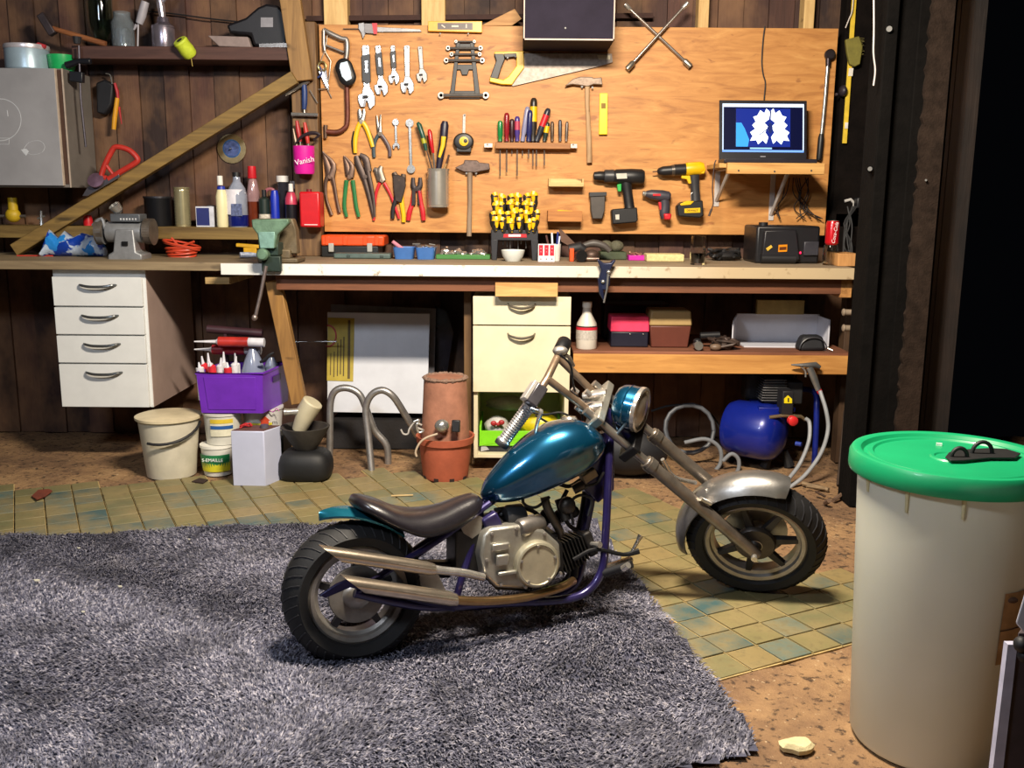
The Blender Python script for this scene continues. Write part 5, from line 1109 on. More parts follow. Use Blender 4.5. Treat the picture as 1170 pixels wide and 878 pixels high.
# ---- bottles on the lower wall shelf
zs2 = SH2; Yb = 4.58
one('tall_ribbed_tin', 'tall empty ribbed tin with jagged lid on the lower wall shelf', 'tin', lathe_px(207, Yb, zs2, 214, [(0, 0), (8.5, 0)]+[(9 if i % 2 else 8.5, .04+.9*i/24) for i in range(25)]+[(9.2, .97), (9.2, 1), (8.4, 1), (8.4, .05), (0, .04)]), mt('#cbc29a', .24, .72, .1, 20, .02, 0, 'tinplate'))
t = T('black_paint_tin', 'wide dark paint tin with a loose lid on the lower wall shelf', 'tin', ctr(180, 250, 4.60, zs2))
t.part('can', lathe_px(180, 4.60, zs2, 226, [(14.5, 0), (15, .04), (15, .96), (15.4, 1), (0, 1)]), mt('#16171c', .4, .3)); t.part('lid', lathe_px(180, 4.60, zs2, 224.5, [(16, .94), (16, 1), (13, .99), (0, .97)]), steel('#4a4a50', .35))
P_ = PY(223, 236, 4.52); Q_ = PY(239, 261, 4.52)
t = T('navy_label_carton', 'small white carton with a navy blue front on the lower wall shelf', 'box', Vector(((P_.x+Q_.x)/2, 4.55, zs2)))
t.part('carton', MB().box(((P_.x+Q_.x)/2+.006, 4.56, zs2+(P_.z-zs2)/2), (.082, .055, P_.z-zs2), rot=(0, 0, R(6))), mt('#c9ccd8', .5), bev=.001); t.part('navy_panel', MB().box(((P_.x+Q_.x)/2+.000, 4.5315, zs2+(P_.z-zs2)/2), (.058, .001, (P_.z-zs2)*.86), rot=(0, 0, R(6))), mt('#1c2466', .4))
one('grey_cardboard_tube', 'short dark grey tube between the carton and the cream bottle', 'tube', lathe_px(241, 4.60, zs2, 235, [(4, 0), (4.5, .03), (4.5, 1), (0, 1)]), mt('#6e727a', .4, .3))
t = T('cream_glue_bottle', 'slim cream plastic bottle with blue collar and white cap', 'bottle', ctr(252, 250, 4.53, zs2))
t.part('body', lathe_px(252, 4.53, zs2, 203, [(6, 0), (6.4, .03), (6.4, .62), (4.5, .76), (3, .82), (0, .82)]), mt('#e6ddb0', .4, 0, .06)); t.part('collar', lathe_px(252, 4.53, zs2, 203, [(4.0, .74), (4.6, .76), (4.2, .82), (3, .83)]), plastic('#2438a8')); t.part('cap', lathe_px(251, 4.53, zs2, 201, [(3.2, .82), (3.2, 1), (0, 1)]), plastic('#ece8e0'))
t = T('blue_liquid_bottle', 'large clear bottle half full of dark blue liquid with a white label', 'bottle', ctr(270, 250, 4.56, zs2))
hb = [(10.2, 0), (11, .03), (11, .60), (9, .74), (4.5, .86), (4, .96), (0, .96)]
t.part('bottle', lathe_px(270, 4.56, zs2, 199, [(0, .0)]+hb), mt('#8f96a8', .12, 0, .2, 20, .02, .6, 'clear_plastic')); t.part('liquid', lathe_px(270, 4.56, zs2, 199, [(11.2, .02), (11.3, .03), (11.3, .22), (11.2, .23)]), mt('#101a66', .2)); t.part('label', MB().lathe([(11.4*mpp(4.56), .058), (11.4*mpp(4.56), .172)], ctr(270, 250, 4.56, zs2), n=24), mt('#dedce6', .5))
t.part('label_picture', MB().ext([PY(a, b, 4.56-11.7*mpp(4.56)) for a, b in ((264, 233), (276, 233), (277, 247), (264, 247))], (0, -.0006, 0)), mt('#5f6a92', .5, 0, .7, 90)); t.part('cap', lathe_px(270, 4.56, zs2, 197, [(4.6, .92), (4.6, 1), (0, 1)]), blk)
t = T('red_cap_bottle', 'tall amber bottle with a bright red cap on the lower wall shelf', 'bottle', ctr(288, 250, 4.60, zs2))
t.part('bottle', lathe_px(288, 4.60, zs2, 190, [(6.5, 0), (7, .03), (7, .55), (5, .74), (4, .80), (0, .80)]), mt('#6a2e1c', .15, 0, .3, 14, .02, .5, 'amber_plastic')); t.part('upper_wall', lathe_px(288, 4.60, zs2, 190, [(7.1, .42), (7.1, .56), (5.1, .745), (4.2, .79)]), mt('#9c7a7c', .15, 0, .2, 20, .02, .5, 'clear_plastic')); t.part('cap', lathe_px(287.5, 4.60, zs2, 190, [(4.8, .80), (5, .81), (4.6, 1), (0, 1)]), red)
t = T('small_black_label_tin', 'small black and white labelled tin in front of the amber bottle', 'tin', ctr(301.5, 250, 4.56, zs2))
t.part('tin', lathe_px(301.5, 4.56, zs2, 224, [(6, 0), (6.2, .9), (4, .95), (0, 1)]), mt('#1d2b26', .4)); t.part('label', lathe_px(301.5, 4.56, zs2, 224, [(6.4, .05), (6.4, .42)]), mt('#cfc8b8', .5, 0, .4, 80)); t.part('cap', lathe_px(301.5, 4.56, zs2, 217, [(2.6, .82), (2.6, 1), (0, 1)]), blk)
one('blue_spray_tube', 'bright cobalt blue tube bottle on the lower wall shelf', 'tube', lathe_px(313.5, 4.56, zs2, 217, [(5, 0), (5, .8), (3.6, .98), (0, 1)]), plastic('#1a30b0', .35))
one('pink_ring_hose', 'faded pink curved hose ring behind the blue tube', 'hose', MB().tube([PY(a, b, 4.64) for a, b in ((301, 224), (305, 217), (312, 217), (317, 226))], .008, 10, sub=4).tube([PY(317, 226, 4.64), Vector((PY(318, 240, 4.64).x, 4.64, zs2+.002))], .006, 8), plastic('#a2606a'))
t = T('white_lid_jar', 'tall dark jar with a white screw lid on the lower wall shelf', 'jar', ctr(322.5, 250, 4.62, zs2))
t.part('jar', lathe_px(322.5, 4.62, zs2, 201, [(6, 0), (6.4, .04), (6.4, .86), (0, .9)]), mt('#2c2c34', .15, 0, .3, 20, .02, .5, 'dark_glass')); t.part('lid', lathe_px(322.5, 4.62, zs2, 201, [(6.8, .88), (6.8, 1), (0, 1)]), plastic('#d9d8d6'))
t = T('pink_collar_bottle', 'black bottle with pink-red shoulder and white nozzle beside the wall post', 'bottle', ctr(332, 250, 4.53, zs2))
t.part('body', lathe_px(332, 4.53, zs2, 212, [(6.6, 0), (6.8, .04), (6.8, .60), (0, .62)]), plastic('#17161c', .3)); t.part('collar', lathe_px(332, 4.53, zs2, 212, [(7, .55), (6.6, .70), (4, .84), (0, .84)]), plastic('#b83a55', .3)); t.part('nozzle', lathe_px(332, 4.53, zs2, 210, [(2.8, .82), (2.4, 1), (0, 1)]), plastic('#e6e2de'))
t = T('pink_lid_jar', 'dark red jar with a pale lid in the back row near the post', 'jar', ctr(336, 250, 4.64, zs2)); t.part('jar', lathe_px(336, 4.64, zs2, 207, [(5, 0), (5, .85), (0, .85)]), plastic('#5a2028')); t.part('lid', lathe_px(336, 4.64, zs2, 207, [(5.2, .84), (5.2, 1), (0, 1)]), plastic('#b9b2ae'))
t = T('wall_hand_wheel', 'yellow painted valve with metal shaft on the shelf under the grey cupboard', 'valve', ctr(16, 250, 4.60, zs2)); t.part('body', MB().ell(PY(15, 246, 4.60), (.035, .03, .034)).tube([PY(15, 240, 4.6), PY(14, 226, 4.6)], [.022, .02], 12), mt('#c9a822', .5, 0, .25)); t.part('shaft', MB().tube([PY(0, 247, 4.6), PY(29, 247, 4.6)], .007, 8), grey_s)
one('silver_tap_fitting', 'small bright metal fitting standing on the shelf under the grey cupboard', 'fitting', MB().tube([ctr(47, 250, 4.6, zs2), PY(47, 249, 4.6), PY(47, 241, 4.6)], [.010, .006, .005], 10).tube([PY(43, 250, 4.6), PY(51, 247, 4.6)], .005, 8), chr_)
one('red_bottle_cap', 'small bright red cap standing on the lower shelf behind the brace', 'cap', lathe_px(100, 4.60, zs2, 246, [(5, 0), (5.2, .5), (4, 1), (0, 1)]), plastic('#d3202c'))
# ---- items on the left worktop
zl = BZ-.001
t = T('bench_grinder', 'grey cast bench grinder with two guarded wheels on the left worktop', 'bench grinder', ctr(148, 296, 4.22, zl))
Yg = 4.28; gm = mt('#8f9194', .45, .4, .25, 20, .12)
t.part('pedestal', MB().ext([PY(a, b, Yg-.05) for a, b in ((123, 298), (123, 291), (129, 288), (131, 262), (152, 262), (155, 288), (162, 291), (162, 298))], (0, .12, 0)), gm, bev=.006)
t.part('motor', MB().lathe([(.034, 0), (.045, .008), (.046, .02), (.046, .15), (.045, .16), (.034, .17)], PY(122, 265, Yg), (1, 0, 0), 30), gm)
for a, sg in ((117, -1), (171, 1)):
    c_ = PY(a, 265, Yg); w_ = t.part('wheel_guard', MB().lathe([(.050, -.018), (.058, -.016), (.058, .016), (.050, .018)], c_, (1, 0, 0), 28, arc=(R(-60), R(200)), up=(0, 0, 1)).lathe([(0, -.020 if sg < 0 else .016), (.058, -.018 if sg < 0 else .018), (.058, -.015 if sg < 0 else .015)], c_, (1, 0, 0), 28), mt('#6b6259', .5, .5, .4))
    t.part('grinding_wheel', MB().lathe([(0, -.012), (.054, -.012), (.054, .012), (0, .012)], c_-Vector((0, .004, 0)), (1, 0, 0), 32), mt('#4b4038', .9, 0, .3, 60, .3) if sg > 0 else mt('#5d5d60', .8), parent=w_)
t.part('top_box', MB().box(PY(147, 249, Yg), (.13, .085, .035), rot=(0, 0, 0)), mt('#5c6066', .5, .3), bev=.004)
v_ = MB()
for k in range(6): v_.box(PY(138+k*3.4, 250.5, Yg-.0435), (.006, .002, .008))
t.part('vent_slots', v_, mt('#c9ccd0', .4)); t.part('switch_plate', MB().ext([PY(a, b, Yg-.055) for a, b in ((139, 276), (146, 276), (146, 281), (139, 281))], (0, -.002, 0)), dark)
t.part('tool_rest', MB().tube([PY(106, 258, Yg-.03), PY(116, 250, Yg-.03), PY(120, 262, Yg-.03)], .008, 10, sub=3), gm)
one('chrome_shade_lamp', 'small chrome cup leaning on top of the bench grinder', 'metal cup', MB().lathe([(.012, 0), (.022, .01), (.026, .04), (.022, .042), (.018, .012), (0, .01)], PY(137, 243, Yg-.01), (-.5, -.5, .9), 20), chr_)
# blue and white bag
rings = []
for i in range(9):
    x_ = 50+i*8.6; p = PY(x_, 280, 4.42); h = (.030+.018*math.sin(i*1.7)**2)*(1.25 if 0 < i < 8 else .5); q = []
    for k in range(14): a = 2*PI*k/14; q.append(Vector((p.x, 4.42+.045*math.cos(a)*(1+.2*math.sin(i*2.1+k)), zl+h+h*math.sin(a)*(1+.08*math.sin(k*3+i)))))
    rings.append(q)
t = NT('printed_bag'); v = t.geo(); c = t.mix(t.ramp(t.noise(v, 9, 3, .5, .4), [(.50, (0, 0, 0)), (.53, (1, 1, 1))]), '#123a9c', '#b9c8dc'); c = t.mix(t.ramp(t.noise(v, 14, 2), [(.58, (0, 0, 0)), (.6, (1, 1, 1))]), c, '#2a86d8'); t.bump(t.noise(v, 40, 3), .4, .01)
one('blue_plastic_bag', 'crumpled blue and white printed plastic bag on the left worktop', 'bag', MB().loft(rings), t.fin(c, .3), ang=70)
mb = MB()
for k in range(6):
    z_ = zl+.006+.0105*k; r_ = .055+.004*k
    mb.tube([Vector((PY(208, 285, 4.45).x+r_*math.cos(a)*1.1, 4.45+r_*.8*math.sin(a), z_+.006*math.sin(a+k)+(.0 if k < 4 else .012*math.cos(a*1)*-1))) for a in [2*PI*q/20 for q in range(20)]], .005, 8, closed=True)
mb.tube([PY(222, 276, 4.40), PY(206, 281, 4.41), PY(196, 272, 4.42)], .005, 8, sub=4)
one('orange_coiled_hose', 'coil of thin orange-red hose standing on the left worktop', 'hose', mb, plastic('#c8452a', .4))
one('red_strip', 'thin red strip lying along the back of the left worktop', 'strip', MB().box(ctr(40, 288, 4.40, zl+.003), (.16, .012, .006), rot=(0, 0, R(4))), plastic('#b0382c'))
t = T('yellow_spirit_strip', 'yellow strip tool lying behind the vise under the shelf', 'tool', PY(282, 282, 4.5)); t.part('body', MB().box(PY(284, 281, 4.50), (.11, .03, .016), rot=(0, R(4), R(3))).box(Vector((PY(286, 281, 4.5).x, 4.50, (PY(284, 281, 4.5).z+BZ)/2-.004)), (.06, .025, PY(284, 281, 4.5).z-BZ-.006)), mt('#c99b18', .5), bev=.003)
one('small_white_tube', 'small white and blue tube lying left of the vise', 'tube', MB().tube([ctr(274, 290, 4.36, BZ+.014), ctr(285, 290, 4.38, BZ+.014), ctr(296, 291, 4.37, BZ+.012)], [.013, .013, .009], 12), mt('#aab4c8', .35, 0, .5, 60))
# ---- vise
Yv = 4.02; vg = mt('#63806a', .55, .3, .35, 26, .25, 0, 'green_cast_iron'); vr = mt('#6a5d48', .6, .3, .4, 30, .25, 0, 'bare_cast_iron')
t = T('bench_vise', 'old green cast bench vise clamped at the front edge of the bench', 'vise', ctr(318, 305, 4.05, BZ))
t.part('front_jaw', MB().ext([PY(a, b, Yv-.10) for a, b in ((287, 251), (329, 250), (330, 255), (317, 268), (314, 284), (296, 284), (294, 268), (288, 260))], (0, .05, 0)), vg, bev=.005)
t.part('jaw_face', MB().ext([PY(a, b, Yv-.103) for a, b in ((294.5, 265), (314, 265), (313, 284), (297, 284))], (0, .02, 0)), mt('#7fa59a', .45, .3, .25, 30, .2), bev=.003)
t.part('rear_jaw', MB().ext([PY(a, b, Yv+.02) for a, b in ((290, 250), (334, 250), (338, 262), (340, 290), (300, 290), (298, 262))], (0, .06, 0)), vr, bev=.005)
t.part('slide_bar', MB().bb(PY(300, 270, Yv).x, PY(322, 270, Yv).x, Yv-.07, Yv+.18, PY(310, 291, Yv).z, PY(310, 277, Yv).z), mt('#31423b', .5, .4, .3), bev=.004)
t.part('spindle_boss', MB().lathe([(0, -.008), (.018, -.008), (.024, 0), (.024, .05), (0, .05)], PY(299.5, 291, Yv-.11), (0, 1, 0), 22), vg)
t.part('base', MB().bb(PY(294, 300, Yv).x, PY(340, 300, Yv).x, Yv+.0, Yv+.16, BZ+.001, BZ+.022).bb(PY(306, 300, Yv).x, PY(332, 300, Yv).x, Yv+.0, Yv+.12, BZ+.02, PY(318, 285, Yv).z), vr, bev=.006)
t.part('clamp_body', MB().bb(PY(300, 300, Yv-.05).x, PY(322, 300, Yv-.05).x, rt_y-.035, rt_y-.004, BZ-.03, BZ+.035), mt('#2c3a33', .5, .4, .3), bev=.005)
t.part('screw_handle', MB().tube([PY(304, 304, Yv-.11), PY(298, 335, Yv-.12), PY(292, 361, Yv-.13)], .0075, 12), steel('#8a7d7a', .4)); t.part('handle_knob', MB().ell(PY(291, 363, Yv-.13), (.012, .012, .013)), steel('#a2928c', .4))
# ---- white drawer unit
Yd = 4.09; P_ = PY(57, 316, Yd); Q_ = PY(166, 466, Yd); zb_ = PY(110, 466, Yd).z; X0, X1 = P_.x+.004, PY(169, 390, Yd).x
t = T('white_drawer_unit', 'white drawer unit with four grey handled drawers hung under the left worktop', 'drawer unit', Vector(((X0+X1)/2, 4.38, zb_)))
wm = mt('#dcdedd', .4, 0, .05, 12, .02); sm_ = mt('#a58f86', .5, 0, .12, 8, .03)
zt_ = BZ-.037
t.part('carcass', MB().bb(X0, X1, Yd+.018, YW-.04, zb_, zt_), wm, bev=.001); t.part('side_panel', MB().bb(X1-.0, X1+.0015, Yd+.022, YW-.04, zb_+.001, zt_-.001), sm_, label='brownish-pink side panel')
ys_ = [(316.5, 350), (351.5, 382.5), (384, 415), (416.5, 465.5)]
for a, b in ys_:
    za, zb2 = PY(110, a, Yd).z, PY(110, b, Yd).z; za = min(za, zt_-.001)
    dr = t.part('drawer', MB().bb(X0+.003, X1-.012, Yd, Yd+.017, zb2+.001, za-.001), wm, bev=.0012)
    hz = za-.032*1.0-.004; xc = (X0+X1)/2
    t.part('handle', MB().tube([Vector((xc-.078, Yd-.001, hz+.002)), Vector((xc-.066, Yd-.018, hz+.002)), Vector((xc-.03, Yd-.026, hz-.004)), Vector((xc+.03, Yd-.026, hz-.004)), Vector((xc+.066, Yd-.018, hz+.002)), Vector((xc+.078, Yd-.001, hz+.002))], [.004, .0055, .0062, .0062, .0055, .004], 10, sub=3), steel('#6f7274', .3), parent=dr)
# ------------------------------------------------------------------ things on the main workbench
z = BZ
def bx(name, label, cat, x0, x1, ytop, Y, d, z0, m, bev=.002, part=None):
    """a box standing on height z0; returns thing and extents"""
    a = PY(x0, ytop, Y); b = PY(x1, ytop, Y); t = T(name, label, cat, Vector(((a.x+b.x)/2, Y+d/2, z0)))
    o = t.part(part or 'body', MB().bb(a.x, b.x, Y, Y+d, z0+.0005, a.z), m, bev=bev); return t, a.x, b.x, a.z, o
ox = plastic('#e2501e', .38)
t, x0, x1, zt, o = bx('orange_lid_toolbox', 'low black toolbox with a bright orange lid and two grey latches', 'toolbox', 367, 432, 281, 4.50, .16, z, plastic('#1c1f22'), .004, 'case')
zl2 = PY(400, 269, 4.50).z
t.part('lid', MB().bb(x0, PY(439, 275, 4.5).x, 4.496, 4.665, zt, zl2), ox, bev=.008)
for k in (372, 392, 415, 428): t.part('lid_rib', MB().bb(PY(k, 270, 4.5).x, PY(k+5, 270, 4.5).x, 4.490, 4.497, zt+.004, zl2-.004), ox, bev=.002)
for k in (375.5, 419.5): t.part('latch', MB().bb(PY(k, 270, 4.5).x, PY(k+6, 270, 4.5).x, 4.484, 4.497, PY(k, 288, 4.49).z, PY(k, 278, 4.49).z), plastic('#a9a9a4'), bev=.003)
t, x0, x1, zt, o = bx('grey_green_case', 'flat grey-green tool case in front of the orange lidded toolbox', 'case', 381, 446, 289.5, 4.38, .10, z, mt('#4d5f5c', .5, 0, .2), .006)
for k in (396, 434): t.part('catch', MB().bb(PY(k, 290, 4.38).x, PY(k+4, 290, 4.38).x, 4.376, 4.3795, z+.008, zt-.006), mt('#384745', .5), bev=.001)
def tub(name, label, x0, x1, ytop, Y, d, m):
    a = PY(x0, ytop, Y); b = PY(x1, ytop, Y); h = a.z-z; c = Vector(((a.x+b.x)/2, Y+d/2, z)); w = b.x-a.x; rings = []
    for hh, s_ in ((0.0005, .84), (h, 1), (h, .95), (.006, .80)):
        rings.append([c+Vector((w/2*s_*math.copysign(abs(math.cos(q))**.35, math.cos(q)), d/2*s_*math.copysign(abs(math.sin(q))**.35, math.sin(q)), hh)) for q in [2*PI*k/28 for k in range(28)]])
    t = T(name, label, 'tub', c); t.part('tub', MB().loft(rings), m); return t, c, w, h
bl_ = plastic('#3f6db0', .35)
t, c, w, h = tub('blue_margarine_tub', 'left one of two joined blue plastic tubs on the bench', 448, 473, 283, 4.36, .12, bl_); 
t.part('contents', MB().ell(c+Vector((0, 0, h*.55)), (w*.40, .048, h*.35)), mt('#9c8e86', .4, .4, .6, 70, .3))
one('pink_craft_tool', 'small pink and white tube sticking out of the left blue tub', 'tube', MB().tube([Vector((PY(448.5, 276, 4.40).x, 4.40, PY(448, 276, 4.4).z)), Vector((PY(462, 284, 4.42).x, 4.42, PY(462, 284, 4.42).z-.01))], [.008, .010], 10), plastic('#d0879a'))
t, c, w, h = tub('blue_margarine_tub', 'right one of two joined blue plastic tubs, heaped with steel fittings', 474, 497, 283, 4.36, .12, bl_)
rf_ = random.Random(8); fb_ = MB()
for i in range(16): p = c+Vector((rf_.uniform(-.35, .35)*w, rf_.uniform(-.04, .04), h+rf_.uniform(-.012, .014))); q = p+Vector((rf_.uniform(-.04, .04), rf_.uniform(-.02, .02), rf_.uniform(-.008, .01))); fb_.tube([p, q], rf_.uniform(.003, .006), 6)
t.part('fittings', fb_, steel('#a9a6a2', .3), kind='stuff')
def heap(t, x0, x1, y0, y1, z0, n, m, seed, r=(.004, .009), nm='fittings', L=.03):
    rr = random.Random(seed); mb = MB()
    for i in range(n):
        p = Vector((rr.uniform(x0, x1), rr.uniform(y0, y1), z0+rr.uniform(0, .012))); d = Vector((rr.uniform(-1, 1), rr.uniform(-.6, .6), rr.uniform(-.2, .25))).normalized()*rr.uniform(.4, 1)*L
        q = p+d; q.x = min(max(q.x, x0), x1); mb.tube([p, q], rr.uniform(*r), 8)
    return t.part(nm, mb, m, kind='stuff')
t, x0, x1, zt, o = bx('green_socket_tray', 'low green tray heaped with shiny sockets, left of the screwdriver stand', 'tray', 498, 560, 291, 4.40, .11, z, plastic('#3f7a3c'), .003, 'tray')
heap(t, x0+.02, x1-.02, 4.42, 4.49, zt-.002, 46, steel('#bdbab8', .22), 4, (.006, .011), 'sockets')
# screwdriver stand
Yt_ = 4.36
t = T('screwdriver_stand', 'black plastic stand packed with yellow and black screwdrivers, red and white badge', 'stand', ctr(588, 300, Yt_+.05, z))
st = plastic('#23242b', .45)
P_ = lambda a, b, o=0: PY(a, b, Yt_+o)
t.part('top_block', MB().bb(P_(561, 264).x, P_(615, 264).x, Yt_, Yt_+.10, P_(588, 275).z, P_(588, 263).z), st, bev=.003)
for a, b, c_, d_ in ((561, 569, 562, 567.5), (606.5, 615, 608, 614)):
    t.part('leg', MB().ext([P_(a, 274), P_(b, 274), Vector((P_(d_, 300).x, Yt_, z+.0005)), Vector((P_(c_, 300).x, Yt_, z+.0005))], (0, .1, 0)), st, bev=.002)
t.part('back_panel', MB().bb(P_(563, 264).x, P_(613, 264).x, Yt_+.092, Yt_+.10, P_(588, 264).z, P_(588, 222).z-.03), mt('#1b1a1d', .5))
bg = t.part('badge', MB().ext([P_(a, b) for a, b in ((575.5, 267.5), (601.5, 267.5), (602, 271.5), (575, 271.5))], (0, -.002, 0)), mt('#b8242f', .4)); t.part('badge_lettering', MB().ext([P_(a, b) for a, b in ((581, 268), (595, 268), (595, 270.5), (581, 270.5))], (0, -.003, 0)), mt('#eceaea', .4), parent=bg)
rows = [(0, 226, [565, 575, 584.5, 593, 602, 611]), (1, 236, [566, 574, 583.5, 592, 601, 609]), (2, 246, [564, 573, 580, 588, 595, 603, 612]), (3, 254, [566, 575.5, 584, 595, 603, 610])]
rs_ = random.Random(9)
for r_i, ytop, xs2 in rows:
    for i, px in enumerate(xs2):
        oy = .075-.022*r_i; ll = rs_.uniform(-2, 2); tl = rs_.uniform(-1.2, 1.2)
        top_ = P_(px+tl, ytop-5+ll, oy); bot_ = P_(px, ytop+13+ll, oy); low = Vector((bot_.x, bot_.y, P_(588, 263).z+.001))
        rr_ = rs_.uniform(4.3, 5.0)*S(Yt_)
        pos = ['back row', 'second row', 'third row', 'front row'][r_i]; wh = ['leftmost', 'second', 'third', 'fourth', 'fifth', 'sixth', 'rightmost'][i if i < len(xs2)-1 else 6]
        s__ = T('stand_screwdriver', 'yellow and black screwdriver, %s of the %s in the black stand' % (wh, pos), 'screwdriver', low, 'screwdrivers packed in the black stand')
        d_ = bot_-top_
        s__.part('grip', MB().tube([top_, top_+d_*.05, top_+d_*.2, top_+d_*.45, top_+d_*.7, top_+d_*.9, bot_], [rr_*.4, rr_*.85, rr_*1.05, rr_*.85, rr_*.95, rr_*.7, rr_*.5], 10), plastic('#26231f', .4))
        yb = MB()
        if (i+r_i) % 2: yb.tube([top_-d_*.01, top_+d_*.05, top_+d_*.22], [rr_*.5, rr_*.93, rr_*1.1], 10)
        o__ = Vector((rr_*.3*(-1 if i % 2 else 1), -rr_*.55, 0))
        yb.tube([top_+d_*.25+o__, top_+d_*.5+o__*.85, top_+d_*.8+o__*.6], [rr_*.6, rr_*.5, rr_*.45], 8)
        yb.tube([top_+d_*.02+o__*.4, top_+d_*.2+o__*1.1], [rr_*.8, rr_*.6], 8)
        s__.part('yellow_inlay', yb, plastic('#f0bb12', .38))
        s__.part('shaft', MB().tube([bot_, low], .0028, 6), grey_s)
for i, px in enumerate((575, 579.5, 583, 592, 595.5, 601)):
    one('screwdriver_tip', 'steel screwdriver shaft tip hanging under the stand top, %s from the left' % ('first', 'second', 'third', 'fourth', 'fifth', 'sixth')[i], 'screwdriver shaft', MB().tube([P_(px, 275.2, .04+.01*(i % 2)), P_(px, (280, 282, 290, 291, 279, 284)[i], .04+.01*(i % 2))], [.003, .0025], 8), grey_s, group='shafts under the stand')
s_ = mpp(4.30); c_ = ctr(586, 300, 4.30, z)
one('white_bowl', 'small white bowl under the screwdriver stand', 'bowl', MB().lathe([(0, .0005), (.032, .0005), (.034, .004), (.046, .022), (.051, .040), (.0525, .048), (.051, .050), (.048, .042), (.040, .018), (0, .01)], c_, n=32), mt('#cfd3d0', .35, 0, .05))
t, x0, x1, zt, o = bx('red_white_box', 'small box with three red panels over three white ones beside the stand', 'box', 615, 634, 279, 4.26, .03, z, mt('#e9e2e4', .45), .001)
for k in range(3):
    w_ = (x1-x0)/3; xa = x0+w_*k+.003; xb = x0+w_*(k+1)-.003; zz = z+(zt-z)*.36
    t.part('red_panel', MB().bb(xa, xb, 4.258, 4.2595, zz, zt-.004), mt('#d11d33', .4)); t.part('grey_window', MB().bb(xa+.006, xb-.006, 4.258, 4.2595, z+.010, zz-.012), mt('#7c7a80', .4))
    t.part('red_panel_mark', MB().bb(xa+.006, xb-.006, 4.2570, 4.2579, zz+.03, zz+.032).bb(xa+.008, xb-.008, 4.2570, 4.2579, zz+.015, zz+.018), mt('#f2c6cc', .4))
t = T('pen_cup', 'white plastic cup of pens behind the red and white box', 'cup', ctr(634, 300, 4.34, z)); s_ = mpp(4.34)
hcup = PY(634, 279, 4.34).z-z
t.part('cup', MB().lathe([(0, .0005), (5.5*s_, .0005), (6.8*s_, hcup), (6.3*s_, hcup), (5*s_, .004), (0, .004)], ctr(634, 300, 4.34, z), n=22), plastic('#d8d6d2'))
for i, (a, b, yt2, m_, lb) in enumerate(((636, 637.5, 265, '#27357c', 'dark blue pen leaning right in the white cup'), (633, 630.5, 266, '#e6e6ea', 'white marker standing in the white cup'), (631, 624, 269, '#5a3c3a', 'brown handled marker at the left rim of the white cup'), (637, 639.5, 270, '#cfd4ea', 'pale pen at the right rim of the white cup'))):
    one('pen', lb, 'pen', MB().tube([Vector((PY(a-1, 296, 4.34).x, 4.34+.004*i, z+.008)), PY(b, yt2, 4.34+.004*i)], .0045, 8), plastic(m_), group='pens in the white cup')
one('leaning_plywood_strip', 'brown strip of wood leaning behind the router beside the pen cup', 'strip', MB().ext([PY(a, b, 4.52) for a, b in ((639, 263), (641, 262), (662, 283), (657, 285), (641, 276))], (0, .02, 0)), wood('#4a3226', '#6a4a38', 'x', 1))
t = T('orange_router', 'small black and orange router tool lying on the bench', 'power tool', ctr(660, 302, 4.32, z)); Yr = 4.30
t.part('orange_base', MB().bb(PY(651, 290, Yr).x, PY(656, 290, Yr).x, Yr, Yr+.06, z+.0005, PY(650, 284, Yr).z), ox, bev=.003)
t.part('motor', MB().tube([PY(650, 285, Yr+.04), PY(663, 283, Yr+.04), PY(668, 286, Yr+.04)], [.022, .026, .018], 16), rubber('#1b1b1f')); t.part('front_wheel', MB().lathe([(0, -.01), (.022, -.008), (.026, 0), (.026, .03), (0, .03)], Vector((PY(662, 296, Yr-.02).x, Yr-.02, z+.0275)), (.3, -1, 0), 20), dark)
t.part('handle', MB().tube([PY(666, 281, Yr+.05), PY(678, 278, Yr+.05), PY(690, 281, Yr+.05), PY(697, 287, Yr+.05)], [.012, .016, .015, .012], 12, sub=3), mt('#4a4542', .5)); t.part('motor_windings', MB().ell(Vector((PY(676, 290, Yr+.04).x, Yr+.04, z+.027)), (.034, .03, .026)), mt('#57453c', .5, .5, .4, 60)); t.part('shaft', MB().tube([PY(668, 296, Yr), PY(684, 296, Yr)], [.010, .007], 12), steel('#a58f84')); t.part('foot', MB().bb(PY(668, 296, Yr).x, PY(684, 296, Yr).x, Yr+.02, Yr+.07, z+.0005, z+.03), dark, bev=.003)
t, x0, x1, zt, o = bx('mossy_green_tray', 'dull green tray with round stones behind the blue clamp', 'tray', 686, 716, 288, 4.46, .12, z, mt('#3f4a33', .6, 0, .3), .004, 'tray')
for i, px in enumerate((693, 705)):
    one('round_stone', ('left', 'right')[i]+' grey-green round lump lying in the dull green tray', 'stone', MB().ell(Vector((PY(px, 282, 4.50).x, 4.52, zt+.024)), (.034, .035, .027), n=14), mt('#5e5c4a', .8, 0, .4, 40, .5), group='lumps in the green tray')
t = T('blue_spring_clamp', 'blue and black clamp gripping the front edge of the bench', 'clamp', PY(691, 335, rt_y-.04)); Yk = rt_y-.045; nb_ = mt('#1c2340', .4, .3, .25)
t.part('wings', MB().ext([PY(a, b, Yk) for a, b in ((682, 296), (685, 297), (690, 301), (698, 300.5), (701, 297), (704, 297.5), (700, 304), (697.5, 309), (697, 325), (694, 332), (686, 331), (685, 316), (687, 308))], (0, .043, 0)), nb_, bev=.004)
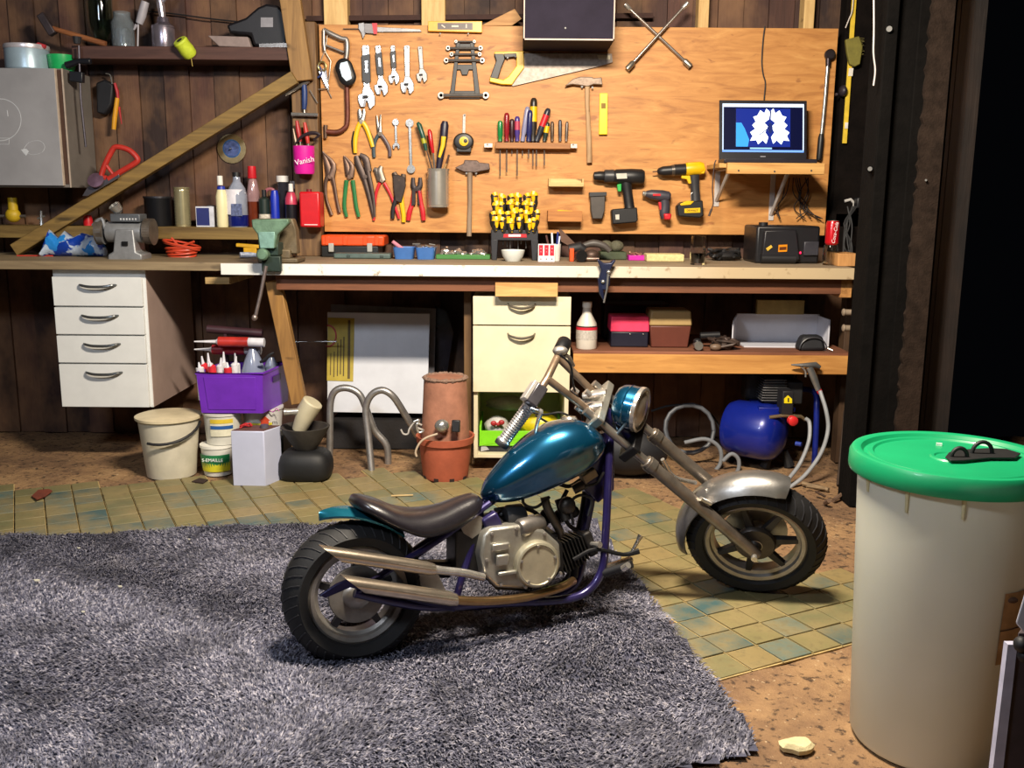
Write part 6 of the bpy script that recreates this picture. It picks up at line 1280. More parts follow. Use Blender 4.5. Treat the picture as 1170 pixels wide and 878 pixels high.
t.part('screw', MB().tube([PY(695, 312, Yk-.008), PY(693.5, 330, Yk-.008), PY(690, 346, Yk-.004)], [.005, .004, .004], 8), chr_); t.part('screw_knob', MB().ell(PY(695.5, 311, Yk-.01), (.009, .009, .009)).ell(PY(689, 322, Yk-.004), (.008, .008, .008)), chr_); t.part('lower_arm', MB().tube([PY(686, 318, Yk+.01), PY(687, 335, Yk+.01), PY(690, 343, Yk+.01)], [.012, .010, .004], 10), nb_)
t, x0, x1, zt, o = bx('magenta_tray', 'small bright magenta plastic tray of screws on the bench', 'tray', 718.5, 738, 292, 4.42, .07, z, plastic('#c41fa0'), .002, 'tray')
heap(t, x0+.008, x1-.008, 4.43, 4.48, zt-.002, 22, mt('#b08070', .5, .4, .4), 14, (.002, .004), 'screws', .02)
t, x0, x1, zt, o = bx('cream_sponge_block', 'rough cream foam block beside the glass of dark drink', 'block', 739, 782, 290.5, 4.34, .11, z, mt('#d9c890', .8, 0, .25, 60, .6), .004)
# glass of dark drink
def tumbler(px, w, ytop, Y, label, liq):
    s_ = mpp(Y, z); h = PY(px, ytop, Y).z-z; c_ = ctr(px, 300, Y, z)
    t = T('drinking_glass', label, 'glass', c_); r = w*s_
    t.part('glass', MB().lathe([(0, .0005), (r*.86, .0005), (r*.95, h*.35), (r*.92, h*.75), (r*.8, h), (r*.75, h), (r*.86, h*.75), (r*.88, h*.35), (r*.80, .008), (0, .008)], c_, n=28), glass('#f2f2ee', .02, 1.0))
    if liq: t.part('drink', MB().lathe([(0, .009), (r*.78, .009), (r*.86, h*.34), (r*.87, h*.40), (0, h*.40)], c_, n=28), mt('#12080a', .1, 0, .1, 20, 0))
    return t, h
tumbler(797, 9.5, 270, 4.16, 'drinking glass half filled with dark cola near the bench edge', True)
tg, hg = tumbler(948.5, 9.5, 280, 4.20, 'empty upside-down looking glass under the red cola can', False)
s_ = mpp(4.2, 1.0); c_ = ctr(950, 280, 4.20, z+hg+.0005); hc_ = PY(950, 252.5, 4.20).z-c_.z; r = 7.6*s_
t = T('cola_can', 'red cola can with white script standing on a glass at the right bench end', 'can', c_)
t.part('can_body', MB().lathe([(0, 0), (r*.8, 0), (r, .008), (r, hc_-.012), (r*.85, hc_), (r*.8, hc_-.003), (0, hc_-.003)], c_, n=30), mt('#c3141f', .25, .3, .08, 20, .0, .4, 'can_red')); t.part('can_top', MB().lathe([(r*.80, hc_-.004), (r*.87, hc_+.001), (r*.84, hc_+.001), (r*.78, hc_-.003)], c_, n=30), chr_)
t.part('script', text_mb('Coca-Cola', c_+Vector((.002, -r-.0012, hc_*.50)), .021, right=(.12, 0, 1), up=(-1, 0, .12), th=.0006, shear=.3), mt('#f2eaea', .4))
# dark bundle, charger radio
mb = MB(); rr = random.Random(21)
for i in range(10):
    p = [Vector((PY(rr.uniform(806, 845), 290, 4.5).x, rr.uniform(4.42, 4.56), z+rr.uniform(.012, .05))) for _ in range(4)]; mb.tube(p, rr.uniform(.004, .011), 8, sub=4)
one('black_cable_bundle', 'loose bundle of black cables and cloth behind the glass on the bench', 'cables', mb, rubber(), kind='stuff')
one('black_rag', 'crumpled black rag lying between the glass and the charger case', 'rag', MB().ell(ctr(828, 296, 4.48, z+.024), (.075, .05, .024), n=18).ell(ctr(822, 296, 4.5, z+.028), (.05, .04, .028), n=16), rubber('#141316'))
t, x0, x1, zt, o = bx('site_radio_charger', 'large black charger and radio unit with orange badge and red lamp on the bench', 'radio', 865, 938, 258, 4.28, .24, z, plastic('#17171b'), .010, 'housing')
Yq = 4.28
t.part('front_bulge', MB().ext([PY(a, b, Yq) for a, b in ((872, 263), (908, 262), (912, 296), (905, 300), (876, 301), (868, 297))], (0, -.03, 0)), plastic('#1c1b20'), bev=.006)
t.part('orange_badge', MB().ext([PY(a, b, Yq-.031) for a, b in ((889.5, 280), (899.5, 279.5), (899, 287.5), (889, 288))], (0, -.002, 0)), mt('#e08a10', .4)); t.part('badge_letters', MB().ext([PY(a, b, Yq-.0335) for a, b in ((890.5, 282.5), (898.5, 282), (898.5, 285.5), (890.5, 286))], (0, -.0005, 0)), mt('#5a2c10', .4)); t.part('yellow_tab', MB().ext([PY(a, b, Yq-.031) for a, b in ((875, 284), (881, 280), (882.5, 282.5), (877, 287))], (0, -.002, 0)), mt('#c9a640', .4))
t.part('side_dial', MB().bb(PY(918, 280, Yq).x, PY(935, 280, Yq).x, Yq-.012, Yq, PY(920, 292, Yq).z, PY(920, 276, Yq).z), mt('#33333a', .4), bev=.004); t.part('red_lamp', MB().ell(PY(914.5, 289, Yq-.006), (.0045, .0045, .0045), n=10), emis('#ff1840', 4)); t.part('top_knob', MB().cyl(Vector((x0+.04, 4.33, zt)), Vector((x0+.04, 4.33, zt+.014)), .02, n=18), blk); t.part('foot_roll', MB().tube([Vector((x0+.02, Yq-.018, z+.022)), Vector((x0+.17, Yq-.018, z+.022))], .0215, 14), blk)
t, x0, x1, zt, o = bx('pine_offcut', 'short pine block standing at the far right end of the bench', 'offcut', 958, 983, 290, 4.12, .16, z, wood('#9c6a3a', '#cf9a5e', 'z', 1.2), .002)
one('wall_batten', 'short pale horizontal timber fixed to the right wall behind the cola can', 'timber', MB().bb(PY(952, 250, 4.66).x, 1.675, 4.625, YW-.002, PY(960, 259, 4.66).z, PY(960, 244, 4.66).z), wood('#8a5f36', '#b98a54', 'x', 1), bev=.002)
t = T('wall_socket', 'small white switch block with black leads on the right wall above the batten', 'socket', PY(972, 238, 4.62)); t.part('block', MB().tube([PY(965, 230, 4.62), PY(972, 228, 4.62), PY(976, 232, 4.62), PY(976, 238, 4.62)], .007, 8), mt('#cfccc8', .4)); 
mb = MB()
for i in range(7): mb.tube([PY(974+rr.uniform(-6, 6), 236, 4.58), PY(972+rr.uniform(-8, 8), 256, 4.56), PY(968+rr.uniform(-6, 10), 278, 4.54), Vector((PY(966+rr.uniform(-4, 8), 292, 4.52).x, 4.52, z+.006))], .0035, 6, sub=4)
t.part('leads', mb, rubber(), kind='stuff'); t.part('black_plug', MB().box(PY(983, 232, 4.60), (.05, .05, .05)), blk, bev=.006)
# ------------------------------------------------------------------ under the bench
# cream cabinet
Yc = 4.06; X0, X1 = PY(541, 400, Yc).x, PY(651, 400, Yc).x; zt, zb = PY(595, 339, Yc).z, PY(595, 525, Yc).z; zm = PY(595, 449, Yc).z
cream = mt('#ddd3b4', .45, 0, .10, 9, .03)
t = T('cream_drawer_cabinet', 'yellowed cream cabinet with two handled fronts above an open shelf bay', 'cabinet', Vector(((X0+X1)/2, 4.3, zb)))
t.part('carcass', MB().bb(X0, X0+.018, Yc+.018, 4.60, zb, zt-.003).bb(X1-.018, X1, Yc+.018, 4.60, zb, zt-.003).bb(X0, X1, Yc+.02, 4.6, zt-.018, zt).bb(X0, X1, Yc+.02, 4.6, zm-.0, zm+.016).bb(X0, X1, Yc+.02, 4.6, zb, zb+.016).bb(X0, X1, 4.59, 4.6, zb, zt-.002), cream, bev=.001)
zd = PY(595, 372, Yc).z
for a, b, nm in ((zt-.0, zd+.002, 'drawer'), (zd-.004, zm+.002, 'door')):
    dr = t.part(nm, MB().bb(X0-.002, X1+.002, Yc, Yc+.017, b, a), cream, bev=.0015); xc = (X0+X1)/2-.002; hz = a-.038
    t.part('handle', MB().tube([Vector((xc-.058, Yc-.001, hz+.008)), Vector((xc-.045, Yc-.018, hz-.002)), Vector((xc, Yc-.026, hz-.010)), Vector((xc+.045, Yc-.018, hz-.002)), Vector((xc+.058, Yc-.001, hz+.008))], [.003, .005, .0065, .005, .003], 10, sub=4), steel('#8b8578', .3), parent=dr)
one('cabinet_packing_board', 'short pale board packed between the cream cabinet and the bench apron', 'board', MB().bb(PY(566, 330, 4.03).x, PY(637, 330, 4.03).x, 4.005, 4.03, PY(600, 339, 4.02).z+.001, PY(600, 323, 4.02).z), wood('#a8713a', '#d8aa6a', 'x', 1), bev=.001)
zf = zb+.0165
t = T('bright_green_crate', 'shallow lime green crate in the open bay of the cream cabinet', 'crate', Vector(((X0+X1)/2, 4.2, zf)))
zc0 = PY(560, 509, 4.12).z; zc1 = PY(560, 492, 4.12).z
t2 = T('grey_tool_case', 'grey and black flat case at the bottom of the cream cabinet', 'case', Vector(((X0+X1)/2, 4.2, zf)))
t2.part('case', MB().bb(X0+.024, X1-.024, 4.12, 4.42, zf+.0005, zc0-.001), mt('#2a2a30', .5), bev=.004); t2.part('front_plate', MB().ext([PY(a, b, 4.118) for a, b in ((549.5, 507), (553, 507), (559, 514), (549.5, 516))], (0, -.002, 0)), mt('#b4b4bc', .4)).data
for q in (X0+.024,):
    t.part('crate', MB().bb(q, X1-.024, 4.11, 4.118, zc0, zc1).bb(q, q+.008, 4.118, 4.42, zc0, zc1+.02).bb(X1-.032, X1-.024, 4.118, 4.42, zc0, zc1+.02).bb(q, X1-.024, 4.11, 4.42, zc0, zc0+.006), plastic('#7ed321', .35), bev=.001)
def bag(name, label, c, r, m, seed):
    rr = random.Random(seed); mb = MB(); n = 18; h = 10; vs = []; 
    for i in range(h+1):
        for k in range(n):
            th = PI*i/h; ph = 2*PI*k/n; w_ = 1+rr.uniform(-.13, .13)
            vs.append(Vector(c)+Vector((r[0]*math.sin(th)*math.cos(ph)*w_, r[1]*math.sin(th)*math.sin(ph)*w_, r[2]*math.cos(th)*(1 if 0 < i < h else 1))))
    fs = [(i*n+k, (i+1)*n+k, (i+1)*n+(k+1) % n, i*n+(k+1) % n) for i in range(h) for k in range(n)]
    mb.add(vs, fs); return one(name, label, 'bag', mb, m, ang=70)
zg = zc0+.007
bag('white_plastic_bag', 'crumpled white plastic bag with red print in the cream cabinet bay', (PY(568, 478, 4.2).x, 4.22, zg+.052), (.055, .06, .052), mt('#b9b6b4', .35, 0, .35, 22, .3), 3)
bag('clear_plastic_bag', 'crumpled clear-grey bag squeezed under the cabinet door', (PY(580, 458, 4.25).x, 4.32, PY(580, 462, 4.25).z-.01), (.10, .05, .035), mt('#8f8b8e', .3, 0, .35, 22, .3), 4)
bag('yellow_plastic_bag', 'yellow plastic bag behind the handlebar grip in the cabinet bay', (PY(617, 475, 4.2).x, 4.24, zg+.062), (.085, .06, .062), mt('#d8c21c', .35, 0, .25, 18, .2), 5)
one('red_logo_rag', 'small dark red knot of cloth in front of the white plastic bag', 'cloth', MB().ell(PY(564, 484, 4.145), (.014, .008, .012)).ell(PY(573, 483, 4.145), (.014, .008, .012)).ell(PY(569, 485, 4.145), (.010, .007, .008)), mt('#a02428', .5))
# right lower shelf things
z = LS
def lathe_s(px, Y, ytop, prof, n=28):
    zt = PY(px, ytop, Y).z; s = mpp(Y, LS); c = ctr(px, 0, Y, LS+.0005); c.x = PY(px, ytop, Y).x
    return MB().lathe([(w*s, (zt-LS)*h) for w, h in prof], c, (0, 0, 1), n)
t = T('white_chemical_bottle', 'white plastic bottle with a red and black band label on the lower shelf', 'bottle', ctr(671, 0, 4.18, LS))
t.part('body', lathe_s(671, 4.18, 345, [(0, 0), (11.4, 0), (12, .02), (12, .45), (11, .55), (6, .72), (4.8, .85), (4.8, .88), (0, .88)]), mt('#cfc9bd', .35, 0, .05)); t.part('cap', lathe_s(671, 4.18, 345, [(5.4, .88), (5.4, 1), (0, 1)]), plastic('#e9e6dc')); t.part('red_band', lathe_s(671, 4.18, 345, [(12.2, .41), (12.2, .47)]), mt('#c8283c', .4)); t.part('black_band', lathe_s(671, 4.18, 345, [(12.2, .472), (12.1, .495)]), mt('#1b1a1c', .4)); t.part('small_print', lathe_s(671, 4.18, 345, [(12.15, .2), (12.15, .40)]), mt('#b9b3aa', .5, 0, .3, 130))
t, x0, x1, zt, o = bx('pink_lunch_box', 'black box with a bright pink lid on the lower shelf', 'box', 698, 741, 379, 4.22, .14, LS, plastic('#18192a'), .005, 'base')
t.part('lid', MB().box(((x0+x1)/2, 4.29, (zt+PY(720, 362, 4.22).z)/2), (x1-x0+.006, .15, PY(720, 362, 4.22).z-zt), taper=.96), mt('#e83a62', .5, 0, .1, 40, .1), bev=.004); 
for px in (720, 735): t.part('rivet', MB().ell(PY(px, 382, 4.217), (.004, .003, .004), n=8), chr_)
t, x0, x1, zt, o = bx('dark_suitcase', 'dark case standing behind the pink lidded box on the lower shelf', 'case', 690, 765, 347, 4.46, .16, LS, mt('#241a22', .5, 0, .3), .008)
t.part('red_edge', MB().bb(x0+.004, x1-.02, 4.452, 4.461, zt-.008, zt-.002), mt('#5a1c2a', .5), bev=.002); t.part('clasp', MB().bb(PY(712, 358, 4.455).x, PY(728, 358, 4.455).x, 4.45, 4.459, PY(712, 360, 4.455).z, PY(712, 357, 4.455).z), mt('#4b4a50', .4))
a = PY(742, 374, 4.20); b = PY(791, 374, 4.20); zt = PY(766, 356, 4.2).z; zm_ = PY(766, 373, 4.2).z; h_ = zm_-LS
t = T('brown_tan_box', 'two-tone plastic box, tan lid over a brown tapered base, on the lower shelf', 'box', Vector(((a.x+b.x)/2, 4.28, LS)))
c_ = Vector(((a.x+b.x)/2, 4.29, LS+h_/2+.0005)); w_ = b.x-a.x
t.part('base', MB().box(c_, (w_*.86, .15, h_), taper=1.12), mt('#643428', .5, 0, .08), bev=.005); t.part('lid', MB().box(Vector((c_.x, c_.y, (zm_+zt)/2+.001)), (w_*1.0, .175, zt-zm_), taper=.93), mt('#a58a5a', .5, 0, .08), bev=.007)
t = T('small_camera_part', 'small black and silver mechanical part right of the brown box', 'part', ctr(798, 0, 4.16, LS)); t.part('body', MB().lathe([(0, 0), (.018, 0), (.020, .004), (.020, .05), (.016, .06), (0, .06)], Vector((PY(797.5, 385, 4.15).x-.0, 4.12, LS+.022)), (0.05, 1, 0), 20), steel('#a9a9a4', .3)); t.part('black_cap', MB().ell(Vector((PY(797, 380, 4.15).x, 4.15, LS+.04)), (.018, .02, .012)), blk); t.part('black_barrel', MB().tube([PY(800, 384, 4.22), PY(822, 383, 4.22)], .016, 12), blk)
mb = MB(); rr = random.Random(31)
for i in range(12): mb.tube([Vector((PY(rr.uniform(808, 842), 390, 4.2).x, rr.uniform(4.13, 4.25), LS+rr.uniform(.006, .05))) for _ in range(4)], rr.uniform(.004, .009), 8, sub=3)
one('old_lamp_parts', 'jumble of old brown and black lamp parts and wire on the lower shelf', 'scrap', mb, mt('#4a3c36', .45, .3, .6, 30), kind='stuff')
one('brown_oval_knob', 'oval brown part lying in front of the jumble on the lower shelf', 'knob', MB().ell(Vector((PY(818, 397, 4.13).x, 4.135, LS+.016)), (.026, .018, .0155)), mt('#6e5a4a', .5))
# white open box
a = PY(848, 363, 4.30); b = PY(944, 363, 4.30); hb_ = a.z-LS
t = T('white_open_box', 'white painted board box lying open towards the room on the lower shelf', 'box', Vector(((a.x+b.x)/2, 4.36, LS)))
w2 = mt('#cfd0da', .5, 0, .08, 10)
t.part('back', MB().bb(a.x, b.x, 4.40, 4.41, LS+.0005, a.z), w2); t.part('sides', MB().ext([Vector((a.x, 4.40, LS+.001)), Vector((a.x, 4.40, a.z)), Vector((a.x-.05, 4.24, a.z-.01)), Vector((a.x-.05, 4.24, LS+.001))], (-.006, .0, 0)).bb(b.x-.006, b.x, 4.24, 4.40, LS+.001, a.z).bb(a.x, b.x, 4.24, 4.40, LS+.0005, LS+.006).bb(a.x, b.x, 4.395, 4.41, a.z, a.z+.006), w2)
one('tan_card_label', 'folded tan cardboard piece resting on top of the white open box', 'cardboard', MB().bb(PY(868, 350, 4.34).x, PY(922, 350, 4.34).x, 4.38, 4.41, a.z+.0065, PY(900, 344, 4.36).z), mt('#a8935a', .7, 0, .2))
t = T('black_pouch', 'black zipped round pouch in front of the white open box', 'pouch', ctr(927, 0, 4.17, LS)); t.part('pouch', MB().box(Vector((PY(926, 390, 4.18).x, 4.18, LS+.034)), (.125, .09, .066), taper=.72), rubber('#1a1b20'), bev=.016); t.part('zip', MB().tube([Vector((PY(926, 390, 4.18).x+.058*math.cos(q), 4.135, LS+.012+.05*math.sin(q))) for q in [PI*k/12 for k in range(13)]], .003, 6), mt('#33343a', .4)); t.part('puller', MB().tube([Vector((PY(944, 395, 4.16).x, 4.14, LS+.014)), Vector((PY(950, 397, 4.15).x, 4.13, LS+.006))], .004, 8), chr_)
for i, yy in enumerate((357, 375)):
    one('pipe_stub', ('upper', 'lower')[i]+' round wooden pipe stub poking out beside the right end of the bench', 'pipe', MB().tube([PY(964, yy, 4.02), PY(985, yy+.5, 4.02)], [.013, .012], 12).ell(PY(964, yy, 4.02), (.008, .016, .016)), mt('#8a7a68', .6, 0, .3))
# ---- compressor
z = 0
cb_ = mt('#122384', .3, .1, .12, 10, .02, .4, 'blue_enamel')
PYc = 4.10
s_ = mpp(PYc+.0, .2); C0 = PY(894, 519, PYc); rT = 33*s_; C0.z = max(C0.z, rT+.04); 
axd = Vector((-.80, .60, 0)).normalized()
t = T('air_compressor', 'blue tank air compressor with black finned pump under the right of the bench', 'compressor', Vector((C0.x-.1, 4.3, 0)))
Lk = .27
t.part('tank', MB().lathe([(0, -.002), (rT*.35, 0), (rT*.7, .012), (rT*.92, .035), (rT, .07), (rT, Lk-.05), (rT*.9, Lk-.02), (rT*.5, Lk), (0, Lk)], C0, axd, 44), cb_)
t.part('drain_boss', MB().lathe([(.010, -.006), (.010, .02), (0, .02)], C0+Vector((.055, -.02, -.035)), -axd, 12), mt('#2a3f9a', .4))
mx_ = C0+axd*.2; top_z = C0.z+rT
pc_ = Vector((PY(880, 480, 4.2).x, 4.20, top_z-.01)); top_z -= .015
t.part('pump_plate', MB().box(Vector((pc_.x, pc_.y, top_z+.0)), (.16, .20, .02)), cb_, bev=.003)
fn = MB()
for k in range(9): fn.box(Vector((pc_.x-.0, pc_.y, top_z+.03+.0115*k)), (.115-.002*k, .10, .005))
pm_ = t.part('pump_fins', fn, mt('#6a6a6c', .4, .6, .3), bev=.001); t.part('pump_body', MB().box(Vector((pc_.x, pc_.y, top_z+.075)), (.085, .08, .12)).box(Vector((pc_.x+.085, pc_.y+.02, top_z+.06)), (.09, .1, .10)), rubber('#1b1b1e'), bev=.006, parent=pm_)
t.part('motor_cowl', MB().box(Vector((pc_.x+.01, pc_.y+.12, top_z+.07)), (.22, .10, .14)), rubber('#141417'), bev=.02)
yl = t.part('warning_label', MB().ext([PY(a, b, 4.05) for a, b in ((896, 456), (900.5, 452), (905, 456), (905, 461), (896, 461))], (0, .003, 0)), mt('#e8d21c', .4)); t.part('warning_mark', MB().ext([PY(a, b, 4.0495) for a, b in ((900, 455), (901.5, 455), (901.5, 459.5), (900, 459.5))], (0, -.001, 0)), blk, parent=yl)
t.part('pressure_switch', MB().bb(PY(894, 450, 4.06).x, PY(907, 450, 4.06).x, 4.054, 4.14, PY(900, 474, 4.06).z, PY(900, 447, 4.06).z), rubber('#15151a'), bev=.004)
t.part('brass_fitting', MB().tube([PY(879, 477, 4.06), PY(895, 475, 4.06), PY(915, 476, 4.06), PY(920, 480, 4.06)], .008, 10), mt('#a08b6c', .35, .8, .3)); kn = t.part('red_knob', MB().lathe([(.014, 0), (.021, .004), (.021, .026), (.012, .032), (0, .032)], PY(904, 480, 4.05), (.1, -1, 0), 18), plastic('#d42a2c', .35))
t.part('safety_valve', MB().tube([PY(860, 494, 4.12), PY(866, 488, 4.12), PY(871, 482, 4.12)], [.012, .008, .003], 10), mt('#a58a3c', .35, .8)); t.part('carry_handle', MB().tube([PY(929, 560, 4.24), PY(931, 520, 4.24), PY(933, 470, 4.24), PY(930, 448, 4.28), PY(905, 444, 4.34)], .013, 12, sub=4), mt('#1a2a8a', .4, .1)); 
for k in range(3): t.part('tank_label', MB().tube([PY(842.5+k*2.2, 506+k*1.4, 4.215), PY(850+k*2.2, 516+k*.6, 4.165)], .0022, 6), mt('#aab4d8', .4))
for dx, dy in ((-.06, .0), (.06, .03), (-.2, .12), (-.1, .18)):
    t.part('foot', MB().tube([Vector((C0.x+dx, C0.y+.06+dy, .001)), Vector((C0.x+dx*.6, C0.y+.06+dy, C0.z-rT*.75))], [.025, .012], 10), rubber())
one('grey_air_hose', 'long grey air hose rising in two bows in front of the blue compressor', 'hose', MB().tube([PY(920, 478, 4.03), PY(925, 484, 4.02), PY(924, 505, 3.98), PY(914, 530, 3.95), PY(900, 549, 3.9), PY(890, 562, 3.88)], .0085, 10, sub=6).tube([PY(937, 447, 4.03), PY(944, 470, 3.99), PY(946, 492, 3.97), PY(938, 518, 3.93), PY(921, 542, 3.9), PY(904, 556, 3.88), PY(892, 563, 3.88)], .0085, 10, sub=6), mt('#8f9296', .45))
t = T('air_blow_gun', 'grey metal air gun hooked over the shelf edge above the compressor', 'air gun', PY(935, 446, 4.05)); Yg2 = 4.05
t.part('handle', MB().tube([PY(925, 420, Yg2), PY(930, 432, Yg2), PY(935, 446, Yg2)], [.014, .0155, .012], 12, sq=.7, up=(0, 1, 0)), steel('#9c9fa0', .35)); t.part('barrel', MB().tube([PY(904, 417, Yg2), PY(915, 417.5, Yg2), PY(932, 417, Yg2), PY(937, 420, Yg2)], [.003, .008, .013, .008], 10), steel('#8b8b8c', .4)); t.part('trigger', MB().tube([PY(914, 418, Yg2), PY(920, 424, Yg2), PY(920.5, 431, Yg2)], .004, 8, sub=3), steel('#b9b9b9')); t.part('red_ring', MB().tube([PY(935.5, 446, Yg2), PY(937, 449, Yg2)], .012, 10), red)
def coil(c, r, tilt, n, rad, m, label, name='rubber_hose_coil', zz=.0):
    mb = MB(); pts = []
    for k in range(n*18+1):
        a = 2*PI*k/18; rr_ = r*(1+.05*math.sin(k*.37)); pts.append(Vector(c)+Vector((rr_*math.cos(a), rr_*math.sin(a)*math.cos(tilt)+.004*k/18, rr_*math.sin(a)*math.sin(tilt)+.003*math.sin(k))))
    return one(name, label, 'hose', mb.tube(pts, rad, 10), m)
coil((PY(788, 525, 4.2).x, 4.24, .15), .11, R(70), 3, .009, mt('#53565c', .5), 'dark rubber hose coiled upright under the lower shelf')
one('thin_black_hose', 'thin black hose arching from the coil towards the dark wall', 'hose', MB().tube([PY(a, b, 4.4) for a, b in ((744, 470), (765, 464), (790, 464), (812, 474), (825, 495), (831, 515), (838, 540))], .006, 8, sub=5), rubber('#202228'))
one('grey_hose_loop', 'short grey hose loop lying behind the front mudguard', 'hose', MB().tube([PY(a, b, 4.12) for a, b in ((826, 527), (836, 519), (844, 526), (842, 540), (828, 545))], .009, 10, sub=5).tube([PY(a, b, 4.15) for a, b in ((782, 506), (806, 502), (822, 512), (823, 530), (812, 542), (800, 545))], .009, 10, sub=5), mt('#7b7f84', .45))
t = T('black_helmet_case', 'rounded dark grey bag on the floor behind the motorbike engine', 'bag', PZ(715, 560)); t.part('bag', MB().ell(PZ(722, 552)+Vector((0, .12, .11)), (.17, .11, .11), n=24), rubber('#16171c')); t.part('strap', MB().tube([PZ(722, 552)+Vector((-.1, .06, .19)), PZ(722, 552)+Vector((0, .05, .24)), PZ(722, 552)+Vector((.1, .06, .19))], .008, 8, sub=5), rubber('#1c1d22'))
# ---- white panels with poster
Yp = 4.46
t = T('laminate_sheet', 'large white laminated panel leaning under the bench with a yellow notice', 'panel', PY(435, 474, Yp))
q4 = [(373, 355), (490, 358), (487, 472), (373, 470)]
t.part('sheet', MB().ext([PY(374, 357, Yp+.08), PY(491, 359, Yp+.08), PY(488, 473, Yp), PY(374, 471, Yp)], (0, .018, 0)), mt('#d3d7e0', .3, 0, .08, 8), bev=.001)
def PN(a, b, o): q = PP(a, b, PY(374, 471, Yp)+Vector((0, -o, 0)), ((PY(374, 357, Yp+.08)-PY(374, 471, Yp)).cross(Vector((1, 0, 0)))).normalized()); return q
nt_ = t.part('notice', MB().ext([PN(a, b, .002) for a, b in ((374.5, 363), (405, 364), (403.5, 436), (373.5, 435))], (0, -.001, 0)), mt('#b5a03c', .6, 0, .15)); 
t.part('notice_mark', MB().tube([PN(375+9*math.cos(a), 384+12*math.sin(a), .005) for a in [R(-100+k*16) for k in range(14)]], .004, 6, sq=.3, up=(0, 1, 0)), mt('#a83a34', .5), parent=nt_)
for i, (xa, ya, yb2, w_) in enumerate(((399, 366, 433, .006), (393, 385, 430, .003), (389.5, 388, 428, .0025), (386, 392, 430, .0025), (382, 402, 431, .0025), (378, 404, 429, .002))):
    t.part('printed_line', MB().tube([PN(xa, ya, .0032), PN(xa-.6, yb2, .0032)], w_, 4, sq=.2, up=(0, 1, 0)), mt('#5a4a20', .6), parent=nt_)
t = T('laminate_sheet', 'second grey-white panel leaning behind the one with the notice', 'panel', PY(440, 474, 4.6)); t.part('sheet', MB().ext([PY(378, 348, 4.62), PY(498, 353, 4.62), PY(495, 470, 4.56), PY(378, 470, 4.56)], (0, .015, 0)), mt('#84848c', .4), bev=.001)
one('panel_support_box', 'dark low crate carrying the leaning white panels', 'crate', MB().bb(PY(380, 500, 4.45).x, PY(492, 500, 4.45).x, 4.44, 4.68, 0, PY(430, 474, 4.45).z-.025), mt('#1f1c1d', .7, 0, .3, 12, .3))
one('clear_film_roll', 'dark clear plastic film hanging behind the panels', 'film', MB().ext([PY(a, b, 4.66) for a, b in ((497, 350), (510, 356), (518, 380), (512, 420), (506, 460), (497, 460))], (0, .006, 0)), mt('#26262f', .2, 0, .4))
one('steel_rod', 'thin bright steel rod sticking out level to the left of the panels', 'rod', MB().tube([PY(318, 391, 4.44), PY(385, 390.5, 4.44)], .003, 8), chr_)
# bent steel tubes
tb_ = steel('#a9a6a4', .4)
one('bent_steel_tube', 'left bent grey steel tube loop standing on the floor before the panels', 'tube', MB().tube([PY(376, 537, 4.16), PY(377, 500, 4.18), PY(377.5, 462, 4.2), PY(383, 447, 4.2), PY(396, 443.5, 4.2), PY(410, 450, 4.2), PY(418, 466, 4.2), PY(428, 492, 4.2), PY(442, 510, 4.2), PY(443.5, 537, 4.2)], .0155, 14, sub=4), tb_, group=None)
one('bent_steel_tube', 'right bent grey steel tube loop, its left leg ending nearest the motorbike', 'tube', MB().tube([PY(425, 543, 4.06), PY(421, 500, 4.1), PY(418, 468, 4.12), PY(424, 452, 4.12), PY(436, 446, 4.12), PY(448, 452, 4.12), PY(458, 466, 4.14), PY(477, 498, 4.2)], .0155, 14, sub=4), tb_)
one('floor_steel_bar', 'steel tube lying on the floor between the bent tubes', 'tube', MB().tube([PY(382, 533, 4.3), PY(420, 526, 4.34), PY(470, 524, 4.38)], [.016, .013, .010], 12), steel('#77706a', .45))
one('small_white_hook', 'small white wire hook hanging left of the terracotta pots', 'hook', MB().tube([PY(a, b, 4.12) for a, b in ((458, 491), (461, 496), (466, 496), (468, 490), (474, 482))], .004, 8, sub=4), mt('#b9b4ae', .4))
# terracotta pots
tc = mt('#a8553a', .8, 0, .18, 14, .2, 0, 'terracotta'); tc2 = mt('#9c6a54', .85, 0, .25, 16, .3, 0, 'weathered_terracotta')
G_ = PZ(509, 553); Yp2 = G_.y+.11; s_ = mpp(Yp2, .1); c_ = Vector((PY(509, 530, Yp2).x, Yp2, 0.0))
hp = PY(509, 497, Yp2).z
t = T('terracotta_pot', 'upright reddish plastic terracotta-coloured pot full of odds and ends', 'plant pot', c_); t.part('pot', MB().lathe([(0, .001), (25*s_, .001), (26*s_, .012), (30*s_, hp-.03), (32.5*s_, hp-.028), (33.5*s_, hp), (31*s_, hp), (28.5*s_, hp-.03), (24*s_, .01), (0, .01)], c_, n=40), tc)
for k in range(4): a = R(-150+k*40); t.part('foot_notch', MB().box(c_+Vector((25.8*s_*math.cos(a), 25.8*s_*math.sin(a), .008)), (.02, .004, .014), rot=(0, 0, a+PI/2)), mt('#241410', .9))
rr = random.Random(17); 
t.part('soil_fill', MB().lathe([(0, hp-.012), (30*s_, hp-.02)], c_, n=24), mt('#3a2c28', .9))
zt2 = PY(510, 431, Yp2).z; zb2_ = hp-.010; h2 = zt2-zb2_
t = T('upturned_pot', 'weathered terracotta pot turned upside down inside the lower pot', 'plant pot', c_+Vector((0, .02, zb2_)))
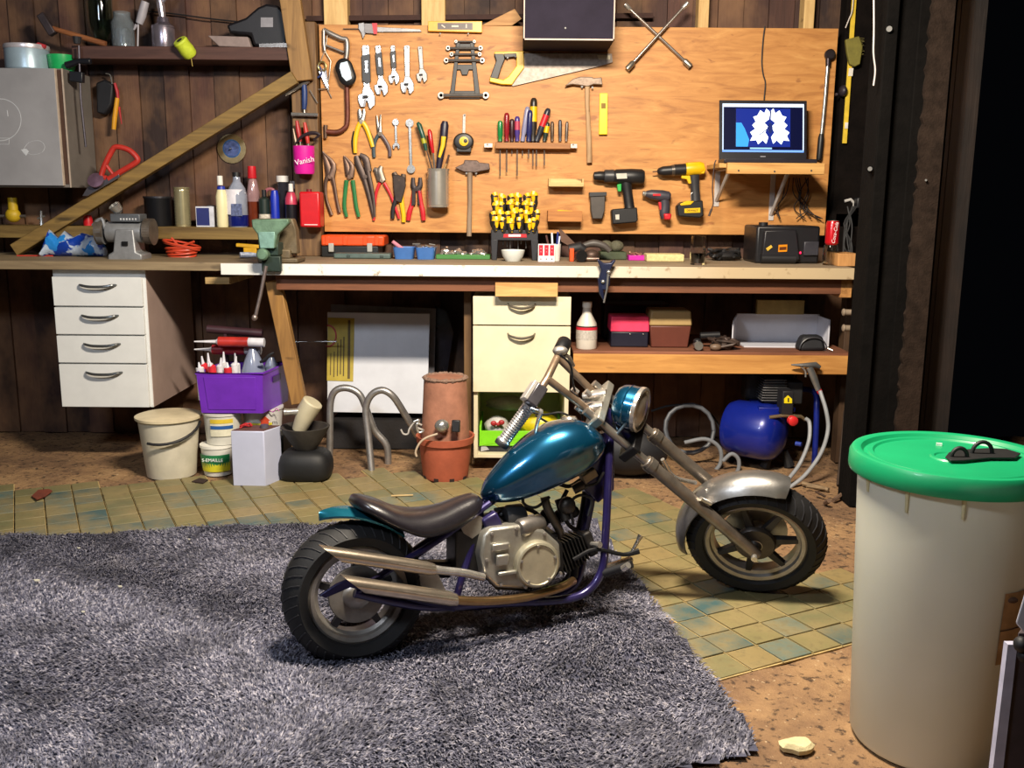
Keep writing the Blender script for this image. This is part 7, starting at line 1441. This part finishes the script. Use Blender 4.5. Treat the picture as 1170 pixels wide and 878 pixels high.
c2 = c_+Vector((.0, .01, zb2_)); t.part('pot', MB().lathe([(28*s_, 0), (27.5*s_, h2*.3), (25.8*s_, h2*.62), (25.6*s_, h2*.66), (23.5*s_, h2*.66), (22*s_, h2), (17*s_, h2), (0, h2-.006)], c2, n=40), tc2) if False else t.part('pot', MB().lathe([(27.5*s_, 0), (24.2*s_, h2*.93), (23.6*s_, h2), (0, h2-.004)], c2, n=40), tc2)
mb = MB()
for k in range(60): a = 2*PI*k/60; mb.ell(c2+Vector((22.8*s_*math.cos(a), 22.8*s_*math.sin(a), h2-.004)), (.012*rr.uniform(.6, 1.2), .012, .009*rr.uniform(.5, 1.3)), n=8)
t.part('dirt_crust', mb, mt('#8a6f60', .95, 0, .4, 60, .6), kind='stuff')
one('chrome_round_lamp', 'round chrome lamp head lying on the rim of the lower pot', 'lamp', MB().lathe([(0, 0), (.012, .002), (.026, .014), (.030, .026), (.026, .034), (0, .030)], PY(505, 490, Yp2-.14), (-.1, 1, .2), 22), chr_)
one('small_black_phone', 'small black box device standing on the pot rim', 'device', MB().box(PY(521, 487, Yp2-.12), (.034, .02, .05), rot=(R(-10), 0, R(-5))), blk, bev=.004)
one('silver_cable_clip', 'loose silver tangle hanging over the left rim of the pot', 'wire', MB().tube([PY(a, b, Yp2-.12) for a, b in ((473, 482), (479, 480), (476, 488), (484, 492), (478, 494), (476, 484), (482, 486))], .005, 8, sub=4), steel('#c9c4be', .25))
one('white_cable', 'white cable drooping out of the lower pot on its left side', 'cable', MB().tube([PY(a, b, Yp2-.135) for a, b in ((500, 496), (488, 500), (480, 506), (475, 516), (476, 522))], .0045, 8, sub=5), mt('#b9a690', .5))
# ---- left group: buckets and crate
def base_at(px, pyb): g_ = PZ(px, pyb); return g_
def bucket(px, pyb, ytop, rb, rt, depth_add, name, label, cat, m, rim=None, n=36, z0=None, sy=1):
    G = PZ(px, pyb); rbm = rb*mpp(G.y, 0); Yb_ = G.y+rbm
    s_ = mpp(Yb_, .1); c = Vector((PY(px, pyb, Yb_).x, Yb_, 0.0005)); 
    h = PY(px, ytop, Yb_).z
    t = T(name, label, cat, c); t.part('bucket', MB().lathe([(0, 0), (rb*s_, 0), (rb*s_*1.01, .006), (rt*s_, h), (rt*s_*.95, h), (rb*s_*.95, .01), (0, .008)], c, n=n), m)
    if rim: t.part('rim', MB().lathe([(rt*s_*1.0, h-.012), (rt*s_*1.04, h-.010), (rt*s_*1.04, h+.001), (rt*s_*.98, h+.001)], c, n=n), rim)
    return t, c, h, s_
t, c, h, s_ = bucket(197, 549, 477, 27, 33.5, 0, 'white_bucket', 'large dirty white bucket standing on the floor under the drawer unit', 'bucket', mt('#cfc8b4', .5, 0, .18, 8, .05))
t.part('lid', MB().lathe([(34.5*s_, h-.002), (36.5*s_, h), (36.5*s_, h+.01), (33*s_, h+.014), (0, h+.010)], c, n=36), mt('#cbbd9c', .55, 0, .35, 5, .1))
t.part('handle', MB().tube([c+Vector((35*s_*math.cos(a), 35*s_*math.sin(a)-.012, h-.03-.055*math.sin(-a*1.0)*1)) for a in [R(-110+k*12) for k in range(11)]], .006, 8), rubber())
def label_arc(t, c, r, z0, z1, a0, a1, m, nm='label', parent=None):
    return t.part(nm, MB().lathe([(r, z0), (r*1.0+.0, z1)], Vector((c.x, c.y, 0)), n=16, arc=(R(a0), R(a1)), up=(0, 1, 0)), m, parent=parent)
# paint buckets: lower front, upper left, upper right
t, c, h, s_ = bucket(250, 545, 507, 15.5, 18.5, 0, 'emulsion_bucket', 'lowest paint bucket with a green label and yellow stripe, behind the white tin', 'paint bucket', mt('#d8d6cc', .4, 0, .06), plastic('#e8e6dc'))
tm = t.part('green_label', MB().lathe([(17.6*s_, .03), (19.2*s_, h-.035)], Vector((c.x, c.y, 0)), n=14, up=(0, 1, 0), arc=(R(200), R(330))), mt('#1f7a48', .45))
t.part('yellow_stripe', MB().lathe([(17.5*s_, .022), (18.3*s_, .06)], Vector((c.x, c.y, 0)), n=14, up=(0, 1, 0), arc=(R(215), R(335))), mt('#d8d030', .45), parent=tm)
t.part('lettering', text_mb('S-EMAILLE', Vector((c.x, c.y-19.8*s_, h-.055)), .020, th=.0008), mt('#eef2ee', .4), parent=tm)
h_low = h
def stack_bucket(px, ytop, zb, Y, rb, rt, name, label, m):
    s_ = mpp(Y, .3); c = Vector((PY(px, ytop, Y).x, Y, zb)); h = PY(px, ytop, Y).z-zb
    t = T(name, label, 'paint bucket', c); t.part('bucket', MB().lathe([(0, 0), (rb*s_, 0), (rt*s_, h), (rt*s_*1.05, h), (rt*s_*1.05, h+.008), (0, h+.008)], c, n=36), m); return t, c, h, s_
zb3 = h_low+.004
CY3 = c.y+.02; KY = c.y-.05
t, c3, h3, s3 = stack_bucket(254, 472, zb3, CY3, 18.5, 21, 'stacked_paint_bucket', 'middle paint bucket with blue striped label below the purple crate, left one', mt('#cfcdc2', .4, 0, .06))
lb = t.part('label', MB().lathe([(20.6*s3, .04), (20.9*s3+.0008, h3-.02)], c3, n=14, up=(0, 1, 0), arc=(R(245), R(320))), mt('#dcd8c0', .5)); t.part('label_bands', MB().lathe([(21.0*s3+.0006, h3-.055), (21.1*s3+.0006, h3-.040)], c3, n=14, up=(0, 1, 0), arc=(R(247), R(318))), mt('#2a5a9c', .4), parent=lb); t.part('yellow_band', MB().lathe([(21.2*s3+.0006, h3-.030), (21.25*s3+.0006, h3-.012)], c3, n=14, up=(0, 1, 0), arc=(R(247), R(318))), mt('#d8bc3c', .4), parent=lb)
t.part('handle', MB().tube([c3+Vector((21*s3*math.cos(a), 21*s3*math.sin(a), h3-.03)) for a in [R(150+k*10) for k in range(4)]], .003, 6), chr_)
Y4 = c3.y+.09; 
one('low_stand', 'low dark block under the right hand white paint bucket', 'block', MB().bb(PY(286, 500, Y4).x, PY(328, 500, Y4).x, Y4-.07, Y4+.08, 0, .16), rubber('#1a1818'))
t, c4, h4, s4 = stack_bucket(300, 466, .1605, Y4, 20, 22.5, 'white_paint_bucket', 'white paint bucket with a small red house logo below the purple crate, right one', mt('#cfcdca', .4, 0, .06))
t.part('house_logo', MB().ext([PY(a, b, Y4-22.6*s4) for a, b in ((296, 481), (302.5, 475.5), (309, 481), (307, 481), (307, 487), (298, 487), (298, 481))], (0, -.001, 0)), mt('#c8482c', .4)); t.part('brand_stroke', MB().tube([PY(a, b, Y4-22.8*s4) for a, b in ((304, 473), (308, 469), (312, 471), (316, 467), (319, 470))], .0022, 6, sub=4), mt('#b05aa0', .4)); t.part('green_band', MB().lathe([(22.9*s4, .045), (22.9*s4, .055)], c4, n=14, up=(0, 1, 0), arc=(R(250), R(310))), mt('#c9c030', .4)); t.part('logo_lettering', text_mb('m', PY(314, 483, Y4-23.2*s4), .03, th=.0006), mt('#3a3a44', .4))
# purple crate
zc = max(zb3+h3+.009, .1605+h4+.009); 
a = PY(224, 425, KY); b = PY(300, 425, KY); zt = PY(262, 427, KY).z; Yk0, Yk1 = KY, KY+.27
sh_ = .04
t = T('purple_crate', 'purple plastic crate of sealant tubes on top of the paint buckets', 'crate', Vector(((a.x+b.x)/2, 4.3, zc)))
pu = plastic('#6a2cb0', .38); bl2 = [Vector((a.x+.012, Yk0+.006, zc)), Vector((b.x-.006, Yk0+.006, zc)), Vector((b.x-.002+sh_, Yk1, zc)), Vector((a.x+.012+sh_, Yk1, zc))]
tl2 = [Vector((a.x, Yk0, zt)), Vector((b.x, Yk0, zt)), Vector((b.x+sh_+.004, Yk1+.01, zt)), Vector((a.x+sh_, Yk1+.01, zt))]
mb = MB(); cen = sum(tl2, Vector())/4
for i in range(4):
    j = (i+1) % 4; inn = lambda p: p+(Vector((cen.x, cen.y, p.z))-p).normalized()*.006
    mb.add([bl2[i], bl2[j], tl2[j], tl2[i], inn(bl2[i]), inn(bl2[j]), inn(tl2[j]), inn(tl2[i])], [(0, 1, 2, 3), (7, 6, 5, 4), (3, 2, 6, 7), (0, 4, 5, 1), (0, 3, 7, 4), (1, 5, 6, 2)])
mb.add([p+Vector((0, 0, .001)) for p in bl2]+[p+Vector((0, 0, .006)) for p in bl2], [(3, 2, 1, 0), (4, 5, 6, 7), (0, 1, 5, 4), (1, 2, 6, 5), (2, 3, 7, 6), (3, 0, 4, 7)])
t.part('crate', mb, pu); rim = MB().tube([p for p in tl2], .006, 8, closed=True); t.part('rim', rim, pu); t.part('front_panel', MB().ext([tl2[0]+Vector((.03, -.0005, -.015)), tl2[1]+Vector((-.03, -.0005, -.015)), bl2[1]+Vector((-.03, -.0005, .015)), bl2[0]+Vector((.03, -.0005, .015))], (0, -.003, 0)), pu, bev=.002); t.part('hand_hole', MB().ext([tl2[1]+(tl2[2]-tl2[1])*.35+Vector((.001, 0, -.03)), tl2[1]+(tl2[2]-tl2[1])*.65+Vector((.001, 0, -.03)), tl2[1]+(tl2[2]-tl2[1])*.65+Vector((.001, 0, -.055)), tl2[1]+(tl2[2]-tl2[1])*.35+Vector((.001, 0, -.055))], (.002, 0, 0)), mt('#3a1c60', .5))
for i in range(9):
    px = 229+i*5.2; Yq = KY+.04+.05*(i % 3); p = Vector((PY(px, 410, Yq).x, Yq, zc+.05)); lean = rr.uniform(-.02, .02); zz_ = zt+.028+.006*(i % 2)
    u = T('sealant_cartridge', 'white and red sealant cartridge, %s from the left in the crate front' % ('first', 'second', 'third', 'fourth', 'fifth', 'sixth', 'seventh', 'eighth', 'ninth')[i], 'cartridge', p, 'cartridges standing in the purple crate')
    u.part('tube', MB().tube([p, Vector((p.x+lean*.6, p.y, zz_-.012)), Vector((p.x+lean*.7, p.y, zz_-.010))], [.017, .017, .012], 12), mt('#d4303a', .4) if i in (1, 3, 6) else mt('#d9d9de', .4)); u.part('nozzle', MB().tube([Vector((p.x+lean*.7, p.y, zz_-.012)), Vector((p.x+lean*1.1, p.y, zz_+.012+.012*(i % 3)))], [.008, .003], 8), mt('#d9d9e2', .4))
t = T('clear_spray_bottle', 'cloudy clear plastic bottle standing in the right of the purple crate', 'bottle', ctr(289, 0, KY+.16, zc)); c_ = ctr(289, 400, KY+.16, zc+.007); c_.x = PY(289, 410, KY+.16).x; hh = PY(289, 398, KY+.16).z-c_.z
t.part('bottle', MB().lathe([(0, 0), (.048, 0), (.050, .01), (.050, hh*.62), (.034, hh*.82), (.014, hh), (0, hh)], c_, n=24), mt('#7f88a0', .2, 0, .15, 14, .02, .4, 'cloudy_plastic')); one('second_clear_bottle', 'cloudy bottle with black trigger at the right end of the purple crate', 'bottle', MB().lathe([(0, 0), (.036, 0), (.036, hh*.6), (.014, hh*.8), (0, hh*.8)], Vector((PY(309, 412, KY+.2).x, KY+.215, zc+.008)), n=20), mt('#6f7890', .2, 0, .15)); one('black_trigger_hook', 'black hooked spray trigger lying across the clear bottles', 'trigger', MB().tube([PY(a_, b_, KY+.10) for a_, b_ in ((297, 414), (302, 412), (308, 406), (313, 403))], [.005, .008, .007, .004], 8, sub=3), blk)
def cartr(x0, x1, y0, y1, Y, m, label, tip):
    u = T('sealant_tube', label, 'sealant tube', PY((x0+x1)/2, y1, Y)); u.part('tube', MB().tube([PY(x0, y0, Y), PY(x1, y1, Y)], .0215, 16), m); d = (PY(x0, y0, Y)-PY(x1, y1, Y)).normalized()
    u.part('nozzle', MB().tube([PY(x0, y0, Y), PY(x0, y0, Y)+d*.012, PY(tip, y0, Y)], [.018, .008, .003], 10), mt('#dcdce4', .4)); u.part('end_collar', MB().tube([PY(x1, y1, Y), PY(x1+18, y1+.6, Y)], .0195, 14), mt('#d0d0d8', .4)); return u
cartr(250, 284, 390.5, 391, KY+.14, mt('#b8322a', .4), 'upper red and white sealant tube lying level over the crate', 222)
cartr(243, 280, 399.5, 400, KY+.20, mt('#9c2430', .4), 'lower red sealant tube lying over the crate behind the nozzles', 222)
one('dark_caulking_gun', 'dark long caulking tube lying over the red sealant tubes', 'tube', MB().tube([PY(237, 376, KY+.25), PY(300, 381, KY+.25)], .018, 12).bb(PY(258, 380, KY+.25).x-.006, PY(258, 380, KY+.25).x+.006, KY+.24, KY+.26, zt+.008, PY(258, 380, KY+.25).z), mt('#3a2028', .5))
# white square tin
G = PZ(288, 556); a = PZ(265, 556); Yt2 = a.y; 
X0, X1 = PY(265, 530, Yt2).x, PY(303, 530, Yt2).x; htin = PY(285, 493, Yt2).z
t = T('white_square_tin', 'tall white square tin with a rusty top in front of the paint buckets', 'tin', Vector(((X0+X1)/2, Yt2+.05, 0)))
t.part('tin', MB().ext([Vector((X0, Yt2, .0005)), Vector((X1, Yt2-.004, .0005)), Vector((X1+.045, Yt2+.10, .0005)), Vector((X0+.045, Yt2+.10, .0005))], (0, 0, htin)), mt('#bfc4dc', .35, .1, .06, 8), bev=.004); t.part('top', MB().ext([Vector((X0+.004, Yt2+.003, htin)), Vector((X1-.002, Yt2, htin)), Vector((X1+.041, Yt2+.096, htin)), Vector((X0+.047, Yt2+.096, htin))], (0, 0, .003)), mt('#6e4e44', .6, .3, .3, 20)); t.part('cap', MB().cyl(Vector((X1-.01, Yt2+.05, htin)), Vector((X1-.01, Yt2+.05, htin+.016)), .017, n=16), mt('#55505a', .4)); t.part('red_wire', MB().tube([Vector((X0+.05+.02*math.cos(k*.9), Yt2+.05+.02*math.sin(k*1.1), htin+.012+.006*math.sin(k*1.7))) for k in range(14)], .0028, 6, sub=3), mt('#b82c30', .4))
# black rounded item with a bowl and white cushion on top
G = PZ(350, 556); c_ = Vector((G.x, G.y+.12, .066)); c_.x = PY(350, 540, c_.y).x
t = T('black_tank_bag', 'black rounded bag on the floor below the grey mortar bowl', 'bag', Vector((c_.x, c_.y, 0)))
rings = []
for zz_, s_ in ((.0, .78), (.012, .93), (.04, 1.0), (.075, .99), (.105, .9), (.122, .74), (.128, .45)): rings.append([Vector((c_.x+.112*s_*math.copysign(abs(math.cos(q))**.6, math.cos(q)), c_.y+.09*s_*math.copysign(abs(math.sin(q))**.6, math.sin(q)), zz_+.0005)) for q in [2*PI*k/32 for k in range(32)]])
t.part('body', MB().loft(rings), rubber('#101114'), ang=60)
cb2 = Vector((PY(349, 500, c_.y).x, c_.y, .1295)); s_ = mpp(c_.y, .2)
hbw = PY(347, 487, c_.y).z-cb2.z
one('stone_mortar_bowl', 'dark grey dented bowl on the black bag holding a white block', 'bowl', MB().lathe([(0, 0), (12*s_, 0), (16*s_, hbw*.2), (24*s_, hbw*.7), (28*s_, hbw), (25*s_, hbw*1.0), (20*s_, hbw*.6), (12*s_, hbw*.28), (0, hbw*.25)], cb2, n=26), mt('#3a3632', .7, 0, .35, 14, .3))
Yw = c_.y-.02
t = T('white_mallet_head', 'off-white rounded mallet-like block standing in the grey bowl', 'block', PY(350, 498, Yw))
t.part('head', MB().tube([PY(358, 459, Yw), PY(351, 470, Yw), PY(341, 493, Yw)], [.055, .054, .036], 20, sq=.8), mt('#bdb59a', .6, 0, .12, 12, .05), bev=.006); t.part('pipe_end', MB().tube([PY(345, 470, Yw-.02), PY(331, 471, Yw-.03), PY(325, 471, Yw-.03)], [.014, .014, .016], 12), steel('#c9c6c0', .3))
# ------------------------------------------------------------------ rug, bin, foreground
rp = [PZ(*q) for q in ((-420, 632), (672, 590), (728, 668), (860, 846), (858, 866), (800, 876), (700, 905), (300, 1010), (-420, 1150))]
poly = [(p.x, p.y) for p in rp]
t = T('shaggy_rug', 'large blue-grey shaggy rug on the floor under the motorbike', 'rug', Vector((-.6, 2.2, .003)))
rg = NT('rug_backing'); v = rg.geo(); rg.bump(rg.noise(v, 60, 5), .8, .02)
rgm = rg.fin(rg.ramp(rg.noise(v, 7, 6, .7), [(.3, '#2d2d38'), (.7, '#55566a')]), .95)
mb = MB(); nx, ny = 110, 90; x0, x1 = min(p[0] for p in poly), max(p[0] for p in poly); y0, y1 = min(p[1] for p in poly), max(p[1] for p in poly)
x0 = max(x0, -2.9); y0 = max(y0, .9)
idx = {}; rr = random.Random(77)
def rh(x, y): return .012+.004*math.sin(x*9+1.3*math.sin(y*7))+.0035*math.sin(y*11+x*4)+.002*math.sin(x*31+y*23)
for j in range(ny):
    for i in range(nx):
        cx_, cy_ = x0+(i+.5)*(x1-x0)/nx, y0+(j+.5)*(y1-y0)/ny
        if not inside((cx_, cy_), poly): continue
        f = []
        for (a, b) in ((i, j), (i+1, j), (i+1, j+1), (i, j+1)):
            if (a, b) not in idx: 
                px_, py_ = x0+a*(x1-x0)/nx, y0+b*(y1-y0)/ny; idx[(a, b)] = len(mb.v); mb.v.append(Vector((px_, py_, rh(px_, py_))))
            f.append(idx[(a, b)])
        mb.f.append(tuple(f))
t.part('backing', mb, rgm)
# tufts: thin real blades, leaning in slowly changing directions
me = bpy.data.meshes.new('pile'); vs = []; fs = []; mi = []
N_ = 150000; k = 0
for q in range(N_*2):
    x = rr.uniform(x0, x1); y = y0+(y1-y0)*rr.random()**1.25
    if not inside((x, y), poly): continue
    if y < 1.1 or abs(x) > y*.62+.25: continue
    k += 1
    if k > N_: break
    th = 2.2*math.sin(x*3.1+1.7*math.sin(y*2.3))+1.6*math.sin(y*4.1+x)+rr.uniform(-.9, .9)
    L_ = rr.uniform(.014, .030); w = rr.uniform(.0013, .0026); hh = rr.uniform(.006, .017)
    dx, dy = math.cos(th), math.sin(th); z_ = rh(x, y)-.003; b = len(vs)
    nx_, ny_ = -dy*w, dx*w
    vs += [(x+nx_, y+ny_, z_), (x-nx_, y-ny_, z_), (x+dx*L_*.55-nx_*.8, y+dy*L_*.55-ny_*.8, z_+hh*.85), (x+dx*L_*.55+nx_*.8, y+dy*L_*.55+ny_*.8, z_+hh*.85), (x+dx*L_, y+dy*L_, z_+hh*.7)]
    fs += [(b, b+1, b+2, b+3), (b+3, b+2, b+4)]
L0 = t.L
me.from_pydata([(a-L0.x, b-L0.y, c-L0.z) for a, b, c in vs], [], fs)
me.polygons.foreach_set('use_smooth', [True]*len(me.polygons)); me.update()
pl = NT('rug_pile'); v = pl.geo()
c = pl.ramp(pl.noise(v, 95, 2, .5), [(.32, '#2a2a3a'), (.45, '#565668'), (.58, '#858492'), (.70, '#b3aeb6')])
c = pl.mix(pl.ramp(pl.noise(v, 5.5, 5, .65), [(.38, (1, 1, 1)), (.56, (0, 0, 0))]), c, pl.mix(.62, c, '#24242f'))
c = pl.mix(pl.ramp(pl.noise(v, 26, 3, .6), [(.56, (0, 0, 0)), (.68, (.75, .75, .75))]), c, '#22222e')
c = pl.mix(pl.ramp(pl.noise(v, 2.2, 4, .6), [(.60, (0, 0, 0)), (.72, (.5, .5, .5))]), c, '#b7b3bb')
me.materials.append(pl.fin(c, .8))
o = bpy.data.objects.new('pile', me); col.objects.link(o); o.parent = t.o; o['kind'] = 'stuff'
# stray flecks on the rug: each one its own small thing
fl = [(42, 664, 9, 3), (90, 627, 5, 4), (137, 671, 6, 2), (95, 700, 5, 2), (216, 617, 4, 2), (55, 648, 3, 2), (195, 666, 14, 5)]
for i, (a, b, w, h) in enumerate(fl[:5]):
    p = PZ(a, b, .026); s_ = .0022*w/2
    one('paper_scrap', ('largest pale scrap at the left side of the rug', 'bright chip near the back edge of the rug', 'thin pale sliver in the middle of the left rug', 'small white chip below the other scraps on the rug', 'tiny chip on the rug close to the tiles, right of the others')[i], 'scrap', MB().ext([p+Vector((s_*math.cos(q)*(1+.3*math.sin(q*3)), s_*.6*math.sin(q), 0)) for q in [2*PI*k/7 for k in range(7)]], (0, 0, .003)), mt('#c9c6b4', .7), group='scraps on the rug')
p = PZ(913, 856); 
mb = MB(); rr2 = random.Random(4); ring = []
for k in range(14):
    a = 2*PI*k/14; r = .034*(1+rr2.uniform(-.25, .22)); ring.append((math.cos(a)*r*1.1, math.sin(a)*r*.8))
mb.loft([[p+Vector((x_, y_, .0)) for x_, y_ in ring], [p+Vector((x_*1.05, y_*1.05, .010)) for x_, y_ in ring], [p+Vector((x_*.8, y_*.8, .017+rr2.uniform(-.003, .003))) for x_, y_ in ring]])
one('plaster_lump', 'pale broken lump of plaster on the bare floor beside the bin', 'lump', mb, mt('#c9bd92', .85, 0, .2, 40, .5))
for i, (a, b, s_) in enumerate(((1000, 855, .006), (880, 800, .005), (960, 690, .004))):
    pass
one('dead_leaf', 'crumpled reddish dead leaf on the tiles near the far left', 'leaf', MB().ext([PZ(a, b, .008)+Vector((0, 0, .004*(i % 2))) for i, (a, b) in enumerate(((36, 568), (44, 562), (56, 560), (60, 563), (52, 568), (42, 573)))], (0, 0, .004)), mt('#6e3220', .8, 0, .3))
one('fallen_twig', 'thin pale twig lying on the tiles behind the motorbike seat', 'twig', MB().tube([PZ(447, 567, .008), PZ(472, 566, .010)], .004, 6), mt('#b39a6c', .8))
one('flat_dark_leaf', 'flat dark scrap on the floor right of the white bucket', 'scrap', MB().ext([PZ(a, b, .004) for a, b in ((219, 551), (228, 547), (238, 549), (232, 553))], (0, 0, .003)), mt('#2e1d18', .9))
# ---- green lidded bin
BC = Vector((.927, 1.96, 0)); rB, rT_, hB = .161, .187, .632
t = T('white_green_lid_bin', 'tall translucent white plastic bin with a bright green lid in the right foreground', 'bin', BC)
bn = NT('milky_plastic'); v = bn.geo(); bn.b.inputs['Subsurface Weight'].default_value = .25; bn.b.inputs['Subsurface Radius'].default_value = (.06, .05, .03); bn.b.inputs['Subsurface Scale'].default_value = .3
bm_ = bn.fin(bn.ramp(bn.noise(v, 3, 4), [(.3, '#cfd0bc'), (.7, '#dadac8')]), .42)
t.part('body', MB().lathe([(0, 0), (rB*.96, 0), (rB, .012), (rT_, hB), (rT_*.97, hB), (rB*.97, .016), (0, .012)], BC, n=72), bm_)
gl = mt('#0f8f5c', .42, 0, .10, 8, .05, .1, 'green_plastic'); R_ = .204; z0 = hB
ld = t.part('lid', MB().lathe([(rT_*1.01, z0-.022), (R_, z0-.024), (R_+.002, z0-.018), (R_+.001, z0+.010), (R_-.004, z0+.018), (R_-.012, z0+.020), (R_-.022, z0+.017), (R_-.028, z0+.008), (R_-.034, z0+.008), (R_-.038, z0+.013), (R_-.046, z0+.013), (R_-.050, z0+.009), (.045, z0+.009), (.042, z0+.012), (.036, z0+.012), (.033, z0+.009), (0, z0+.010)], BC, n=72), gl)
lidm = mt('#1f9468', .5, 0, .2, 14, .1)
hc = PZ(1121, 516, z0+.012); hd = MB(); 
t.part('handle_plate', MB().ext([PZ(a, b, z0+.0135) for a, b in ((1080, 524), (1084, 519), (1094, 516), (1130, 514), (1150, 515), (1166, 520), (1160, 525), (1130, 525), (1100, 528), (1086, 528))], (0, 0, .004)), rubber('#101113'), bev=.001, parent=ld)
for px, w in ((1096, .016), (1122, .021)):
    c_ = PZ(px, 522 if px < 1100 else 518, z0+.0175)
    t.part('handle_loop', MB().tube([c_+Vector((w*math.cos(a), .0, 1.25*w*math.sin(a))) for a in [PI*k/12 for k in range(13)]], .0045, 10, sq=2.2, up=(1, 0, 0)) if False else MB().tube([c_+Vector((w*math.cos(a), 0, 1.15*w*math.sin(a))) for a in [PI*k/12 for k in range(13)]], .0042, 10), rubber('#101113'), parent=ld)
t.part('chip', MB().box(PZ(1073, 508, z0+.012), (.012, .004, .006), rot=(0, 0, R(-20))), mt('#e6efe6', .4), parent=ld)
for a_, ln in ((-2.42, .05), (-1.86, .045), (-2.98, .035)):
    p = BC+Vector((math.cos(a_)*(rT_+.001), math.sin(a_)*(rT_+.001), hB-.022)); t.part('drip', MB().tube([p, p+Vector((-math.cos(a_)*.002, -math.sin(a_)*.002, -ln))], [.005, .003], 6), mt('#c9c39a', .5))
lab_a = math.atan2(PY(1155, 690, 1.82).y-BC.y, PY(1155, 690, 1.82).x-BC.x)
def on_bin(a, z_, o=.001): 
    r = rB+(rT_-rB)*z_/hB+o; return BC+Vector((math.cos(a)*r, math.sin(a)*r, z_))
tg_ = MB(); az = R(-74)
grid = [[on_bin(az+R(5.2)*i, zz, .0012) for i in range(6)] for zz in (.255, .33, .41)]
vs_ = [p for row in grid for p in row]; tg_.add(vs_, [(r*6+i, r*6+i+1, (r+1)*6+i+1, (r+1)*6+i) for r in range(2) for i in range(5)])
pt_ = t.part('paper_label', tg_, mt('#b08a5c', .7, 0, .3, 30, .2))
t.part('label_stain', MB().ell(on_bin(az+R(6), .395, .002), (.012, .007, .006), n=10), mt('#4a3220', .8), parent=pt_)
t.part('label_fold', MB().tube([on_bin(az+R(5.2)*i, .33, .002) for i in range(6)], .0012, 5), mt('#4a3220', .8), parent=pt_)
# ---- white cabinet edge in the right corner
q0 = PZ(1136, 915, 0); 
Yf = 1.30
p_top = PY(1163, 655, Yf); p_mid = PY(1158, 710, Yf)
t = T('white_appliance_side', 'white appliance corner cut off by the right edge of the picture', 'appliance', Vector((p_top.x+.15, Yf, 0)))
za, zb_ = PY(1160, 722, Yf).z, PY(1170, 640, Yf).z
xa = PY(1160, 712, Yf).x; xf = PY(1136, 900, 1.50).x
wf = mt('#dfe0ea', .3, 0, .04)
t.part('upper_door', MB().ext([Vector((xa, Yf, za+.012)), Vector((xa+.012, Yf, za+.08)), Vector((xa+.018, Yf, za+.16)), Vector((xa+.4, Yf, za+.16)), Vector((xa+.4, Yf, za-.01)), Vector((xa+.02, Yf, za-.010))], (.16, .2, 0)), wf, bev=.003)
t.part('frame_edge', MB().ext([Vector((xa+.004, Yf+.02, za-.03)), Vector((xa+.018, Yf+.02, za-.03)), Vector((xa+.018, Yf+.02, .02)), Vector((xa+.000, Yf+.02, .02))], (0, .012, 0)), mt('#c9c9de', .35))
t.part('dark_interior', MB().ext([Vector((xa+.018, Yf+.022, .02)), Vector((xa+.4, Yf+.022, .02)), Vector((xa+.4, Yf+.022, za-.012)), Vector((xa+.018, Yf+.022, za-.012))], (.15, .19, 0)), mt('#4b4044', .6, 0, .2), bev=.002); t.part('foot', MB().bb(xa+.08, xa+.38, Yf+.04, Yf+.10, 0, .02), rubber()); t.part('black_hinge', MB().ell(Vector((xa+.014, Yf+.004, za-.022)), (.010, .012, .012)).ell(Vector((xa+.020, Yf+.004, za-.04)), (.008, .010, .010)), rubber()); t.part('white_chip', MB().box(Vector((xa+.034, Yf+.028, za-.14)), (.012, .003, .012), rot=(0, R(30), 0)), mt('#d8d8d8', .4))
# debris in the dark right corner
rr = random.Random(12)
for i in range(6):
    a, b = rr.uniform(940, 985), rr.uniform(548, 580); p = PZ(a, b, .0)
    mb = MB().tube([p+Vector((0, 0, .008)), p+Vector((rr.uniform(-.12, .12), rr.uniform(-.05, .1), rr.uniform(.008, .03)))], rr.uniform(.005, .010), 6)
    one('wood_splinter', ('short dark wood splinter at the foot of the door post', 'bent twig lying left of the door post', 'thin splinter behind the front wheel', 'stubby bark piece near the post foot', 'pale splinter close to the compressor hose', 'broken stick in the corner under the bench end')[i], 'splinter', mb, mt(('#4a3628', '#6a5240', '#8a7458')[i % 3], .85, 0, .3, 30, .3), group='splinters by the door post')
one('leaning_stick', 'thin dark stick leaning upright against the bench end above the debris', 'stick', MB().tube([PZ(958, 556, 0)+Vector((0, 0, .004)), PY(966, 470, 4.1)], .009, 8), mt('#3a2c22', .85, 0, .3, 30, .3))
